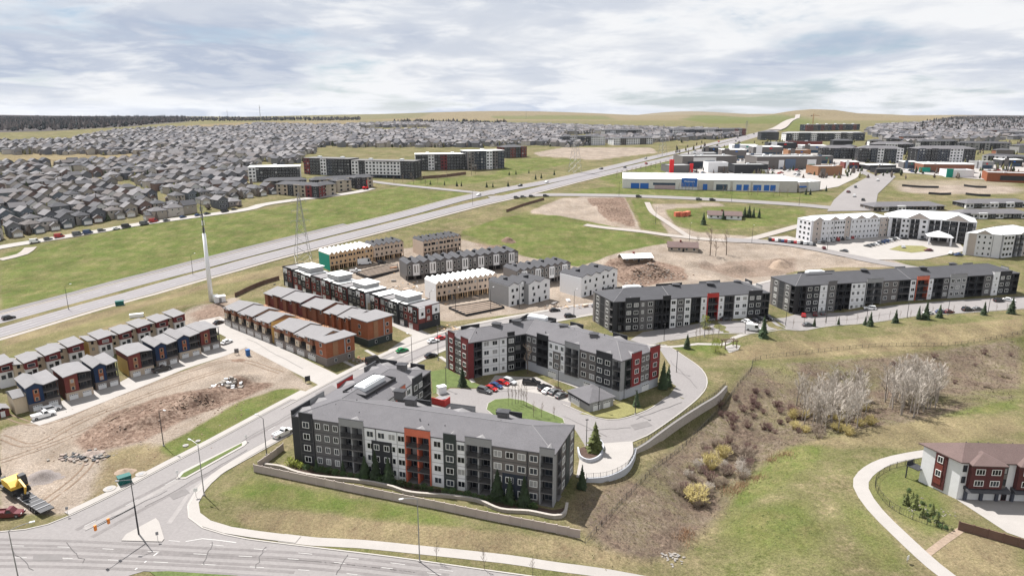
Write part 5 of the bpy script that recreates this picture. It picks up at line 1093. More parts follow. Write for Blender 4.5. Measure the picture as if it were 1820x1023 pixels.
# ------------------------------------------------------------------ mid-distance apartment blocks
def block(label, a, b, depth, floors, pal, roof='roof_white', cat='apartment building', name='apartment_building', group='distant apartment blocks', sh=3.0, bay=6.5, win=True, pitched=None, base=None, nwin=2):
    A_ = G(*a); B_ = G(*b); p0 = Vector((A_.x, A_.y, 0)); p1 = Vector((B_.x, B_.y, 0)); u = (p1-p0).normalized(); L = (p1-p0).length; z0 = min(A_.z, B_.z)
    root = thing(name, label, cat, (p0.x, p0.y, z0), group=group); H = floors*sh; n = max(1, round(L/bay)); W = L/n; rn = random.Random(label); fr = MB().frame(p0, u)
    MB().frame(p0, u).box(.1, L-.1, 1.2, depth, z0-2, z0+H).build('core_wall', pal[0], root)
    dz = max(A_.z, B_.z)-z0
    for i in range(n):
        m = pal[(i*7+rn.randrange(2)) % len(pal)]; o = (-.5, 0, .6)[(i+rn.randrange(2)) % 3]; top = z0+H+(.5 if o < 0 else .1)
        MB().frame(p0, u).box(i*W, (i+1)*W-.02, o, 1.3, z0-2, top).build('wall', m, root)
        if base: MB().frame(p0, u).box(i*W, (i+1)*W-.02, o-.15, o+.2, z0-2, z0+sh).build('base_wall', base, root)
        if win:
            for fl in range(floors):
                for k in range(nwin): put(root, simple_win(1.6 if k else 2.0, 1.6, 'frame_white' if m in ('siding_dark', 'siding_black', 'siding_navy', 'siding_brick') else 'frame_black'), 'window', fr, i*W+W*(k+.5)/nwin, o-(.15 if base and fl == 0 else 0), z0+fl*sh+.9)
    o = MB().frame(p0, u)
    for s, sg in ((0, 0), (L, 1)):
        w = Vector((-u.y, u.x, 0)); e = MB().frame(p0+u*L, w) if sg else MB().frame(p0+w*depth, -w)
        if win:
            for fl in range(floors):
                for k in (.3, .7): put(root, simple_win(1.4, 1.5, 'frame_white'), 'window', e, depth*k, .1, z0+fl*sh+.9)
    if pitched:
        e = .6; q = [fr.P(-e, -e-.3, z0+H), fr.P(L+e, -e-.3, z0+H), fr.P(L+e, depth+e, z0+H), fr.P(-e, depth+e, z0+H), fr.P(depth*.45, depth/2, z0+H+pitched), fr.P(L-depth*.45, depth/2, z0+H+pitched)]
        MB().raw(q, [(0, 1, 5, 4), (1, 2, 5), (2, 3, 4, 5), (3, 0, 4), (3, 2, 1, 0)]).build('roof', roof, root)
    else:
        MB().frame(p0, u).box(-.3, L+.3, -.9, depth+.3, z0+H+.5, z0+H+.8).build('roof', roof, root); MB().frame(p0, u).box(.12, L-.12, .2, depth-.05, z0+H-.02, z0+H+.5).build('roof_upstand', 'siding_dark', root)
        for k in range(max(1, int(L/22))): x = L*(k+.5)/max(1, int(L/22)); MB().frame(p0, u).box(x-1.5, x+1.5, depth*.4, depth*.6, z0+H+.8, z0+H+2.2).build('roof_unit', 'metal_white', root)
    return root
DK = ['siding_dark', 'siding_white', 'siding_black', 'siding_taupe', 'siding_white', 'siding_navy']
block('six-storey dark block with pink and white panels in the suburb behind the field', (541,309), (622,313), 18, 5, ['siding_dark', 'siding_maroon', 'siding_black', 'siding_white', 'siding_navy', 'siding_dark'], 'siding_grey')
block('dark block with one orange panel column, right of the pink-panelled block', (626,314), (737,318), 18, 5, ['siding_dark', 'siding_white', 'siding_black', 'siding_dark', 'panel_orange', 'siding_navy', 'siding_dark'], 'siding_grey', base='siding_navy')
block('white and dark block with maroon entrance tower behind the purple fence', (739,303), (828,301), 18, 5, ['siding_white', 'siding_dark', 'siding_black', 'siding_maroon', 'siding_dark'], 'roof_white')
block('long dark block with white edged roof at the head of the green', (832,303), (896,299), 20, 6, ['siding_dark', 'siding_taupe', 'siding_white', 'siding_navy'], 'roof_white')
block('rusty brick block at the far end of the apartment group', (897,281), (936,279), 22, 4, ['siding_brick', 'siding_dark'], 'shingle_dark', pitched=2.5)
block('low white-roofed block with dark bays, left of the apartment group', (443,323), (534,320), 20, 4, ['siding_white', 'siding_dark', 'siding_black'], 'roof_white')
def towns(label, a, b, pal, depth=10, floors=2, roof='shingle_dark', **k): return block(label, a, b, depth, floors, pal, roof, 'townhouses', 'townhouse_row', 'distant townhouse rows', bay=6, pitched=2.4, **k)
towns('maroon-ended townhouse row at the suburb edge by the green field', (492,345), (566,352), ['siding_maroon', 'tan_wall', 'siding_dark', 'beige'], nwin=1, floors=3)
towns('tan townhouse row next to the maroon-ended row', (572,350), (598,345), ['tan_wall', 'beige'], nwin=1, floors=3); towns('blue-ended townhouse row near the red machine', (600,342), (625,338), ['siding_navy', 'tan_wall'], nwin=1, floors=3)
towns('dark townhouse row behind the red machine', (632,336), (664,332), ['siding_dark', 'tan_wall'], nwin=1, floors=3); towns('inner townhouse row below the low white-roofed block', (470,335), (545,332), ['tan_wall', 'siding_taupe', 'siding_dark'], nwin=1); towns('inner townhouse row below the dark orange-columned block', (555,333), (640,326), ['siding_taupe', 'siding_dark', 'tan_wall'], nwin=1)
for i, (a, b, fl, pal, lb) in enumerate([((1000,259),(1075,258),4,['siding_navy','siding_dark','siding_white'],'blue-grey apartment block beyond the bare field'), ((1090,258),(1160,256),3,['siding_white','siding_taupe'],'white low apartment block beside the highway far off'), ((1075,245),(1140,244),4,['siding_pale','siding_white','siding_dark'],'pale apartment block on the far slope'), ((1196,244),(1280,243),4,['siding_navy','siding_white','siding_dark'],'navy apartment row on the far slope left of the highway'), ((1283,243),(1325,241),4,['siding_brick','siding_pale'],'small brick-toned block at the far end of the highway'), ((1352,249),(1384,249),4,['siding_dark','siding_navy'],'small dark block right of the highway far off'), ((1397,251),(1536,250),4,['siding_white','siding_navy','siding_pale','siding_dark'],'long pale apartment block below the tower crane'), ((1432,233),(1528,231),4,['siding_navy','siding_brick','siding_taupe'],'unfinished block at the foot of the tower crane')]):
    block(lb, a, b, 16, fl, pal, 'shingle_dark' if i < 6 else 'siding_pale', pitched=2 if i < 7 else None, bay=10, nwin=3)
BX = ['siding_black', 'siding_dark', 'siding_white', 'siding_navy']
block('dark hip-roofed block left of the roundabout road', (1460,282), (1524,283), 18, 4, BX, 'shingle', pitched=3, nwin=2); block('dark hip-roofed block nearest the roundabout road', (1524,288), (1603,290), 18, 5, BX, 'shingle', pitched=3); block('black and white checked block at the right', (1630,290), (1732,290), 20, 5, ['siding_black', 'siding_navy', 'siding_black', 'siding_white'], 'shingle', pitched=3)
block('dark block behind the hip-roofed blocks', (1552,274), (1624,275), 18, 4, BX, 'shingle', pitched=3)
towns('long grey townhouse row with white gables on the right', (1636,264), (1700,263), ['siding_pale', 'siding_dark'], nwin=1, floors=3); towns('grey townhouse row at the far right edge', (1704,266), (1795,268), ['siding_dark', 'siding_pale'], nwin=1, floors=3); towns('white-panelled bungalow row on the far right', (1745,284), (1822,290), ['siding_white', 'siding_dark'], nwin=1)
towns('low grey bungalow terrace behind the white residence', (1552,376), (1679,373), ['brick_grey', 'siding_white', 'siding_dark'], depth=16, floors=1, roof='shingle', sh=3.4); towns('rear bungalow terrace at the right edge', (1716,370), (1830,368), ['siding_dark', 'siding_white'], depth=14, floors=1, roof='shingle', sh=3.4); towns('front bungalow terrace at the right edge, nearer the residence', (1708,389), (1830,388), ['siding_dark', 'siding_white'], depth=14, floors=1, roof='shingle', sh=3.4)
# ------------------------------------------------------------------ shops
def shop(label, a, b, depth, H, wall, roof='roof_white', feats=(), name='shop', cat='shop'):
    A_ = G(*a); B_ = G(*b); p0 = Vector((A_.x, A_.y, 0)); p1 = Vector((B_.x, B_.y, 0)); u = (p1-p0).normalized(); L = (p1-p0).length; z0 = min(A_.z, B_.z); fr = MB().frame(p0, u)
    root = thing(name, label, cat, (p0.x, p0.y, z0), group='shops'); zt = max(A_.z, B_.z)+H
    MB().frame(p0, u).box(0, L, 0, depth, z0-2, zt-.4).build('wall', wall, root); MB().frame(p0, u).box(.4, L-.4, .4, depth-.4, zt-.4, zt-.2).build('roof', roof, root)
    for q in ((-.1, L+.1, -.1, .35), (-.1, L+.1, depth-.35, depth+.1), (-.1, .35, .36, depth-.36), (L-.35, L+.1, .36, depth-.36)): MB().frame(p0, u).box(*q, zt-.42, zt+.3).build('parapet', 'underlay' if roof == 'roof_white' else wall, root)
    for t0, t1, o, h0, h1, m, nm in feats: MB().frame(p0, u).box(L*t0, L*t1, -o, .2, z0+h0 if h0 > 0 else z0-2, z0+h1).build(nm, m, root)
    rn = random.Random(label)
    for k in range(int(L*depth/420)): x = rn.uniform(.1, .9)*L; y = rn.uniform(.15, .85)*depth; MB().frame(p0, u).box(x-1.2, x+1.2, y-.9, y+.9, zt-.21, zt+1.1).build('roof_unit', 'metal_white', root)
    return root, fr, L, z0
ft = []
for i, (t0, t1) in enumerate([(.05, .1), (.105, .155), (.47, .495), (.545, .61), (.66, .69), (.70, .73), (.755, .80), (.815, .845), (.85, .88)]): ft.append((t0, t1, .5 if i != 3 else .7, 1.0, 5.6, 'sign_blue' if i not in (3,) else 'glass_blue', 'shop_window'))
mat('glass_blue', (.03, .06, .10), .15, .1, spec=.5)
ft += [(.0, .16, .4, 0, 8.2, 'underlay2', 'facade_bay'), (.16, .32, .3, 0, 7.4, 'underlay2', 'facade_bay'), (.18, .31, .45, 4.2, 6.2, 'glass_blue', 'shop_window'), (.19, .31, .5, .5, 4.0, 'pink_panel', 'wall_panel'), (.315, .44, .55, 0, 9.6, 'underlay2', 'facade_bay'), (.345, .435, .85, 3.2, 10.2, 'sign_blue', 'sign_board'), (.53, .625, .5, 0, 7.8, 'underlay2', 'facade_bay'), (.64, .74, .4, 0, 7.8, 'underlay2', 'facade_bay'), (.75, .9, .4, 0, 7.4, 'underlay2', 'facade_bay'), (.9, 1.0, .2, 0, 6.8, 'wall_store', 'facade_bay')]
mat('underlay2', (.60, .59, .575), .8, .06); mat('pink_panel', (.44, .33, .34), .8, .06)
st, sfr, sL, sz = shop('long white-roofed superstore with blue window panels and blue sign above the lawn', (1106,334), (1416,342), 62, 7.6, 'wall_store', feats=ft)
def text(parent, s, size, p, ang, m='frame_white', ext=.06):
    c = bpy.data.curves.new('lettering', 'FONT'); c.body = s; c.size = size; c.extrude = ext; c.align_x = 'CENTER'; c.align_y = 'CENTER'; o0 = bpy.data.objects.new('lettering', c); COL.objects.link(o0)
    dg = bpy.context.evaluated_depsgraph_get(); me = bpy.data.meshes.new_from_object(o0.evaluated_get(dg)); bpy.data.objects.remove(o0); me.materials.clear(); me.materials.append(M[m])
    o = ob('lettering', me, parent, p); o.rotation_euler = (math.pi/2, 0, ang); return o
p = sfr.P(sL*.39, -.95, sz+7.6); text(st, 'Walmart', 2.4, rel(st, p), math.atan2(sfr.u.y, sfr.u.x))
shop('right wing of the superstore with blue corner canopy', (1420,341), (1457,338), 40, 7.2, 'wall_store', feats=[(.0, .3, 1.2, 3.5, 4.6, 'sign_blue', 'canopy'), (.4, .95, .4, 0, 7.8, 'underlay2', 'facade_bay')])
r_, f_, l_, z_ = shop('grey shop with tall red corner pylons behind the superstore', (1190,308), (1230,307), 22, 7, 'siding_grey', 'siding_pale', [(-.02, .16, .8, 0, 13, 'sign_red', 'corner_pylon'), (.88, 1.02, .8, 0, 9, 'sign_red', 'corner_pylon')])
shop('brown and blue retail block with white upper panels', (1212,300), (1308,299), 30, 12, 'siding_taupe', 'siding_pale', [(.1, .38, .4, 0, 7, 'siding_navy', 'facade_bay'), (.42, .6, .4, 0, 8, 'sign_blue2', 'facade_bay'), (.2, .62, .2, 7.2, 11, 'underlay2', 'facade_bay')]) if mat('sign_blue2', (.10, .14, .21), .6, .06) else 0
shop('white and grey small shop beside the dark restaurant', (1258,307), (1293,307), 18, 9.5, 'siding_white', 'siding_pale', [(.5, 1, .3, 0, 6, 'siding_taupe', 'facade_bay')]); shop('dark flat-roofed restaurant behind the superstore roof', (1305,309), (1364,309), 20, 8.5, 'siding_dark', 'siding_pale', [(.78, .98, .5, .5, 4, 'underlay2', 'facade_bay')])
shop('long retail block with blue, brown and white fronts', (1344,301), (1458,300), 30, 12, 'siding_taupe', 'siding_pale', [(.0, .18, .5, 0, 8, 'underlay2', 'facade_bay'), (.34, .42, .5, 0, 9, 'siding_white', 'facade_bay'), (.44, .6, .4, 0, 10, 'sign_blue2', 'facade_bay'), (.78, .92, .6, 0, 9.5, 'siding_white', 'facade_bay'), (.8, .9, .8, 1, 5, 'wrap_green', 'shop_window')])
shop('brown flat-roofed shop at the corner of the boulevard', (1453,313), (1496,312), 20, 8.5, 'siding_wood', 'siding_pale', [(.1, .3, .4, 0, 7, 'brick_grey', 'facade_bay')]); shop('low dark restaurant with curved front at the roundabout', (1545,303), (1592,302), 18, 5, 'siding_black', 'roof_white'); shop('round-fronted low dark kiosk before the dark restaurant', (1558,308), (1600,307), 10, 4, 'siding_dark', 'siding_pale')
shop('brown commercial block with green panels under construction', (1640,306), (1730,308), 26, 8, 'siding_brown', 'roof_white', [(-.08, .14, .5, 0, 5, 'wrap_green', 'wall_panel')]); shop('white box store with green wrapped corner', (1682,315), (1730,316), 16, 6.5, 'siding_white', 'siding_pale', [(-.02, .22, .4, 0, 8, 'wrap_green', 'wall_panel')]); shop('rust-brick retail strip at the right edge', (1753,322), (1832,326), 22, 7.5, 'siding_rust', 'siding_pale', [(.3, 1, .3, 2, 6, 'siding_dark', 'facade_bay')])
shop('long dark-brick low building in front of the long pale block', (1394,262), (1460,264), 24, 8, 'siding_brick', 'siding_dark'); shop('pale flat retail strip beyond the brown shop', (1375,290), (1450,288), 22, 7, 'siding_pale', 'roof_white')
# ------------------------------------------------------------------ old farm buildings on the dirt lot
def bungalow(label, a, b, depth, H, wall, roof, name='house', cat='house', rise=2, over=.5):
    A_ = G(*a); B_ = G(*b); p0 = Vector((A_.x, A_.y, 0)); p1 = Vector((B_.x, B_.y, 0)); u = (p1-p0).normalized(); L = (p1-p0).length; z0 = min(A_.z, B_.z); fr = MB().frame(p0, u)
    root = thing(name, label, cat, (p0.x, p0.y, z0)); MB().frame(p0, u).prism([(0, z0-1), (depth, z0-1), (depth, z0+H), (depth/2, z0+H+rise), (0, z0+H)], 0, L, 's').build('wall', wall, root)
    MB().frame(p0, u).prism([(-over, z0+H-.3), (depth/2, z0+H+rise+.05), (depth+over, z0+H-.3), (depth+over, z0+H-.08), (depth/2, z0+H+rise+.3), (-over, z0+H-.08)], -over, L+over, 's').build('roof', roof, root)
    n = max(2, int(L/4))
    for i in range(n): put(root, simple_win(1.4, 1.2), 'window', fr, L*(i+.5)/n, 0, z0+1.1)
    put(root, door_mesh(1.1, 2.1, 'siding_dark'), 'door', fr, L*.52, 0, z0)
    MB().frame(p0, u).box(L*.4, L*.4+1, depth*.45, depth*.55, z0+H+rise-.3, z0+H+rise+1.2).build('chimney', 'siding_brick', root)
bungalow('old tan bungalow among bare trees on the dirt lot', (1187,446), (1240,449), 10, 2.8, 'tan_wall', 'shingle_brown'); bungalow('pale bungalow among dark spruces below the cross road', (1258,388), (1318,391), 11, 2.8, 'siding_white', 'shingle_brown')
bungalow('long low shed with pale metal roof on the green field edge', (1108,466), (1160,465), 9, 2.4, 'wood_pole', 'roof_white', 'shed', 'shed', 1.2)
# ------------------------------------------------------------------ towers
def pylon(px, py, top, label, group='lattice power pylons'):
    b = G(px, py); d = ray(px, top); H = CAMH+d[2]*b.y/d[1]-b.z; t = thing('power_pylon', label, 'pylon', b, .5, group); w = H*.1
    def at(k): return w*(1-k)**1.2+.45*(1 if k < 1 else .3)
    a = MB(); N_ = 9; lv = [H*(1-(1-i/N_)**1.25) for i in range(N_+1)]; r = .11
    for i in range(N_):
        z0, z1 = lv[i], lv[i+1]; s0, s1 = at(z0/H), at(z1/H); c0 = [(-s0, -s0), (s0, -s0), (s0, s0), (-s0, s0)]; c1 = [(-s1, -s1), (s1, -s1), (s1, s1), (-s1, s1)]
        for k in range(4):
            a.tube((*c0[k], z0), (*c1[k], z1), r, r, 4); a.tube((*c0[k], z0), (*c1[(k+1) % 4], z1), r*.6, r*.6, 3); a.tube((*c0[(k+1) % 4], z0), (*c1[k], z1), r*.6, r*.6, 3)
    ob('mast', a.mesh('mast', 'steel_galv'), t)
    for k, q in ((.62, 4.8), (.76, 4.2), (.9, 3.4)):
        c = MB(); z = H*k
        for sg in (-1, 1): c.tube((0, .3, z), (sg*q, 0, z), r*.8, r*.5, 4); c.tube((0, -.3, z), (sg*q, 0, z), r*.8, r*.5, 4); c.tube((0, 0, z+1.6), (sg*q, 0, z), r*.7, r*.5, 4); c.tube((sg*q, 0, z), (sg*q, 0, z-1.6), .09, .09, 4)
        ob('cross_arm', c.mesh('cross_arm', 'steel_galv'), t)
pylon(540, 472, 342, 'tall lattice pylon standing beside the green wrapped row'); pylon(1022, 306, 222, 'lattice pylon beside the highway at the far green'); pylon(1177, 279, 222, 'distant lattice pylon by the highway bend'); pylon(1326, 238, 214, 'farthest lattice pylon at the head of the highway')
def telecom():
    b = G(376, 535); t = thing('telecom_tower', 'tall white telecom monopole with dark antenna mast on top', 'tower', b)
    ob('shaft', MB().tube((0, 0, -.5), (0, 0, 30), 1.0, .72, 14).mesh('shaft', 'metal_white', smooth=True), t); a = MB().tube((0, 0, 30), (0, 0, 44), .32, .12, 8)
    ob('antenna_mast', a.mesh('antenna_mast', 'metal_dark'), t)
    for z in (31.5, 34.5, 37.5, 40.5):
        for k in range(3): q = k*2.09+z; ob('antenna_panel', MB().frame((0, 0, 0), (math.cos(q), math.sin(q))).box(-.16, .16, .45, .65, z-1, z+1).mesh('antenna_panel', 'metal_grey' if z != 34.5 else 'metal_white'), t)
    c = thing('equipment_cabin', 'small white equipment cabin at the foot of the telecom tower', 'cabin', G(391, 536), .6); ob('wall', MB().box(-2.2, 2.2, -1.3, 1.3, -.3, 2.5).mesh('wall', 'metal_white'), c); ob('roof', MB().box(-2.4, 2.4, -1.5, 1.5, 2.5, 2.7).mesh('roof', 'roof_white'), c); ob('door', MB().box(-.5, .5, -1.36, -1.28, 0, 2).mesh('door', 'metal_grey'), c)
    d = thing('equipment_cabinet', 'grey equipment cabinet beside the white cabin', 'cabinet', G(384, 531), .6); ob('wall', MB().box(-.9, .9, -.6, .6, -.3, 2).mesh('wall', 'metal_grey'), d); ob('door', MB().box(-.8, -.05, -.66, -.58, .1, 1.9).box(.05, .8, -.66, -.58, .1, 1.9).mesh('door', 'metal_white'), d)
telecom()
def crane():
    b = G(1444, 226); H = 27*b.y/1700; t = thing('tower_crane', 'distant tower crane above the unfinished block', 'crane', b, .3); a = MB()
    w = .9
    for i in range(10):
        z0, z1 = H*i/10, H*(i+1)/10
        for x, y in ((-w, -w), (w, -w), (w, w), (-w, w)): a.tube((x, y, z0), (x, y, z1), .2, .2, 4)
        a.tube((-w, -w, z0), (w, -w, z1), .13, .13, 3); a.tube((w, w, z0), (-w, w, z1), .13, .13, 3)
    mat('crane_paint', (.32, .16, .07), .6, .1); ob('mast', a.mesh('mast', 'crane_paint'), t); ob('jib', MB().box(-7, 16, -.4, .4, H, H+.9).box(-.5, .5, -.5, .5, H+.9, H+5).mesh('jib', 'crane_paint'), t); ob('counterweight', MB().box(-8, -5, -.8, .8, H-1.5, H).mesh('counterweight', 'concrete_dark'), t)
crane()
for px, bt, tp, lb in ((463, 212, 187, 'slim lattice mast on the wooded skyline'), (935, 211, 196, 'thin mast on the far grassy ridge'), (405, 213, 195, 'short thin mast left of the skyline mast')):
    b = G(px, bt); d = ray(px, tp); H = CAMH+d[2]*b.y/d[1]-b.z; t = thing('radio_mast', lb, 'mast', b); k = 1.6 if px == 463 else .8
    ob('mast', MB().tube((0, 0, 0), (0, 0, H), k, k*.4, 5).mesh('mast', 'steel_galv'), t); ob('aerial', MB().box(-2, 2, -1, 1, H*.8, H*.84).tube((0, 0, H), (0, 0, H*1.06), .4, .2, 5).mesh('aerial', 'metal_grey'), t)

rb_ = random.Random(21)
for i in range(16):
    px = (1545,1575,1605,1660,1690,1720,1760,1790,1820,1480,1500,1560,1600,1640,1770,1810)[i]; py = (262,258,254,248,245,243,242,246,240,262,268,240,238,236,276,272)[i]
    block('%s low block in the crowded background at the right, %s' % (('pale', 'dark', 'brown', 'grey')[i % 4], ('behind the hip-roofed blocks', 'beside the townhouse rows', 'on the far slope', 'near the skyline wood')[i//4]), (px, py), (px+rb_.uniform(22, 40), py+rb_.uniform(-1, 1)), 14, rb_.choice([2, 3, 3]), [('siding_white', 'siding_dark', 'siding_brown', 'siding_pale')[i % 4], 'siding_taupe'], 'shingle_dark', group='background blocks', pitched=2, bay=12, win=i < 8, nwin=3)

for i, (px, py, w, h, d, m, lb) in enumerate([(1232,287,40,9,24,'siding_pale','pale'), (1282,282,44,10,26,'siding_taupe','taupe'), (1330,288,30,8,18,'siding_white','white'), (1338,276,52,10,26,'siding_grey','grey'), (1400,281,40,9,24,'siding_wood','brown'), (1300,271,46,9,24,'siding_white','white'), (1365,268,50,10,24,'siding_dark','dark'), (1425,272,44,9,24,'siding_pale','pale'), (1450,291,30,8,18,'siding_grey','grey'), (1500,300,26,7,16,'siding_brick','brick-red'), (1250,276,30,9,20,'siding_dark','dark'), (1605,300,24,7,16,'siding_grey','grey'), (1735,300,30,7,18,'siding_pale','pale'), (1780,296,36,7,18,'siding_dark','dark')]):
    shop('%s flat-roofed shop %s' % (lb, ('in the front row of the retail park', 'in the middle row of the retail park', 'in the back row of the retail park', 'in the right part of the retail park')[0 if py > 283 and px < 1440 else 1 if py > 274 and px < 1440 else 2 if px < 1440 else 3]), (px, py), (px+w, py+.6), d, h, m, ('siding_pale', 'roof_white')[i % 2], [(.1, .3, .5, 0, h+1.5, ('siding_white', 'siding_taupe', 'sign_blue2')[i % 3], 'facade_bay'), (.35, .9, .3, .8, 3.6, 'glass_blue', 'shop_window'), (.55, .64, .5, h-2.4, h-1.2, ('sign_red', 'sign_blue', 'wrap_green')[i % 3], 'sign_board')])
# ------------------------------------------------------------------ vegetation
def spruce_mesh(H, seed, wide=.24):
    rn = random.Random(seed); a = MB(); n = int(H*4.2); 
    for i in range(n):
        k = (i+.5)/n; z = H*(.05+.93*k); R = H*wide*(1-k)**.85*rn.uniform(.8, 1.12)+.1; nb = max(5, int(13*(1-k)+4))
        for j in range(nb):
            q = 6.283*(j+rn.random()*.8)/nb; r = R*rn.uniform(.5, 1.22); dx, dy = math.cos(q), math.sin(q); w = r*.34+.06; dr = r*rn.uniform(.25, .5); tip = (dx*r, dy*r, z-dr); m1 = (dx*r*.55-dy*w, dy*r*.55+dx*w, z-dr*.42); m2 = (dx*r*.55+dy*w, dy*r*.55-dx*w, z-dr*.42)
            a.raw([(0, 0, z+.12), m2, tip, m1, (dx*r*.5, dy*r*.5, z-dr*.15+.1)], [(0, 1, 4), (1, 2, 4), (2, 3, 4), (3, 0, 4)])
    a.tube((0, 0, H*.9), (0, 0, H*1.02), .05, .01, 3)
    return a
def blade(a, p, q, w, m=0):
    p = Vector(p); q = Vector(q); d = q-p; s = d.cross(Vector((.31, .53, .79))); s = s.normalized()*w if s.length > 1e-6 else Vector((w, 0, 0)); t = d.cross(s).normalized()*w
    a.raw([p+s, p-s*.5+t*.8, p-s*.5-t*.8, q], [(0, 1, 3), (1, 2, 3), (2, 0, 3)], m)
def bare_tree(H, seed, spread=.33, dens=1.0, tw=.03, start=.3):
    rn = random.Random(seed); tr = MB(); cr = MB(); lean = Vector((rn.uniform(-.06, .06), rn.uniform(-.06, .06), 1))
    top = lean*H; r0 = H*.016+.03; tr.tube((0, 0, -.3), lean*H*.5, r0, r0*.7, 5); tr.tube(lean*H*.5, top, r0*.7, .02, 4)
    nl = int(15*dens)
    for i in range(nl):
        k = start+(1-start)*(i+rn.random())/nl; b = lean*H*k; q = rn.uniform(0, 6.283); L = H*spread*(1.15-.75*k)*rn.uniform(.7, 1.2); d = Vector((math.cos(q), math.sin(q), rn.uniform(.7, 1.5))).normalized(); e = b+d*L
        cr.tube(b, e, r0*.34*(1.2-k)+.012, .012, 3)
        for j in range(int(7*dens)):
            t = rn.uniform(.25, 1); c = b+d*L*t; dd = (d+Vector((rn.uniform(-.8, .8), rn.uniform(-.8, .8), rn.uniform(0, .9)))).normalized(); f = c+dd*L*rn.uniform(.3, .55); blade(cr, c, f, tw*.8)
            for _ in range(int(3*dens)): g = c.lerp(f, rn.uniform(.3, 1)); blade(cr, g, g+(dd+Vector((rn.uniform(-.7, .7), rn.uniform(-.7, .7), rn.uniform(0, .8)))).normalized()*L*rn.uniform(.15, .3), tw*.55)
    return tr, cr
def shrub_mesh(R, H, seed, n=46, tw=.035):
    rn = random.Random(seed); a = MB()
    for i in range(n):
        q = rn.uniform(0, 6.283); k = rn.random()**.5; b = Vector((math.cos(q)*k*R*.3, math.sin(q)*k*R*.3, -.1)); e = Vector((math.cos(q)*k*R, math.sin(q)*k*R, H*rn.uniform(.6, 1.05)*(1-.4*k*k))); m = b.lerp(e, .55)+Vector((0, 0, H*.12))
        blade(a, b, m, tw); blade(a, m, e, tw*.7)
        for _ in range(5):
            c = m.lerp(e, rn.random()); blade(a, c, c+Vector((rn.uniform(-.5, .5)*R*.5, rn.uniform(-.5, .5)*R*.5, rn.uniform(.05, .5)*H*.5)), tw*.6)
    return a
def leafy_mesh(R, H, seed, n=420, s=.16):
    rn = random.Random(seed); a = MB()
    for i in range(n):
        q = rn.uniform(0, 6.283); k = rn.random()**.6; z = H*(rn.random()**.8); rr = R*k*math.sqrt(max(.05, 1-(z/H-.42)**2*2.2)); c = Vector((math.cos(q)*rr, math.sin(q)*rr, z)); u = Vector((rn.uniform(-1, 1), rn.uniform(-1, 1), rn.uniform(-.6, 1))).normalized()*s*rn.uniform(.6, 1.5); v = u.orthogonal().normalized()*s
        a.raw([c-u, c+v, c+u], [(0, 1, 2)])
    return a
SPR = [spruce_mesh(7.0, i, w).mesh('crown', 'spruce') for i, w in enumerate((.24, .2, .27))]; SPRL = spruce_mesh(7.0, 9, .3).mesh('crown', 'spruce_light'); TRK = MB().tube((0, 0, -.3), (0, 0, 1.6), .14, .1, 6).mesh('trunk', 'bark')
TRKL = MB().tube((0, 0, -.3), (0, 0, 6.2), .13, .03, 5).mesh('trunk', 'bark'); rv = random.Random(5)
def veg(name, label, cat, px, py, group, h=1.0, parts=(), dz=0, xy=None):
    p = G(px, py) if xy is None else Vector((xy[0], xy[1], HV(*xy))); t = thing(name, label, cat, p, rv.uniform(0, 6.28), group); t.scale = (h, h, h)
    for nm, me in parts: ob(nm, me, t)
    return t
def spruce(px, py, h, label, group='spruces', light=False): veg('spruce_tree', label, 'tree', px, py, group, h/7.0, (('trunk', TRKL), ('crown', SPRL if light else SPR[rv.randrange(3)])))
for px, py, h in [(649,847,5.5), (668,853,7.5), (691,857,6.5), (884,884,7), (906,890,6), (932,897,7), (563,836,3.2), (610,841,3.6)]: spruce(px, py, h, 'dark spruce planted against the shaded front of the nearest apartment block', 'spruces in front of the nearest block')
spruce(1034,868,6, 'dark spruce at the right end of the nearest apartment block'); spruce(1057,803,8.2, 'large pale green spruce in the round planter by the ramp', light=True); spruce(822,686,6.6, 'spruce on the lawn by the dark red corner'); spruce(1178,690,9, 'tall dark spruce at the right corner of the elbow block'); spruce(1187,686,7, 'shorter dark spruce beside the tall one at the elbow block'); spruce(1131,722,5, 'small spruce on the dry lawn below the elbow block')
spruce(1221,619,5.5, 'lone spruce on the lawn by the pergola'); spruce(1356,598,8, 'large spruce where the service road meets the slope')
for px, py, h in [(1546,579,6), (1537,577,3.6), (1591,573,5.6), (1632,567,5.6), (1645,567,7.5), (1669,564,5.6), (1748,559,5.6), (1797,557,7), (1447,580,4), (1490,577,3.5)]: spruce(px, py, h, 'spruce in the line along the kerb of the long block', 'spruces along the service road')
for px, py, h in [(1250,399,8.5), (1285,390,7), (1323,386,7.5), (1331,386,8.5), (1339,386,7), (1349,387,7)]: spruce(px, py, h, 'dark spruce around the pale bungalow', 'spruces at the pale bungalow')
for px, py, h in [(1610,896,3), (1625,902,3.2), (1638,918,2.4), (1656,914,2.8), (1621,892,2.6), (1664,926,2.2)]: spruce(px, py, h, 'young spruce in the gravel bed by the maroon townhouses', 'young spruces in the gravel bed', True)
for px, py, h in [(812,331,5), (820,331,4.5), (865,333,5), (876,333,4.5), (903,332,5), (952,319,5.5), (962,317,5), (985,311,5), (905,311,4), (917,310,4.5), (940,308,4), (790,329,4), (765,328,4)]: spruce(px, py, h, 'small spruce on the green beside the highway', 'spruces on the highway green')
for px, py, h in [(1432,346,6), (1440,346,5), (1468,340,5), (1195,430,0)]:
    if h: spruce(px, py, h, 'spruce on the lawn at the right end of the superstore', 'spruces by the superstore')
BT = []
for i in range(4):
    t, c = bare_tree(7.0, 20+i, .34, 1.25, .05, .28); BT.append((t.mesh('trunk', 'bark_pale'), c.mesh('crown', 'twig_white')))
BT2 = []
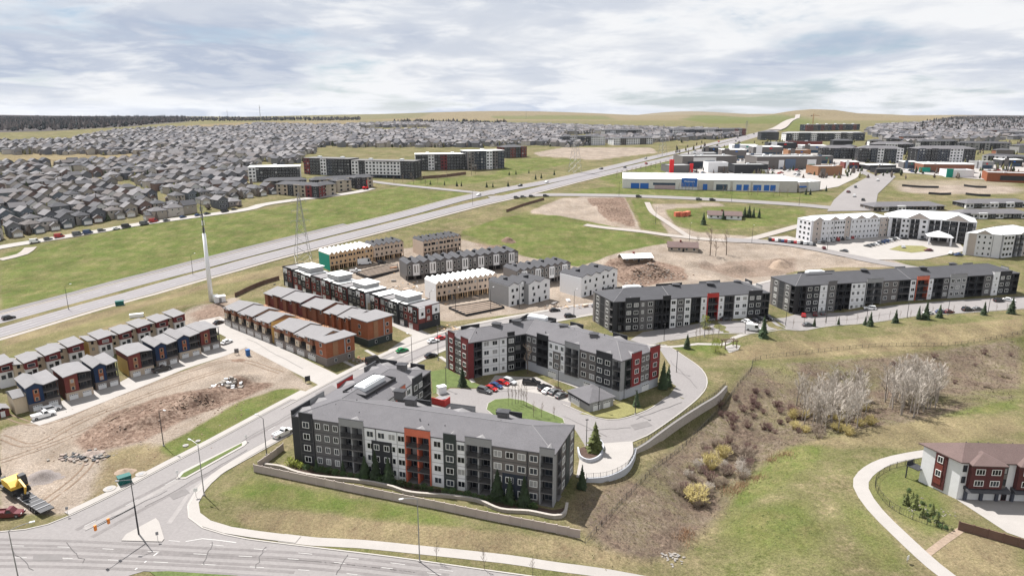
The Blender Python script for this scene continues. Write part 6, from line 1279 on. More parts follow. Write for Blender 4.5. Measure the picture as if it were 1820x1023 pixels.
for i in range(3):
    t, c = bare_tree(7.0, 40+i, .34, 1.0, .035); BT2.append((t.mesh('trunk', 'bark'), c.mesh('crown', 'twig_tan')))
def bare(px, py, h, label, group, pale=False, xy=None, thin=1.0):
    t, c = (BT if pale else BT2)[rv.randrange(4 if pale else 3)]; o = veg('bare_tree', label, 'tree', px, py, group, h/7.0, (('trunk', t), ('crown', c)), xy=xy); o.scale = (h/7*thin, h/7*thin, h/7)
def scatter_px(poly, n, fn, rn):
    w = wpoly(poly); bx = [p[0] for p in w]; by = [p[1] for p in w]; k = 0
    for _ in range(n*30):
        if k >= n: break
        x, y = rn.uniform(min(bx), max(bx)), rn.uniform(min(by), max(by))
        if pip(x, y, w): fn(x, y); k += 1
rs = random.Random(3)
scatter_px([(1395,722),(1440,708),(1520,700),(1545,730),(1530,770),(1470,775),(1420,755)], 74, lambda x, y: bare(0, 0, rs.uniform(7, 10), 'bare pale poplar in the left grove of the ravine', 'poplars of the left grove', True, (x, y)), rs)
scatter_px([(1562,708),(1600,690),(1660,695),(1672,722),(1640,742),(1590,740)], 58, lambda x, y: bare(0, 0, rs.uniform(8, 11.5), 'bare whitish poplar in the right grove of the ravine', 'poplars of the right grove', True, (x, y)), rs)
for px, py, h, lb in [(1262,454,15, 'tallest bare poplar beside the old tan bungalow'), (1291,453,13, 'bare poplar with forked crown right of the tallest one'), (1272,455,9, 'shorter bare tree between the two poplars at the old bungalow'), (1240,442,7, 'small bare tree behind the old tan bungalow'), (938,664,9, 'bare tree in the inner corner of the elbow block')]: bare(px, py, h, lb, None)
for px, py in [(903,722), (910,720), (916,718), (921,717), (926,718), (931,720), (936,724)]: bare(px, py, 6, 'slim leafless tree on the oval lawn', 'slim trees on the oval lawn', thin=.45)
for px, py, h in [(948,742,4.5), (962,742,4.2), (985,744,3.5)]: bare(px, py, h, 'small budding tree at the right end of the oval lawn', 'budding trees on the oval lawn', thin=.7)
for px, py in [(776,996), (861,1012), (947,1024)]: bare(px, py, 4.2, 'leafless street sapling between the footpath and the arterial road', 'street saplings', thin=.6)
for px, py in [(1237,606), (1244,604), (1258,603), (1266,605), (1276,602)]: bare(px, py, 5, 'thin leafless tree on the lawn before the red entrance', 'trees before the red entrance', thin=.55)
for i in range(22): bare(1390+i*19, 585-i*1.55, rs.uniform(3, 4.2), 'leafless sapling in the kerbside strip of the long block', 'saplings along the service road', thin=.5)
for px, py in [(1206,339), (1212,339), (1218,340), (1224,340), (1230,340), (1240,341), (1285,344), (1292,344), (1299,345), (1330,347), (1336,347), (1346,347), (1375,349), (1385,349), (1400,350), (1150,335), (1128,333)]: bare(px, py, 6, 'leafless tree on the lawn before the superstore', 'trees before the superstore')
for i in range(14): bare(1096+i*8.6, 316-i*2.1, 6, 'leafless tree in the row behind the superstore green', 'tree row behind the superstore green')
for px, py, h in [(700,327,6), (716,325,7), (735,328,7), (748,326,8), (756,329,6), (778,326,6), (838,312,10), (845,310,9), (795,318,6), (730,320,6)]: bare(px, py, h, 'leafless tree at the edge of the green below the apartment group', 'trees below the apartment group')
o = leafy_mesh(1.9, 5, 3, 520, .2).mesh('crown', 'bud_green')
for px, py, lb in ((1253,583,'bright yellow-green budding tree before the red entrance bay'), (1272,626,'yellow-green budding tree on the lawn beside the pergola')): veg('budding_tree', lb, 'tree', px, py, 'budding trees', 1.0, (('trunk', TRK), ('crown', o)))
SHB = {k: [shrub_mesh(1.7, 2.3, 60+i, 110 if k == 'twig_olive' else 70, .045).mesh('stems', k) for i in range(2)] for k in ('twig_tan', 'twig_red', 'twig_olive', 'twig_white')}
def shrub(kind, s, label, group, px=0, py=0, xy=None): veg('bare_shrub', label, 'shrub', px, py, group, s, (('stems', SHB[kind][rv.randrange(2)]),), xy=xy)
scatter_px([(1270,705),(1340,690),(1420,715),(1425,770),(1360,775),(1290,760)], 34, lambda x, y: shrub('twig_red', rs.uniform(.6, 1.05), 'dark reddish bare shrub in the thicket left of the groves', 'reddish thicket', xy=(x, y)), rs)
scatter_px([(1250,790),(1310,770),(1350,800),(1330,845),(1260,900),(1215,905),(1200,870)], 46, lambda x, y: shrub(rs.choice(['twig_tan', 'twig_tan', 'twig_red', 'twig_white']), rs.uniform(.7, 1.25), 'tan bare shrub along the ravine bottom', 'ravine shrubs', xy=(x, y)), rs)
for px, py, s, lb in [(1262,832,1.9, 'large yellow-green willow shrub in the ravine, upper one'), (1238,893,2.0, 'large yellow-green willow shrub in the ravine, lower one'), (1285,812,1.5, 'greyish willow shrub right of the upper yellow one'), (1323,818,1.8, 'greyish willow shrub nearest the green hollow')]: shrub('twig_olive' if 'yellow' in lb else 'twig_tan', s, lb, None, px, py)
scatter_px([(1440,690),(1560,640),(1820,600),(1820,690),(1680,690),(1560,690)], 22, lambda x, y: shrub(rs.choice(['twig_tan', 'twig_red']), rs.uniform(.5, .95), 'low bare shrub on the far ravine slope', 'shrubs on the far slope', xy=(x, y)), rs)
scatter_px([(1400,735),(1545,715),(1560,775),(1420,785)], 30, lambda x, y: shrub(rs.choice(['twig_tan', 'twig_olive']), rs.uniform(.7, 1.2), 'undergrowth shrub beneath the left grove', 'undergrowth of the left grove', xy=(x, y)), rs)
LFM = [leafy_mesh(1.0, 1.3, 80+i, 260, .15).mesh('foliage', 'shrub_green') for i in range(2)]; LFY = leafy_mesh(1.0, 1.3, 84, 260, .15).mesh('foliage', 'bud_green')
for px, py, s, m in [(516,826,1.4,1), (526,829,1.2,1), (535,831,1.0,1)]+[(545+i*13, 834+i*2.25, rs.uniform(.7, 1.15), 0) for i in range(32)]: veg('green_shrub', 'yellow-green shrub at the left corner of the nearest block' if m else 'dark green shrub in the mulch bed of the nearest block', 'shrub', px, py, 'shrubs in the mulch bed' if not m else 'yellow shrubs at the block corner', s, (('foliage', LFY if m else LFM[rs.randrange(2)]),))
scatter_px([(1596,880),(1618,868),(1650,890),(1690,930),(1700,945),(1660,935),(1620,915)], 34, lambda x, y: veg('garden_shrub', 'small garden shrub in the gravel bed by the maroon townhouses', 'shrub', 0, 0, 'shrubs in the gravel bed', rs.uniform(.3, .6), (('foliage', LFM[rs.randrange(2)]),), xy=(x, y)), rs)
scatter_px([(958,682),(1010,696),(1030,705),(1020,712),(975,694)], 18, lambda x, y: veg('garden_shrub', 'rusty bare shrub in the bed along the elbow block', 'shrub', 0, 0, 'shrubs along the elbow block', rs.uniform(.4, .6), (('stems', SHB['twig_red'][0]),), xy=(x, y)), rs)
# uncountable low growth
def stuff(name, label, mb, m, cat): return tag(mb.build(name, m), label, cat, None, 'stuff')
def tufts(n, k, lo, hi, ymax, w, seed, thr=.4, blades=3):
    rn = random.Random(seed); a = MB(); rm = np.random.default_rng(seed).random(GX.shape); ok = (masks[k] > .08+.8*rm) & (GY < ymax) & (np.abs(GX) < GY*.85+10); I = np.argwhere(ok)
    for _ in range(n):
        i, j = I[rn.randrange(len(I))]; x = GX[i, j]+rn.uniform(-.8, .8); y = GY[i, j]+rn.uniform(-.75, .75); z = float(GZZ[i, j])-.05
        for _ in range(blades): q = rn.uniform(0, 6.283); h = rn.uniform(lo, hi); blade(a, (x+rn.uniform(-.3, .3), y+rn.uniform(-.3, .3), z), (x+math.cos(q)*h*.6, y+math.sin(q)*h*.6, z+h), w)
    return a
palette('thatch', [(.15, .112, .082), (.10, .075, .056), (.20, .155, .115), (.075, .056, .043)], 1, .1, island=True); palette('tuft', [(.24, .20, .12), (.16, .145, .072), (.29, .25, .16), (.145, .145, .064)], 1, .1, island=True); palette('tuft_green', [(.11, .15, .045), (.16, .175, .07), (.08, .12, .032), (.22, .2, .10)], 1, .1, island=True)
stuff('brush', 'low brown brush and dead stalks covering the ravine slopes', tufts(7000, 'brush', .18, .55, 260, .035, 1), 'thatch', 'brush')
stuff('dry_grass', 'tufts of dry straw-coloured grass on the verges', tufts(4000, 'dry', .05, .14, 200, .06, 2), 'tuft', 'grass'); stuff('green_grass', 'tufts of fresh green grass on the lawns and meadow', tufts(3000, 'green', .04, .11, 200, .06, 3), 'tuft_green', 'grass')
def reeds():
    a = MB(); rn = random.Random(8)
    for px, py, r, n in [(1300,872,2.4,160), (1318,862,2,120), (1345,850,1.8,90), (1395,808,2.2,120), (1215,958,1.8,110), (1222,945,1.4,80), (1370,818,1.5,70)]:
        p = G(px, py)
        for _ in range(n): x = p.x+rn.gauss(0, r*.6); y = p.y+rn.gauss(0, r*.6); z = HV(x, y)-.05; blade(a, (x, y, z), (x+rn.uniform(-.5, .5), y+rn.uniform(-.5, .5), z+rn.uniform(.6, 1.2)), .06)
    stuff('reeds', 'orange-tan dead reeds in clumps along the ravine bottom', a, 'reed', 'reeds')
reeds()
def far_trees():
    rn = random.Random(4); a = MB()
    def tree(x, y, h, w):
        z = HV(x, y)-.5; n = 5
        b = [(x+math.cos(6.283*i/n)*w*rn.uniform(.7, 1.2), y+math.sin(6.283*i/n)*w*rn.uniform(.7, 1.2), z+h*rn.uniform(.15, .5)) for i in range(n)]; a.raw(b+[(x, y, z+h), (x, y, z)], [(i, (i+1) % n, n) for i in range(n)]+[((i+1) % n, i, n+1) for i in range(n)])
    for poly, cnt in (([(-60,236),(0,234),(120,231),(220,226),(330,216),(330,209),(0,208.5),(-60,208.5)], 3600), ([(1620,240),(1840,234),(1840,211),(1700,211),(1640,222)], 1500), ([(330,216),(640,214),(640,211.5),(330,211)], 500), ([(700,222),(900,226),(900,219),(700,218)], 160)):
        w = wpoly(poly); bx = [p[0] for p in w]; by = [p[1] for p in w]; W = np.array(w); k = 0
        for _ in range(cnt*12):
            if k >= cnt: break
            x, y = rn.uniform(min(bx), max(bx)), rn.uniform(min(by), min(max(by), 4300))
            if pip(x, y, w): tree(x, y, rn.uniform(8, 16), rn.uniform(3, 6)); k += 1
    palette('far_tree', [(.05, .05, .05), (.085, .072, .068), (.03, .036, .036), (.115, .10, .095)], 1, .1, island=True)
    stuff('far_wood', 'dark wood along the skyline', a, 'far_tree', 'wood')
    a.__init__()
    for i, (y, x, r, v) in enumerate(cand_all[:1700]):
        for _ in range(2):
            if rn.random() < .6: q = rn.uniform(0, 6.28); tree(x+math.cos(q)*9, y+math.sin(q)*9, rn.uniform(4, 9), rn.uniform(1.2, 2.6))
    for _ in range(420):
        p = G(rn.uniform(1200, 1820), rn.uniform(252, 318)); tree(p.x, p.y, rn.uniform(4, 8), rn.uniform(.9, 1.8))
    palette('yard_tree', [(.10, .08, .068), (.14, .115, .10), (.045, .055, .03), (.15, .14, .06)], 1, .1, island=True)
    stuff('yard_trees', 'small leafless trees scattered through the suburb yards and retail park', a, 'yard_tree', 'trees')
far_trees()
# ------------------------------------------------------------------ vehicles
def loft(a, st, m=0):
    """body lofted through stations (x, half width low, z low, half width high, z high)"""
    k = len(a.v); n = len(st); pts = []
    for x, wl, zl, wh, zh in st: pts += [(x, -wl, zl), (x, wl, zl), (x, wh, zh), (x, -wh, zh)]
    f = [(3, 2, 1, 0), (4*n-4, 4*n-3, 4*n-2, 4*n-1)]
    for i in range(n-1):
        b = 4*i; c = b+4
        for j in range(4): f.append((b+j, b+(j+1) % 4, c+(j+1) % 4, c+j))
    a.raw(pts, f, m)
def car_parts(kind):
    L, W, H = {'sedan': (4.6, 1.82, 1.45), 'suv': (4.7, 1.9, 1.72), 'pickup': (5.7, 1.98, 1.88), 'van': (5.6, 2.0, 2.4), 'truck': (7.0, 2.3, 3.1)}[kind]; h = L/2; w = W/2; b = .28; belt = {'sedan': .88, 'suv': 1.02, 'pickup': 1.08, 'van': 1.15, 'truck': 1.3}[kind]
    body = MB(); gl = MB()
    loft(body, [(-h, w*.86, b+.14, w*.8, belt-.16), (-h+.18, w*.97, b, w*.9, belt-.03), (-h+1.2, w, b-.03, w*.95, belt), (h-1.5, w, b-.03, w*.95, belt), (h-.35, w*.97, b, w*.88, belt-.16), (h, w*.84, b+.12, w*.76, belt-.3)])
    cab = {'sedan': (-h+.55, -h+1.25, h-2.15, h-1.3), 'suv': (-h+.12, -h+.5, h-2.1, h-1.35), 'pickup': (-.35, .05, h-2.1, h-1.45), 'van': (-h+.05, -h+.2, h-1.5, h-.75), 'truck': (h-2.2, h-2.1, h-1.0, h-.5)}[kind]
    x0, x1, x2, x3 = cab
    loft(body, [(x0, w*.93, belt-.05, w*.9, belt+.02), (x1, w*.93, belt-.05, w*.78, H), (x2, w*.93, belt-.05, w*.78, H), (x3, w*.93, belt-.05, w*.9, belt+.02)])
    zg0, zg1 = belt+.06, H-.1
    def wd(z): return w*(.93-.15*(z-belt)/(H-belt))+.012
    for sg in (-1, 1):
        xr0 = x0+(x1-x0)*.45; q = [(xr0+.12, sg*wd(zg0), zg0), (x3-.3, sg*wd(zg0), zg0), (x2-.02, sg*wd(zg1), zg1), (x1+.12, sg*wd(zg1), zg1)]
        if kind in ('van', 'truck'): q = [(x2-.9, sg*wd(zg0), zg0), (x3-.3, sg*wd(zg0), zg0), (x2-.02, sg*wd(zg1), zg1), (x2-.9, sg*wd(zg1), zg1)]
        gl.raw(q, [(0, 1, 2, 3) if sg > 0 else (3, 2, 1, 0)])
    gl.raw([(x3-.06, -w*.82, belt+.08), (x3-.06, w*.82, belt+.08), (x2+.05, w*.72, H-.06), (x2+.05, -w*.72, H-.06)], [(0, 1, 2, 3)])
    if kind != 'truck': gl.raw([(x0+.02, w*.8, belt+.1), (x0+.02, -w*.8, belt+.1), (x1-.03, -w*.7, H-.08), (x1-.03, w*.7, H-.08)], [(0, 1, 2, 3)])
    if kind == 'pickup':
        for y in (-w*.92, w*.8): body.box(-h+.1, -.4, y, y+.12*w/.99, belt-.05, belt+.28)
        body.box(-h+.02, -h+.14, -w*.9, w*.9, belt-.2, belt+.26)
    if kind == 'truck': body.box(-h-.2, h-2.3, -w*1.02, w*1.02, .75, H+.1)
    wr = .34 if kind in ('sedan',) else .39; wh = MB(); wh.tube((0, -.11, 0), (0, .11, 0), wr, wr, 12, 0); wh.tube((0, -.125, 0), (0, .125, 0), wr*.58, wr*.58, 10, 1)
    lt = MB(); 
    for y in (-w*.62, w*.62): lt.box(h-.12, h-.02, y-.2, y+.2, belt-.36, belt-.2)
    tl = MB()
    for y in (-w*.68, w*.68): tl.box(-h-.02, -h+.08, y-.14, y+.14, belt-.35, belt-.15)
    return dict(body=body, glass=gl.mesh('windows', 'car_glass'), wheel=wh.mesh('wheel', ['rubber', 'steel_galv']), wr=wr, axles=(-h+.95, h-.95), w=w-.1, head=lt.mesh('headlight', 'lamp_clear'), tail=tl.mesh('tail_light', 'lamp_red'))
CP = {k: car_parts(k) for k in ('sedan', 'suv', 'pickup', 'van', 'truck')}; _bm = {}
def car(px, py, ang, col, kind, label, group='parked cars', lod=0, xy=None, dz=.06):
    """ang: heading in degrees on the ground"""
    p = G(px, py) if xy is None else Vector((xy[0], xy[1], HV(*xy))); p.z += dz+lift(p.y); c = CP[kind]; t = thing({'pickup': 'pickup_truck', 'van': 'van', 'truck': 'box_truck'}.get(kind, 'car'), label, {'pickup': 'pickup', 'van': 'van', 'truck': 'truck'}.get(kind, 'car'), p, math.radians(ang), group)
    if (kind, col) not in _bm: _bm[kind, col] = c['body'].mesh('body', 'car_'+col)
    ob('body', _bm[kind, col], t); ob('windows', c['glass'], t)
    if lod < 2:
        for x in c['axles']:
            for y in (-c['w'], c['w']): ob('wheel', c['wheel'], t, (x, y, c['wr']))
    if lod < 1: ob('headlight', c['head'], t); ob('tail_light', c['tail'], t)
    return t
HWA = 58
car(16,567,HWA,'black','suv','black SUV on the highway at the left edge','cars on the highway'); car(78,741,48,'white','pickup','white pickup parked on the drive before the blue duplex'); car(92,730,48,'white','suv','white SUV parked beside the white pickup'); car(288,659,48,'black','pickup','black pickup parked before the second red duplex')
car(403,610,62,'white','sedan','white car on the drive near the last red duplex'); car(389,575,60,'black','sedan','dark car at the top of the concrete lane'); car(664,645,38,'black','van','black and silver van on the collector road'); car(715,625,38,'green','sedan','bright green car on the collector road'); car(770,608,36,'white','sedan','white car parked by the dark modern row'); car(784,603,36,'red','sedan','red car parked ahead of the white one by the modern row')
car(766,634,36,'black','sedan','black car parked at the lawn of the elbow block'); car(986,553,16,'black','sedan','black car on the collector road behind the elbow block'); car(1013,564,16,'black','suv','dark SUV parked on the collector road near the dark block'); car(1060,545,16,'grey','sedan','grey car on the collector road beside the dark block'); car(503,773,60,'white','pickup','white pickup parked at the left end of the nearest block'); car(16,917,8,'maroon','pickup','dark red pickup beside the excavator')
for px, py, a, c, k, lb in [(861,697,-32,'grey','suv','grey-green SUV, leftmost in the courtyard bay'), (872,693,-32,'red','sedan','dark red car between SUV and blue car in the courtyard bay'), (881,688,-32,'blue','sedan','blue car in the courtyard bay'), (893,683,-32,'red','sedan','bright red car in the courtyard bay'), (906,681,-40,'silver','suv','silver SUV, rightmost of the left courtyard bay'), (945,683,-8,'black','pickup','black pickup alone in the courtyard'), (968,692,40,'black','suv','black SUV at the head of the right courtyard bay'), (975,697,40,'white','sedan','white car in the right courtyard bay'), (987,699,40,'grey','sedan','grey car in the right courtyard bay'), (998,705,40,'grey','sedan','long grey car at the end of the right courtyard bay'),
    (1328,574,-55,'white','sedan','white car before the dark block at the parking stalls'), (1342,572,-55,'black','sedan','black car next to the white one by the dark block'), (1352,570,-55,'black','suv','black SUV third in the stalls by the dark block'), (1363,567,-55,'black','pickup','black pickup last in the stalls by the dark block'), (1339,587,-20,'white','van','white van on the service road by the large spruce'),
    (1428,562,70,'red','sedan','red car, leftmost before the long block'), (1448,560,70,'maroon','sedan','dark red car second before the long block'), (1462,558,70,'grey','sedan','grey car third before the long block'), (1546,550,160,'white','suv','white SUV before the white bay of the long block'), (1436,579,12,'grey','sedan','grey car at the kerb under the saplings'), (1650,558,12,'white','sedan','white car behind the spruces on the service road'), (1672,556,12,'blue','sedan','blue car at the kerb of the service road'), (1686,556,12,'maroon','sedan','brown-red car next to the blue one at the kerb'), (1719,552,12,'black','suv','black SUV at the kerb near the right edge'), (1737,551,12,'grey','sedan','grey car at the kerb behind the black SUV'), (1775,536,12,'black','suv','dark SUV by the entrance of the long block at right'), (1793,535,-40,'white','sedan','white car at the right end of the long block'), (1290,569,12,'black','sedan','dark car by the red entrance bay')]: car(px, py, a, c, k, lb)
car(632,484,20,'white','pickup','white pickup on the building site','site vehicles'); car(648,470,20,'white','truck','white box truck before the sheathed row','site vehicles'); car(678,468,20,'black','suv','dark SUV behind the white box truck','site vehicles'); car(1085,517,20,'grey','pickup','grey pickup at the foot of the soil mound','site vehicles')
rc = random.Random(6); CC = ['white', 'black', 'grey', 'silver', 'red', 'blue', 'white', 'grey']
for i in range(15): car(1368+i*5.6, 428+i*.62, 75, rc.choice(CC), rc.choice(['sedan', 'suv']), 'car in the long row left of the white residence', 'cars in the residence car park', 1)
for i in range(9): car(1455+i*8.5, 433-i*1.2, 70, rc.choice(CC), rc.choice(['sedan', 'suv']), 'car parked along the front of the white residence', 'cars in the residence car park', 1)
for i in range(9): car(1542+i*6.2, 439-i*1.55, 130, rc.choice(CC), rc.choice(['sedan', 'suv']), 'car in the curved row before the residence canopy', 'cars in the residence car park', 1)
for px, py, c in [(1464,443,'maroon'), (1500,448,'grey'), (1605,441,'silver'), (1650,447,'maroon'), (1690,452,'white'), (1703,455,'blue'), (1640,428,'grey'), (1620,424,'black'), (1606,426,'black')]: car(px, py, rc.uniform(0, 180), c, 'sedan', 'car scattered on the residence forecourt', 'cars in the residence car park', 1)
def on(l, k, d): p = offs(l, d); i = int(k*(len(p)-1)); return (p[i].x, p[i].y), math.degrees(math.atan2(p[min(i+1, len(p)-1)].y-p[i].y, p[min(i+1, len(p)-1)].x-p[i].x))
for i, (k, ln, d, c) in enumerate([(.235,'u',-2,'white'), (.275,'u',2,'black'), (.30,'u',-2,'white'), (.375,'u',2,'black'), (.4,'l',2,'black'), (.43,'l',-2,'red'), (.45,'u',2,'grey'), (.49,'l',0,'white'), (.52,'u',0,'black'), (.55,'l',3,'grey'), (.58,'u',-3,'white'), (.62,'l',0,'black'), (.66,'u',2,'red'), (.7,'l',-2,'grey'), (.74,'u',0,'black'), (.78,'l',2,'white'), (.84,'u',0,'black'), (.9,'l',0,'grey')]):
    xy, a = on(hu if ln == 'u' else hl, k, d); car(0, 0, a+(180 if ln == 'u' else 0), c, rc.choice(['sedan', 'suv', 'pickup']), 'car driving on the %s carriageway of the highway' % ('upper' if ln == 'u' else 'lower'), 'cars on the highway', 1, xy, .1)
for px, py, c in [(918,353,'black'), (930,352,'grey'), (945,351,'black'), (970,350,'black'), (1135,351,'black'), (1242,356,'grey'), (1266,357,'black')]: car(px, py, 4, c, 'suv', 'car on the cross road below the superstore', 'cars on the cross road', 1, None, .14)
for px, py, c in [(1508,343,'maroon'), (1518,350,'white'), (1534,357,'black'), (1520,334,'grey'), (1600,304,'white'), (1640,309,'black'), (1560,322,'white')]: car(px, py, rc.uniform(40, 80), c, 'suv', 'car on the boulevard left of the dry field', 'cars on the boulevard', 1, None, .14)
for i in range(16): t = i/15; car(62+t*360+rc.uniform(-6, 6), 431-t*57+rc.uniform(-2, 1), 48, rc.choice(CC), rc.choice(['sedan', 'suv', 'van']), 'car parked along the suburb road by the green field', 'cars on the suburb road', 1)
for i in range(110):
    px = rc.uniform(1220, 1480); py = rc.uniform(286, 318)-(px-1220)*.02; car(px, py, rc.choice([0, 90])+8, rc.choice(CC), rc.choice(['sedan', 'suv']), 'car in the retail car park behind the superstore', 'cars in the retail car park', 2)
for i in range(26): car(rc.uniform(1600, 1800), rc.uniform(297, 309), rc.choice([0, 90]), rc.choice(CC), 'suv', 'car in the car park before the black and white block', 'cars in the far right car park', 2)
# ------------------------------------------------------------------ walls and fences
def wall_along(root, name, pts, w, zt, zb, m, sub=None):
    l = offs(pts, w/2); r = offs(pts, -w/2); n = len(pts); a = MB(); v = []
    for z, row in ((0, l), (0, r)): v += [(p.x, p.y, zt(q)) for p, q in zip(row, pts)]
    for row in (l, r): v += [(p.x, p.y, zb(q)) for p, q in zip(row, pts)]
    f = []
    for i in range(n-1): f += [(i, n+i, n+i+1, i+1), (2*n+i, i, i+1, 2*n+i+1), (n+i, 3*n+i, 3*n+i+1, n+i+1)]
    f += [(0, 2*n, 3*n, n), (n-1, 2*n-1, 4*n-1, 3*n-1)]
    a.raw(v, f); return a.build(name, m, root)
def resample(pts, step):
    out = [pts[0]]; acc = 0
    for p, q in zip(pts[:-1], pts[1:]):
        L = (q-p).length; d = step-acc
        while d <= L: out.append(p.lerp(q, d/L)); d += step
        acc = (acc+L) % step
    return out
def panel_fence(label, px, H, m, step=2.4, px_=True, name='panel_fence'):
    pts = resample(line(px, 1.0), step); t = thing(name, label, 'fence', (pts[0].x, pts[0].y, HV(*pts[0].xy)))
    L = sum((b-a).length for a, b in zip(pts[:-1], pts[1:]))/(len(pts)-1); pm = MB().box(.08, L-.08, -.04, .04, .05, H-.08).box(0.08, L-.08, -.07, .07, H-.08, H).box(.08, L-.08, -.06, .06, .05, .17).mesh('panel', m); po = MB().box(-.09, .09, -.09, .09, -.6, H+.08).box(-.12, .12, -.12, .12, H+.08, H+.14).mesh('post', m)
    for a, b in zip(pts[:-1], pts[1:]):
        d = b-a; g = math.atan2(d.y, d.x); z = HV(*a.xy); z1 = HV(*b.xy); ob('post', po, t, rel(t, (a.x, a.y, z))); o = ob('panel', pm, t, rel(t, (a.x, a.y, (z+z1)/2)), g)
    return t
panel_fence('long mauve-grey panel fence below the nearest apartment block', [(452,838),(620,873),(760,901),(900,930),(1048,962)], 1.9, 'fence_vinyl'); panel_fence('short return of the panel fence up to the collector road', [(504,800),(478,820),(453,837)], 1.9, 'fence_vinyl'); panel_fence('brown panel fence at the lower right corner', [(1703,941),(1760,957),(1840,980)], 1.9, 'fence_brown')
panel_fence('dark brown board fence behind the brown rows', [(418,528),(445,515),(470,505),(500,496)], 2.0, 'fence_brown'); panel_fence('purple-brown fence below the apartment group', [(752,318),(790,315),(835,309)], 2.6, 'fence_brown', 6); panel_fence('orange-brown snow fence beside the scraped dirt plot', [(900,377),(930,366),(968,355)], 1.8, 'fence_brown', 4)
t = thing('garden_wall', 'low curving stone garden wall behind the panel fence', 'wall', (0, 140, 0)); wp = line([(470,828),(500,832),(528,842),(570,850),(640,857),(690,866),(730,878),(800,884),(850,892),(890,908),(940,912),(985,921),(1003,916),(1008,899)], 1.2); wall_along(t, 'stone_course', wp, .45, lambda q: .65, lambda q: -.5, 'block_wall'); wall_along(t, 'coping', wp, .6, lambda q: .76, lambda q: .655, 'block_wall')
patch('mulch_bed', [(518,826),(548,832),(640,848),(760,865),(870,887),(985,906),(1003,902),(999,914),(985,918),(940,910),(890,905),(850,890),(800,882),(730,875),(690,863),(640,854),(570,847),(530,839)], 'mulch', .05)
WL = [Vector((a, b, 0)) for a, b in WALL]
t = thing('retaining_wall', 'grey block retaining wall with black railing above the ravine', 'wall', (40, 165, 0)); ww = crom(WL[5:], 1.5); gw = lambda q: min(HV(q.x+2.0, q.y-1.4), HV(q.x+.5, q.y-2.2), -.6)-.5
steps = [lambda q, k=k: -.02-.0*k for k in range(3)]
for k in range(4): wall_along(t, 'block_course', ww, .9-.06*k, lambda q, k=k: .1-.62*(3-k), lambda q, k=k: .1-.62*(4-k)+.03, 'block_wall')
wall_along(t, 'coping', ww, .7, lambda q: .2, lambda q: .105, 'concrete_dark')
def railing(parent, pts, z, H=1.1, step=1.6, bal=.4):
    r = resample(pts, bal); a = MB()
    for p, q in zip(r[:-1], r[1:]):
        for zz in (.12, H): a.tube((p.x, p.y, z(p)+zz), (q.x, q.y, z(q)+zz), .03, .03, 3)
        a.tube((p.x, p.y, z(p)), (p.x, p.y, z(p)+H), .02, .02, 3)
    a.build('rails', 'metal_dark', parent); 
    for p in resample(pts, step): MB().tube((p.x, p.y, z(p)-.2), (p.x, p.y, z(p)+H+.1), .05, .05, 5).build('post', 'metal_dark', parent)
railing(t, offs(ww, .3), lambda q: .15)
t = thing('ramp_wall', 'white concrete wall with railing round the parkade ramp', 'wall', (25, 145, 0)); rw = crom(WL[1:6], 1.2); wall_along(t, 'concrete_wall', rw, .4, lambda q: .55, lambda q: -3.2, 'base_white'); railing(t, rw, lambda q: .55)
pl = [GZ(a, b, 0) for a, b in [(1027,800),(1032,816),(1048,822),(1066,814),(1072,797),(1066,786)]]; t = thing('planter_wall', 'round white concrete planter wall under the large spruce', 'wall', (pl[2].x, pl[2].y, 0)); wall_along(t, 'concrete_wall', crom(pl, .8), .35, lambda q: 1.0, lambda q: -.4, 'base_white')
patch('planter_soil', [tuple(p.xy) for p in pl], 'mulch', .5, 4, px=False)
def chain_fence(label, px, H=1.5):
    pts = line(px, 1.0); t = thing('chain_link_fence', label, 'fence', (pts[0].x, pts[0].y, HV(*pts[0].xy))); railing(t, pts, lambda q: HV(q.x, q.y)+.02, H, 2.6, .5)
chain_fence('black chain-link fence along the inside of the park path', [(1640,822),(1590,832),(1562,848),(1556,868),(1580,900),(1620,922),(1660,936),(1698,950)]); chain_fence('thin wire fence winding along the ravine slope', [(1040,966),(1100,900),(1170,830),(1250,760),(1330,665),(1345,640),(1420,630),(1560,616),(1700,613),(1820,592)], 1.2)
# ------------------------------------------------------------------ poles and signs
mat('lamp_head', (.62, .62, .62), .4, .05)
def lamp(px, py, h, label, arm=2.2, ang=40, dark=False, group='street lamps'):
    p = G(px, py); t = thing('street_lamp', label, 'lamp', p, math.radians(ang), group); m = 'metal_dark' if dark else 'steel_galv'
    ob('pole', MB().tube((0, 0, -.3), (0, 0, h), .12, .07, 8).mesh('pole', m), t); ob('base', MB().tube((0, 0, -.3), (0, 0, .35), .28, .25, 8).mesh('base', 'concrete'), t)
    if arm:
        a = MB()
        for i in range(5): x0, x1 = arm*i/5, arm*(i+1)/5; a.tube((x0, 0, h+.6*math.sin(i/5*1.57)-.02), (x1, 0, h+.6*math.sin((i+1)/5*1.57)-.02), .06, .05, 6)
        ob('arm', a.mesh('arm', m), t); ob('lamp_head', MB().box(arm-.1, arm+.7, -.16, .16, h+.5, h+.66).mesh('lamp_head', 'lamp_head'), t)
    else: ob('lamp_head', MB().box(-.35, .35, -.18, .18, h, h+.16).mesh('lamp_head', m), t)
lamp(363,880,12,'tall galvanised street lamp on the lawn corner by the slip lane',2.4,150); lamp(474,808,9.5,'street lamp at the left end of the panel fence',2,150,True); lamp(291,792,9.5,'dark street lamp on the grass beside the dirt mound',2,-30,True); lamp(746,998,13,'silver street lamp between the footpath and the arterial road',2.6,200); lamp(40,1062,13,'curved street lamp at the bottom left of the junction',3,30)
lamp(733,656,11,'street lamp on the collector road before the nearest block wing',2,130,True); lamp(779,640,10,'street lamp on the lawn beside the dark red corner',0,0,True)
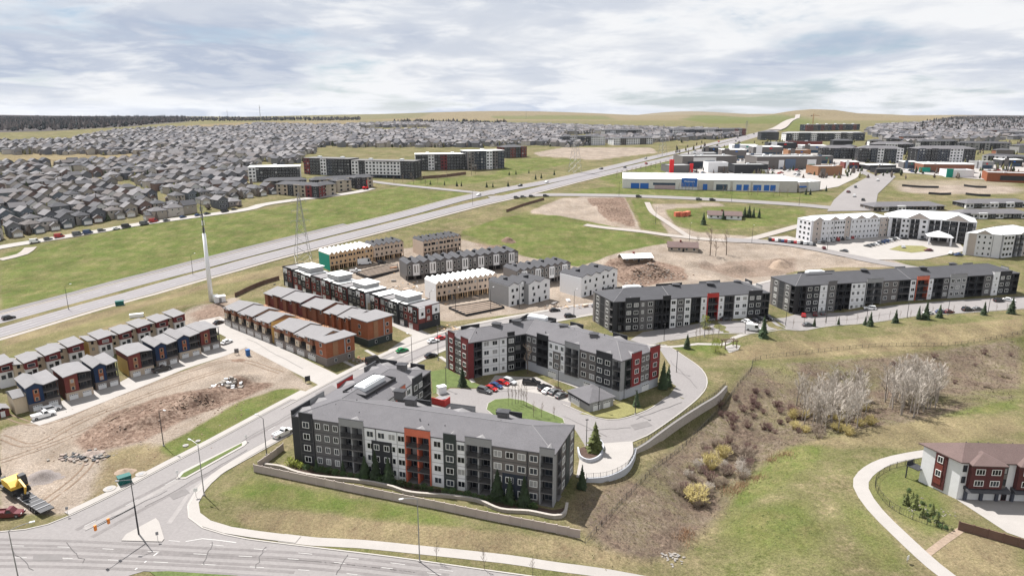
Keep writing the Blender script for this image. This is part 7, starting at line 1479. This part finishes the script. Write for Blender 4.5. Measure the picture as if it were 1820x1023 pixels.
for i, (px, py) in enumerate([(793,692), (992,690), (1064,729), (1042,792), (1129,736), (1202,661)]): lamp(px, py, 7, ('thin dark lamp at the courtyard entrance', 'thin dark lamp behind the parked cars in the courtyard', 'thin dark lamp beside the small garage', 'thin dark lamp at the foot of the large spruce', 'thin dark lamp on the dry lawn corner', 'thin dark lamp at the right bend of the drive')[i], 0, 20, True, 'drive lamps')
for i, (px, py) in enumerate([(122,550), (343,488), (840,365), (1100,349), (1300,359), (1420,366), (765,562), (810,556), (872,556), (923,548), (1020,560), (1165,398), (1225,428), (1420,340), (1336,432), (1470,445)]): lamp(px, py, 10, 'street lamp on the far roads and the building site', 2, 60, True, 'distant street lamps')
for i in range(9): lamp(1180+i*72, 604-i*6.2 if i < 3 else 592-i*4.6, 6, 'low dark lamp along the service road', 0, 15, True, 'service road lamps')
def signal():
    b = G(247,950); t = thing('traffic_signal', 'signal pole with long mast arm and two yellow heads at the junction', 'traffic signal', b); p1 = GZ(242,905,6.2); q = GZ(170,948,6.2); d = (q-p1); d.z = 0; d = d.normalized()*min(d.length, 13)
    MB().tube((b.x, b.y, -.3), (b.x, b.y, 6.5), .17, .14, 8).tube((b.x, b.y, 6.5), (b.x, b.y, 12), .1, .07, 8).build('pole', 'metal_dark', t); e = Vector((b.x, b.y, 6.2)); MB().tube(e, e+d+Vector((0, 0, .5)), .13, .06, 8).build('mast_arm', 'metal_dark', t)
    MB().tube((b.x, b.y, 12), (b.x-1.6, b.y-1, 12.4), .06, .05, 6).box(b.x-2.2, b.x-1.5, b.y-1.3, b.y-1, 12.3, 12.5).build('luminaire', 'metal_grey', t)
    for k in (.66, .97):
        c = e+d*k+Vector((0, 0, .5*k)); hd = MB().frame((c.x, c.y, 0), d).box(-.2, .2, -.16, .16, c.z-.6, c.z+.45).build('signal_head', 'orange', t)
        for j, m in enumerate(('lamp_red', 'orange', 'wrap_green')): MB().frame((c.x, c.y, 0), d).box(-.1, .1, -.24, -.16, c.z+.18-.32*j, c.z+.38-.32*j).build('signal_lamp', m, hd)
signal()
def sign(px, py, label, w=.6, h=.6, H=2.2, m='frame_white', ang=30, text_=None):
    p = G(px, py); t = thing('road_sign', label, 'sign', p, math.radians(ang)); ob('post', MB().tube((0, 0, -.3), (0, 0, H), .04, .04, 6).mesh('post', 'steel_galv'), t); ob('plate', MB().box(-w/2, w/2, -.06, -.03, H-h, H).mesh('plate', m), t)
sign(349,884,'yield sign on the pavement of the slip lane corner',.8,.8,2.3); sign(281,962,'sign on the concrete traffic island',.5,.7,2.2,'metal_grey'); sign(316,848,'keep-right sign at the near end of the grass median',.5,.7,1.8); sign(121,917,'sign post at the pavement edge by the trailer',.5,.6,2.2,'metal_grey'); sign(438,784,'sign at the far end of the grass median',.5,.7,1.8); sign(1612,1000,'white sign post beside the park path',.7,.9,1.6)
def board(px, py, label, w, h, ang, m='metal_grey'):
    p = G(px, py); t = thing('notice_board', label, 'sign', p, math.radians(ang))
    for x in (-w*.4, w*.4): ob('post', MB().box(x-.06, x+.06, -.06, .06, -.3, h+.7).mesh('post', 'wood_pole'), t)
    ob('panel', MB().box(-w/2, w/2, -.12, -.06, .7, h+.7).mesh('panel', m), t); ob('frame', MB().box(-w/2-.06, w/2+.06, -.1, -.07, .62, .7).box(-w/2-.06, w/2+.06, -.1, -.07, h+.7, h+.78).mesh('frame', 'siding_dark'), t)
board(547,680,'dark notice board at the lane entrance',1.6,1.5,30,'siding_dark'); board(421,630,'notice board on the dirt by the blue toilet',1.4,1.4,20,'siding_grey')
def gbox(name, label, cat, px, py, w, d, h, ang, m, top=None, door=True):
    p = G(px, py); t = thing(name, label, cat, p, math.radians(ang)); ob('housing', MB().box(-w/2, w/2, -d/2, d/2, -.2, h*.88).mesh('housing', m), t); ob('lid', MB().box(-w/2-.08, w/2+.08, -d/2-.08, d/2+.08, h*.88, h).mesh('lid', top or m), t)
    if door: ob('door', MB().box(-w*.42, -.03, -d/2-.05, -d/2+.02, .1, h*.8).box(.03, w*.42, -d/2-.05, -d/2+.02, .1, h*.8).mesh('door', m), t); ob('base', MB().box(-w/2-.2, w/2+.2, -d/2-.2, d/2+.2, -.3, .06).mesh('base', 'concrete'), t)
gbox('utility_box', 'dark green utility box beside the collector road', 'utility box', 222, 858, 2.5, 1.7, 1.9, 42, 'box_green'); gbox('utility_box', 'teal green container box beside the highway shoulder', 'utility box', 213, 542, 3.2, 2, 1.9, 28, 'box_green'); gbox('portable_toilet', 'blue portable toilet on the dirt lot', 'toilet', 441, 632, 1.2, 1.2, 2.3, 40, 'plastic_blue'); gbox('utility_box', 'small grey kiosk beside the courtyard entrance', 'utility box', 785, 698, 2.4, 1.8, 2.3, 30, 'metal_white'); gbox('storage_tank', 'long white tank lying behind the cream row', 'tank', 243, 563, 5.0, 1.6, 1.4, 25, 'metal_white', door=False)
for px, py, w, lb in ((251,843,1.2,'round white manhole slab by the green box'), (195,869,1.3,'pale manhole slab nearest the junction'), (330,792,.7,'small white manhole slab beside the dirt mound'), (352,784,.6,'smallest white manhole slab on the grass strip')):
    p = G(px, py); t = thing('manhole_slab', lb, 'manhole', p); ob('slab', MB().tube((0, 0, -.2), (0, 0, .25), w, w, 14).mesh('slab', 'concrete'), t); ob('cover', MB().tube((0, 0, .25), (0, 0, .3), w*.45, w*.45, 12).mesh('cover', 'metal_grey'), t)
# ------------------------------------------------------------------ small garage, bin store, pergola
def hip_shed(label, name, cat, a, b, depth, H, wall, roof, doors, doors2):
    A_ = G(*a); B_ = G(*b); p0 = Vector((A_.x, A_.y, 0)); u = Vector((B_.x-A_.x, B_.y-A_.y, 0)); L = u.length; u.normalize(); t = thing(name, label, cat, (p0.x, p0.y, 0)); fr = MB().frame(p0, u); MB().frame(p0, u).box(0, L, 0, depth, -.3, H).build('wall', wall, t); e = .5
    MB().raw([fr.P(-e, -e, H), fr.P(L+e, -e, H), fr.P(L+e, depth+e, H), fr.P(-e, depth+e, H), fr.P(L/2-.6, depth/2, H+1.7), fr.P(L/2+.6, depth/2, H+1.7)], [(0, 1, 5, 4), (1, 2, 5), (2, 3, 4, 5), (3, 0, 4), (3, 2, 1, 0)]).build('roof', 'shingle', t)
    MB().frame(p0, u).box(-.05, L+.05, -.12, .02, H-.9, H-.02).build('fascia_band', 'siding_dark', t)
    for k in doors: put(t, garage_mesh(L*.4, 2.1), 'garage_door', fr, L*k, 0, 0)
    w = Vector((-u.y, u.x, 0)); f2 = MB().frame(p0+u*L, w)
    for k in doors2: put(t, garage_mesh(2.4, 2.1), 'garage_door', f2, depth*k, 0, 0)
hip_shed('small hip-roofed garage with white doors in the courtyard', 'garage_building', 'garage', (1010,711), (1047,733), 8.5, 3.0, 'siding_pale', 'shingle', (.35,), (.3, .72))
a_, b_, c_ = G(762,716), G(790,723), G(800,716); t = thing('bin_enclosure', 'red panelled bin enclosure at the courtyard entrance', 'bin enclosure', a_)
for p, q in ((a_, b_), (b_, c_)): d = Vector((q.x-p.x, q.y-p.y, 0)); MB().frame((p.x, p.y, 0), d).box(0, d.length, -.1, .1, -.2, 2.0).build('panel', 'panel_red', t)
gbox('skip_bin', 'grey metal bin inside the red enclosure', 'bin', 786, 716, 2.2, 1.4, 1.5, 30, 'metal_grey')
p = G(1296,618); t = thing('pergola', 'dark timber pergola on the small patio', 'pergola', p, .25)
for x, y in ((-2.2, -1), (2.2, -1), (-2.2, 1.2), (2.2, 1.2)): ob('post', MB().box(x-.12, x+.12, y-.12, y+.12, -.2, 2.6).mesh('post', 'wood_pole'), t)
for y in (-1, 1.2): ob('beam', MB().box(-2.7, 2.7, y-.1, y+.1, 2.6, 2.85).mesh('beam', 'wood_pole'), t)
for i in range(7): ob('rafter', MB().box(-2.4+i*.8-.06, -2.4+i*.8+.06, -1.6, 1.8, 2.85, 3.02).mesh('rafter', 'wood_pole'), t)
# ------------------------------------------------------------------ excavator on its trailer
def excavator():
    q0 = G(8,862); q1 = G(86,915); d = Vector((q1.x-q0.x, q1.y-q0.y, 0)); L = d.length; ang = math.atan2(d.y, d.x); t = thing('lowbed_trailer', 'black lowbed trailer with wheels at the rear under the excavator', 'trailer', q0, ang)
    ob('deck', MB().box(1, L*.72, -1.3, 1.3, .65, .95).box(L*.72, L, -1.3, 1.3, .95, 1.2).mesh('deck', 'metal_dark'), t); ob('gooseneck', MB().box(-1.6, 1.0, -.7, .7, 1.1, 1.5).mesh('gooseneck', 'metal_dark'), t)
    for k in range(5): ob('cross_beam', MB().box(L*.5+k*L*.1, L*.5+k*L*.1+.3, -1.35, 1.35, 1.21 if k > 2 else .96, 1.32 if k > 2 else 1.06).mesh('cross_beam', 'metal_grey'), t)
    for k in range(3):
        for y in (-1.15, 1.15): ob('wheel', MB().tube((L*.76+k*1.15, y-.22, .5), (L*.76+k*1.15, y+.22, .5), .5, .5, 14).tube((L*.76+k*1.15, y-.24, .5), (L*.76+k*1.15, y+.24, .5), .25, .25, 10, 1).mesh('wheel', ['rubber', 'steel_galv']), t)
    z = .96; c = q0+d*.33; e = thing('excavator', 'yellow tracked excavator loaded on the lowbed trailer', 'excavator', Vector((c.x, c.y, z)), ang); e.scale = (1.3, 1.3, 1.3)
    for y in (-1.05, 1.05):
        a = MB(); a.prism([(-1.9, .25), (-1.6, 0), (1.6, 0), (1.9, .25), (1.9, .6), (1.6, .85), (-1.6, .85), (-1.9, .6)], y-.28, y+.28); ob('track', a.mesh('track', 'rubber'), e)
    ob('house', MB().prism([(-2.0, .95), (1.3, .95), (1.3, 1.5), (.2, 2.1), (-1.6, 2.15), (-2.1, 1.8)], -1.25, 1.25).mesh('house', 'yellow_machine'), e); ob('counterweight', MB().box(-2.4, -1.95, -1.2, 1.2, 1.0, 1.9).mesh('counterweight', 'yellow_machine'), e)
    cb = ob('cab', MB().prism([(.1, 1.2), (1.5, 1.2), (1.5, 2.2), (1.2, 2.9), (.1, 2.9)], .25, 1.2).mesh('cab', 'metal_dark'), e); ob('windows', MB().box(.25, 1.15, 1.2, 1.23, 1.9, 2.75).box(1.44, 1.53, .4, 1.1, 1.6, 2.15).mesh('windows', 'car_glass'), cb)
    a = MB()
    for p, q, r in (((1.2, -.3, 1.5), (2.6, -.3, 3.0), .3), ((2.6, -.3, 3.0), (4.6, -.3, 2.3), .24)): a.tube(p, q, r, r*.8, 4)
    ob('boom', a.mesh('boom', 'yellow_machine'), e); ob('stick', MB().tube((4.6, -.3, 2.4), (4.0, -.3, .9), .2, .16, 4).mesh('stick', 'yellow_machine'), e); ob('bucket', MB().prism([(3.4, .3), (4.2, .2), (4.3, .9), (3.9, 1.1), (3.4, .8)], -.8, .2).mesh('bucket', 'metal_dark'), e)
    tr = thing('tractor_truck', 'dark tractor truck hitched to the lowbed at the left edge', 'truck', q0-d.normalized()*3.6, ang); ob('chassis', MB().box(-2.6, 2.8, -.6, .6, .6, .95).mesh('chassis', 'metal_dark'), tr); ob('cab', MB().prism([(-2.6, .8), (-.4, .8), (-.4, 3.0), (-1.9, 3.0), (-2.3, 2.0), (-2.6, 1.9)], -1.15, 1.15).mesh('cab', 'siding_dark'), tr)
    for x in (-1.8, 1.1, 2.2):
        for y in (-1.0, 1.0): ob('wheel', MB().tube((x, y-.2, .5), (x, y+.2, .5), .5, .5, 12).mesh('wheel', 'rubber'), tr)
excavator()
def red_machine(px, py, label, m, s=1.0):
    p = G(px, py); t = thing('site_machine', label, 'machine', p, .6); t.scale = (s, s, s); ob('body', MB().prism([(-2, .9), (1.6, .9), (1.6, 1.8), (.2, 2.2), (-2, 2.0)], -1.1, 1.1).mesh('body', m), t); ob('cab', MB().box(-.6, .8, -.8, .8, 2.1, 3.3).mesh('cab', 'car_glass'), t); ob('mast', MB().tube((1.4, 0, 1.6), (1.0, 0, 6.2), .3, .2, 4).tube((1.0, 0, 6.2), (3.4, 0, 5.2), .2, .15, 4).mesh('mast', m), t)
    for x in (-1.3, 1.1):
        for y in (-1, 1): ob('wheel', MB().tube((x, y-.25, .6), (x, y+.25, .6), .6, .6, 10).mesh('wheel', 'rubber'), t)
red_machine(650, 337, 'bright red telehandler at the end of the suburb road', 'sign_red', 1.2)
for i, (px, py) in enumerate(((1206,384), (1214,384), (1221,383))):
    p = G(px, py); t = thing('storage_container', ('leftmost', 'middle', 'rightmost')[i]+' of three orange-red containers on the dirt plot', 'container', p, .3+.3*i); ob('box', MB().box(-3, 3, -1.3, 1.3, -.3, 2.7).mesh('box', 'panel_orange'), t); ob('door', MB().box(3, 3.06, -1.1, 1.1, .1, 2.5).mesh('door', 'sign_red'), t); ob('lid', MB().box(-3.05, 3.05, -1.35, 1.35, 2.7, 2.8).mesh('lid', 'panel_orange'), t)
# ------------------------------------------------------------------ foundations, debris
def foundation(label, px, n):
    w = [G(a, b) for a, b in px]; c = sum(w, Vector())/len(w); t = thing('foundation', label, 'foundation', c); P = [Vector((p.x, p.y, 0)) for p in w]; z = c.z
    for a, b in zip(P, P[1:]+P[:1]): d = b-a; MB().frame(a, d).box(-.12, d.length+.12, -.12, .12, z-.8, z+1.0).build('wall', 'metal_dark', t)
    MB().poly([p+(c-p)*.03 for p in P], z-.5, z+.65).build('slab', 'soil_pale', t)
    for i in range(1, n):
        k = i/n; a = P[0].lerp(P[1], k); b = P[3].lerp(P[2], k); d = b-a; MB().frame(a, d).box(.2, d.length-.2, -.1, .1, z+.6, z+.95).build('inner_wall', 'concrete_dark', t)
foundation('black-edged new foundation behind the dark modern rows', [(633,488),(655,497),(708,482),(706,465)], 6); foundation('black-edged new foundation right of the modern corner', [(798,549),(828,562),(896,548),(872,537)], 5)
def debris(label, px, py, rx, ry, n, mats_, smax=.5, seed=0, name='rubble'):
    rn = random.Random(seed); p = G(px, py); a = MB()
    for _ in range(n):
        x = p.x+rn.gauss(0, rx*.5); y = p.y+rn.gauss(0, ry*.5); s = rn.uniform(.12, smax); z = HV(x, y); q = rn.uniform(0, 3.14); a.frame((x, y, 0), (math.cos(q), math.sin(q))); a.box(-s, s, -s*rn.uniform(.3, .9), s*.6, z-.1, z+s*rn.uniform(.3, .9), rn.randrange(len(mats_)))
    tag(a.build(name, mats_), label, 'rubble', None, 'stuff')
debris('broken stone and timber rubble on the dirt lot', 150, 812, 5, 3, 120, ['stone', 'siding_dark', 'rubble'], .6, 1); debris('pale sheets and scrap on top of the dirt mound', 400, 678, 5, 2, 40, ['wrap_white', 'stone'], .9, 2); debris('clods of soil over the dark mound', 340, 722, 14, 5, 160, ['soil', 'soil', 'soil_pale'], .32, 3); debris('bricks and scrap before the brown end block', 640, 640, 4, 3, 70, ['stone', 'rubble', 'siding_wood'], .4, 4); debris('scrap and lumber beside the modern corner', 800, 585, 5, 4, 90, ['stone', 'osb', 'rubble'], .5, 5); debris('lumber and scrap between the white blocks', 1000, 545, 9, 4, 90, ['osb', 'stone', 'soil'], .5, 6); debris('white boulders at the mouth of the ravine', 1198, 990, 2.2, 2, 40, ['stone', 'concrete_dark'], .38, 7); debris('clods and scrap on the big soil mounds', 1160, 488, 16, 8, 200, ['soil', 'stone', 'soil_pale'], .6, 8); debris('scattered stones on the dirt lot', 180, 770, 40, 18, 140, ['rubble', 'soil', 'soil'], .2, 9); debris('site clutter between the unfinished rows', 700, 520, 45, 20, 260, ['osb', 'stone', 'wrap_white', 'siding_dark'], .6, 10); debris('gravel stones in the planting bed', 1650, 905, 5, 4, 60, ['stone', 'gravel'], .15, 11)
def heap(px, py, r, h, m, label, seed):
    rn = random.Random(seed); p = G(px, py); a = MB(); n = 18; rings = 6; pts = [(p.x, p.y, p.z+h)]
    for j in range(1, rings+1):
        for i in range(n): q = 6.283*i/n; rr = r*j/rings*rn.uniform(.85, 1.15); x = p.x+math.cos(q)*rr; y = p.y+math.sin(q)*rr*.7; k = j/rings; pts.append((x, y, HV(x, y)+h*max(-.15, (1-k)**1.2-.06+rn.uniform(-.05, .05))))
    f = [(0, 1+i, 1+(i+1) % n) for i in range(n)]
    for j in range(rings-1): f += [(1+j*n+i, 1+(j+1)*n+i, 1+(j+1)*n+(i+1) % n, 1+j*n+(i+1) % n) for i in range(n)]
    a.raw(pts, f); tag(a.build('soil_heap', m, smooth=True), label, 'heap')
heap(76,846,4.2,1.3,'gravel','grey gravel heap beside the excavator',1); heap(165,806,3,.9,'rubble','pale rubble heap at the edge of the dirt lot',2); heap(1385,474,6,3,'soil_pale','pointed soil heap behind the long dark-roofed block',3); heap(905,428,4.5,2.2,'soil','grassy soil heap on the green field',4); heap(222,838,2.6,.8,'soil_pale','low sand heap behind the green utility box',5); heap(425,640,2.5,.6,'soil','small soil heap by the notice board',6)
for i, (a, b) in enumerate([((1603,331),(1668,334)), ((1713,331),(1753,334)), ((1650,345),(1690,346)), ((1716,346),(1760,349))]):
    l = line([a, ((a[0]+b[0])/2, (a[1]+b[1])/2+1), b], 4); wall_along(tag(ob('silt_fence', None, None, l[0]), ('upper left', 'upper right', 'lower left', 'lower right')[i]+' black silt fence strip on the dry field', 'fence'), 'sheet', l, .4, lambda q: HV(q.x, q.y)+1.7, lambda q: HV(q.x, q.y)-.5, 'metal_dark')
rl = random.Random(31)
for i, (px, py) in enumerate([(700,500), (722,515), (690,520), (740,525), (735,552), (845,530), (950,520), (985,540), (1010,535), (830,478), (700,478), (640,500), (930,490), (1040,545), (800,530), (665,512)]):
    p = G(px, py); t = thing('lumber_stack', 'stack of pale lumber or board on the building site, %s' % ('by the foundations', 'among the unfinished rows', 'beside the white blocks', 'by the site road')[i % 4], 'lumber', p, rl.uniform(0, 3.1), 'material stacks on the site'); L_ = rl.uniform(2, 4); m = rl.choice(['osb', 'osb_pale', 'wrap_white', 'concrete_dark', 'siding_wood'])
    for k in range(rl.randrange(2, 5)): o = rl.uniform(-.15, .15); ob('layer', MB().box(-L_/2+o, L_/2+o, -.65, .65, .02+k*.36, .34+k*.36).mesh('layer', m), t)
# ------------------------------------------------------------------ haze
def haze():
    me = MB().box(-9500, 9500, -60, 14500, -140, 190).mesh('haze', 'shade_black'); me.materials.clear(); m = bpy.data.materials.new('haze'); m.use_nodes = True; N = m.node_tree.nodes; N.clear(); o = N.new('ShaderNodeOutputMaterial'); v = N.new('ShaderNodeVolumePrincipled'); v.inputs['Color'].default_value = (.80, .86, .97, 1); v.inputs['Density'].default_value = 1.8e-5; v.inputs['Anisotropy'].default_value = .2
    m.node_tree.links.new(v.outputs[0], o.inputs['Volume']); me.materials.append(m); tag(ob('haze', me), 'thin pale haze over the whole valley', 'haze', None, 'stuff')
haze()
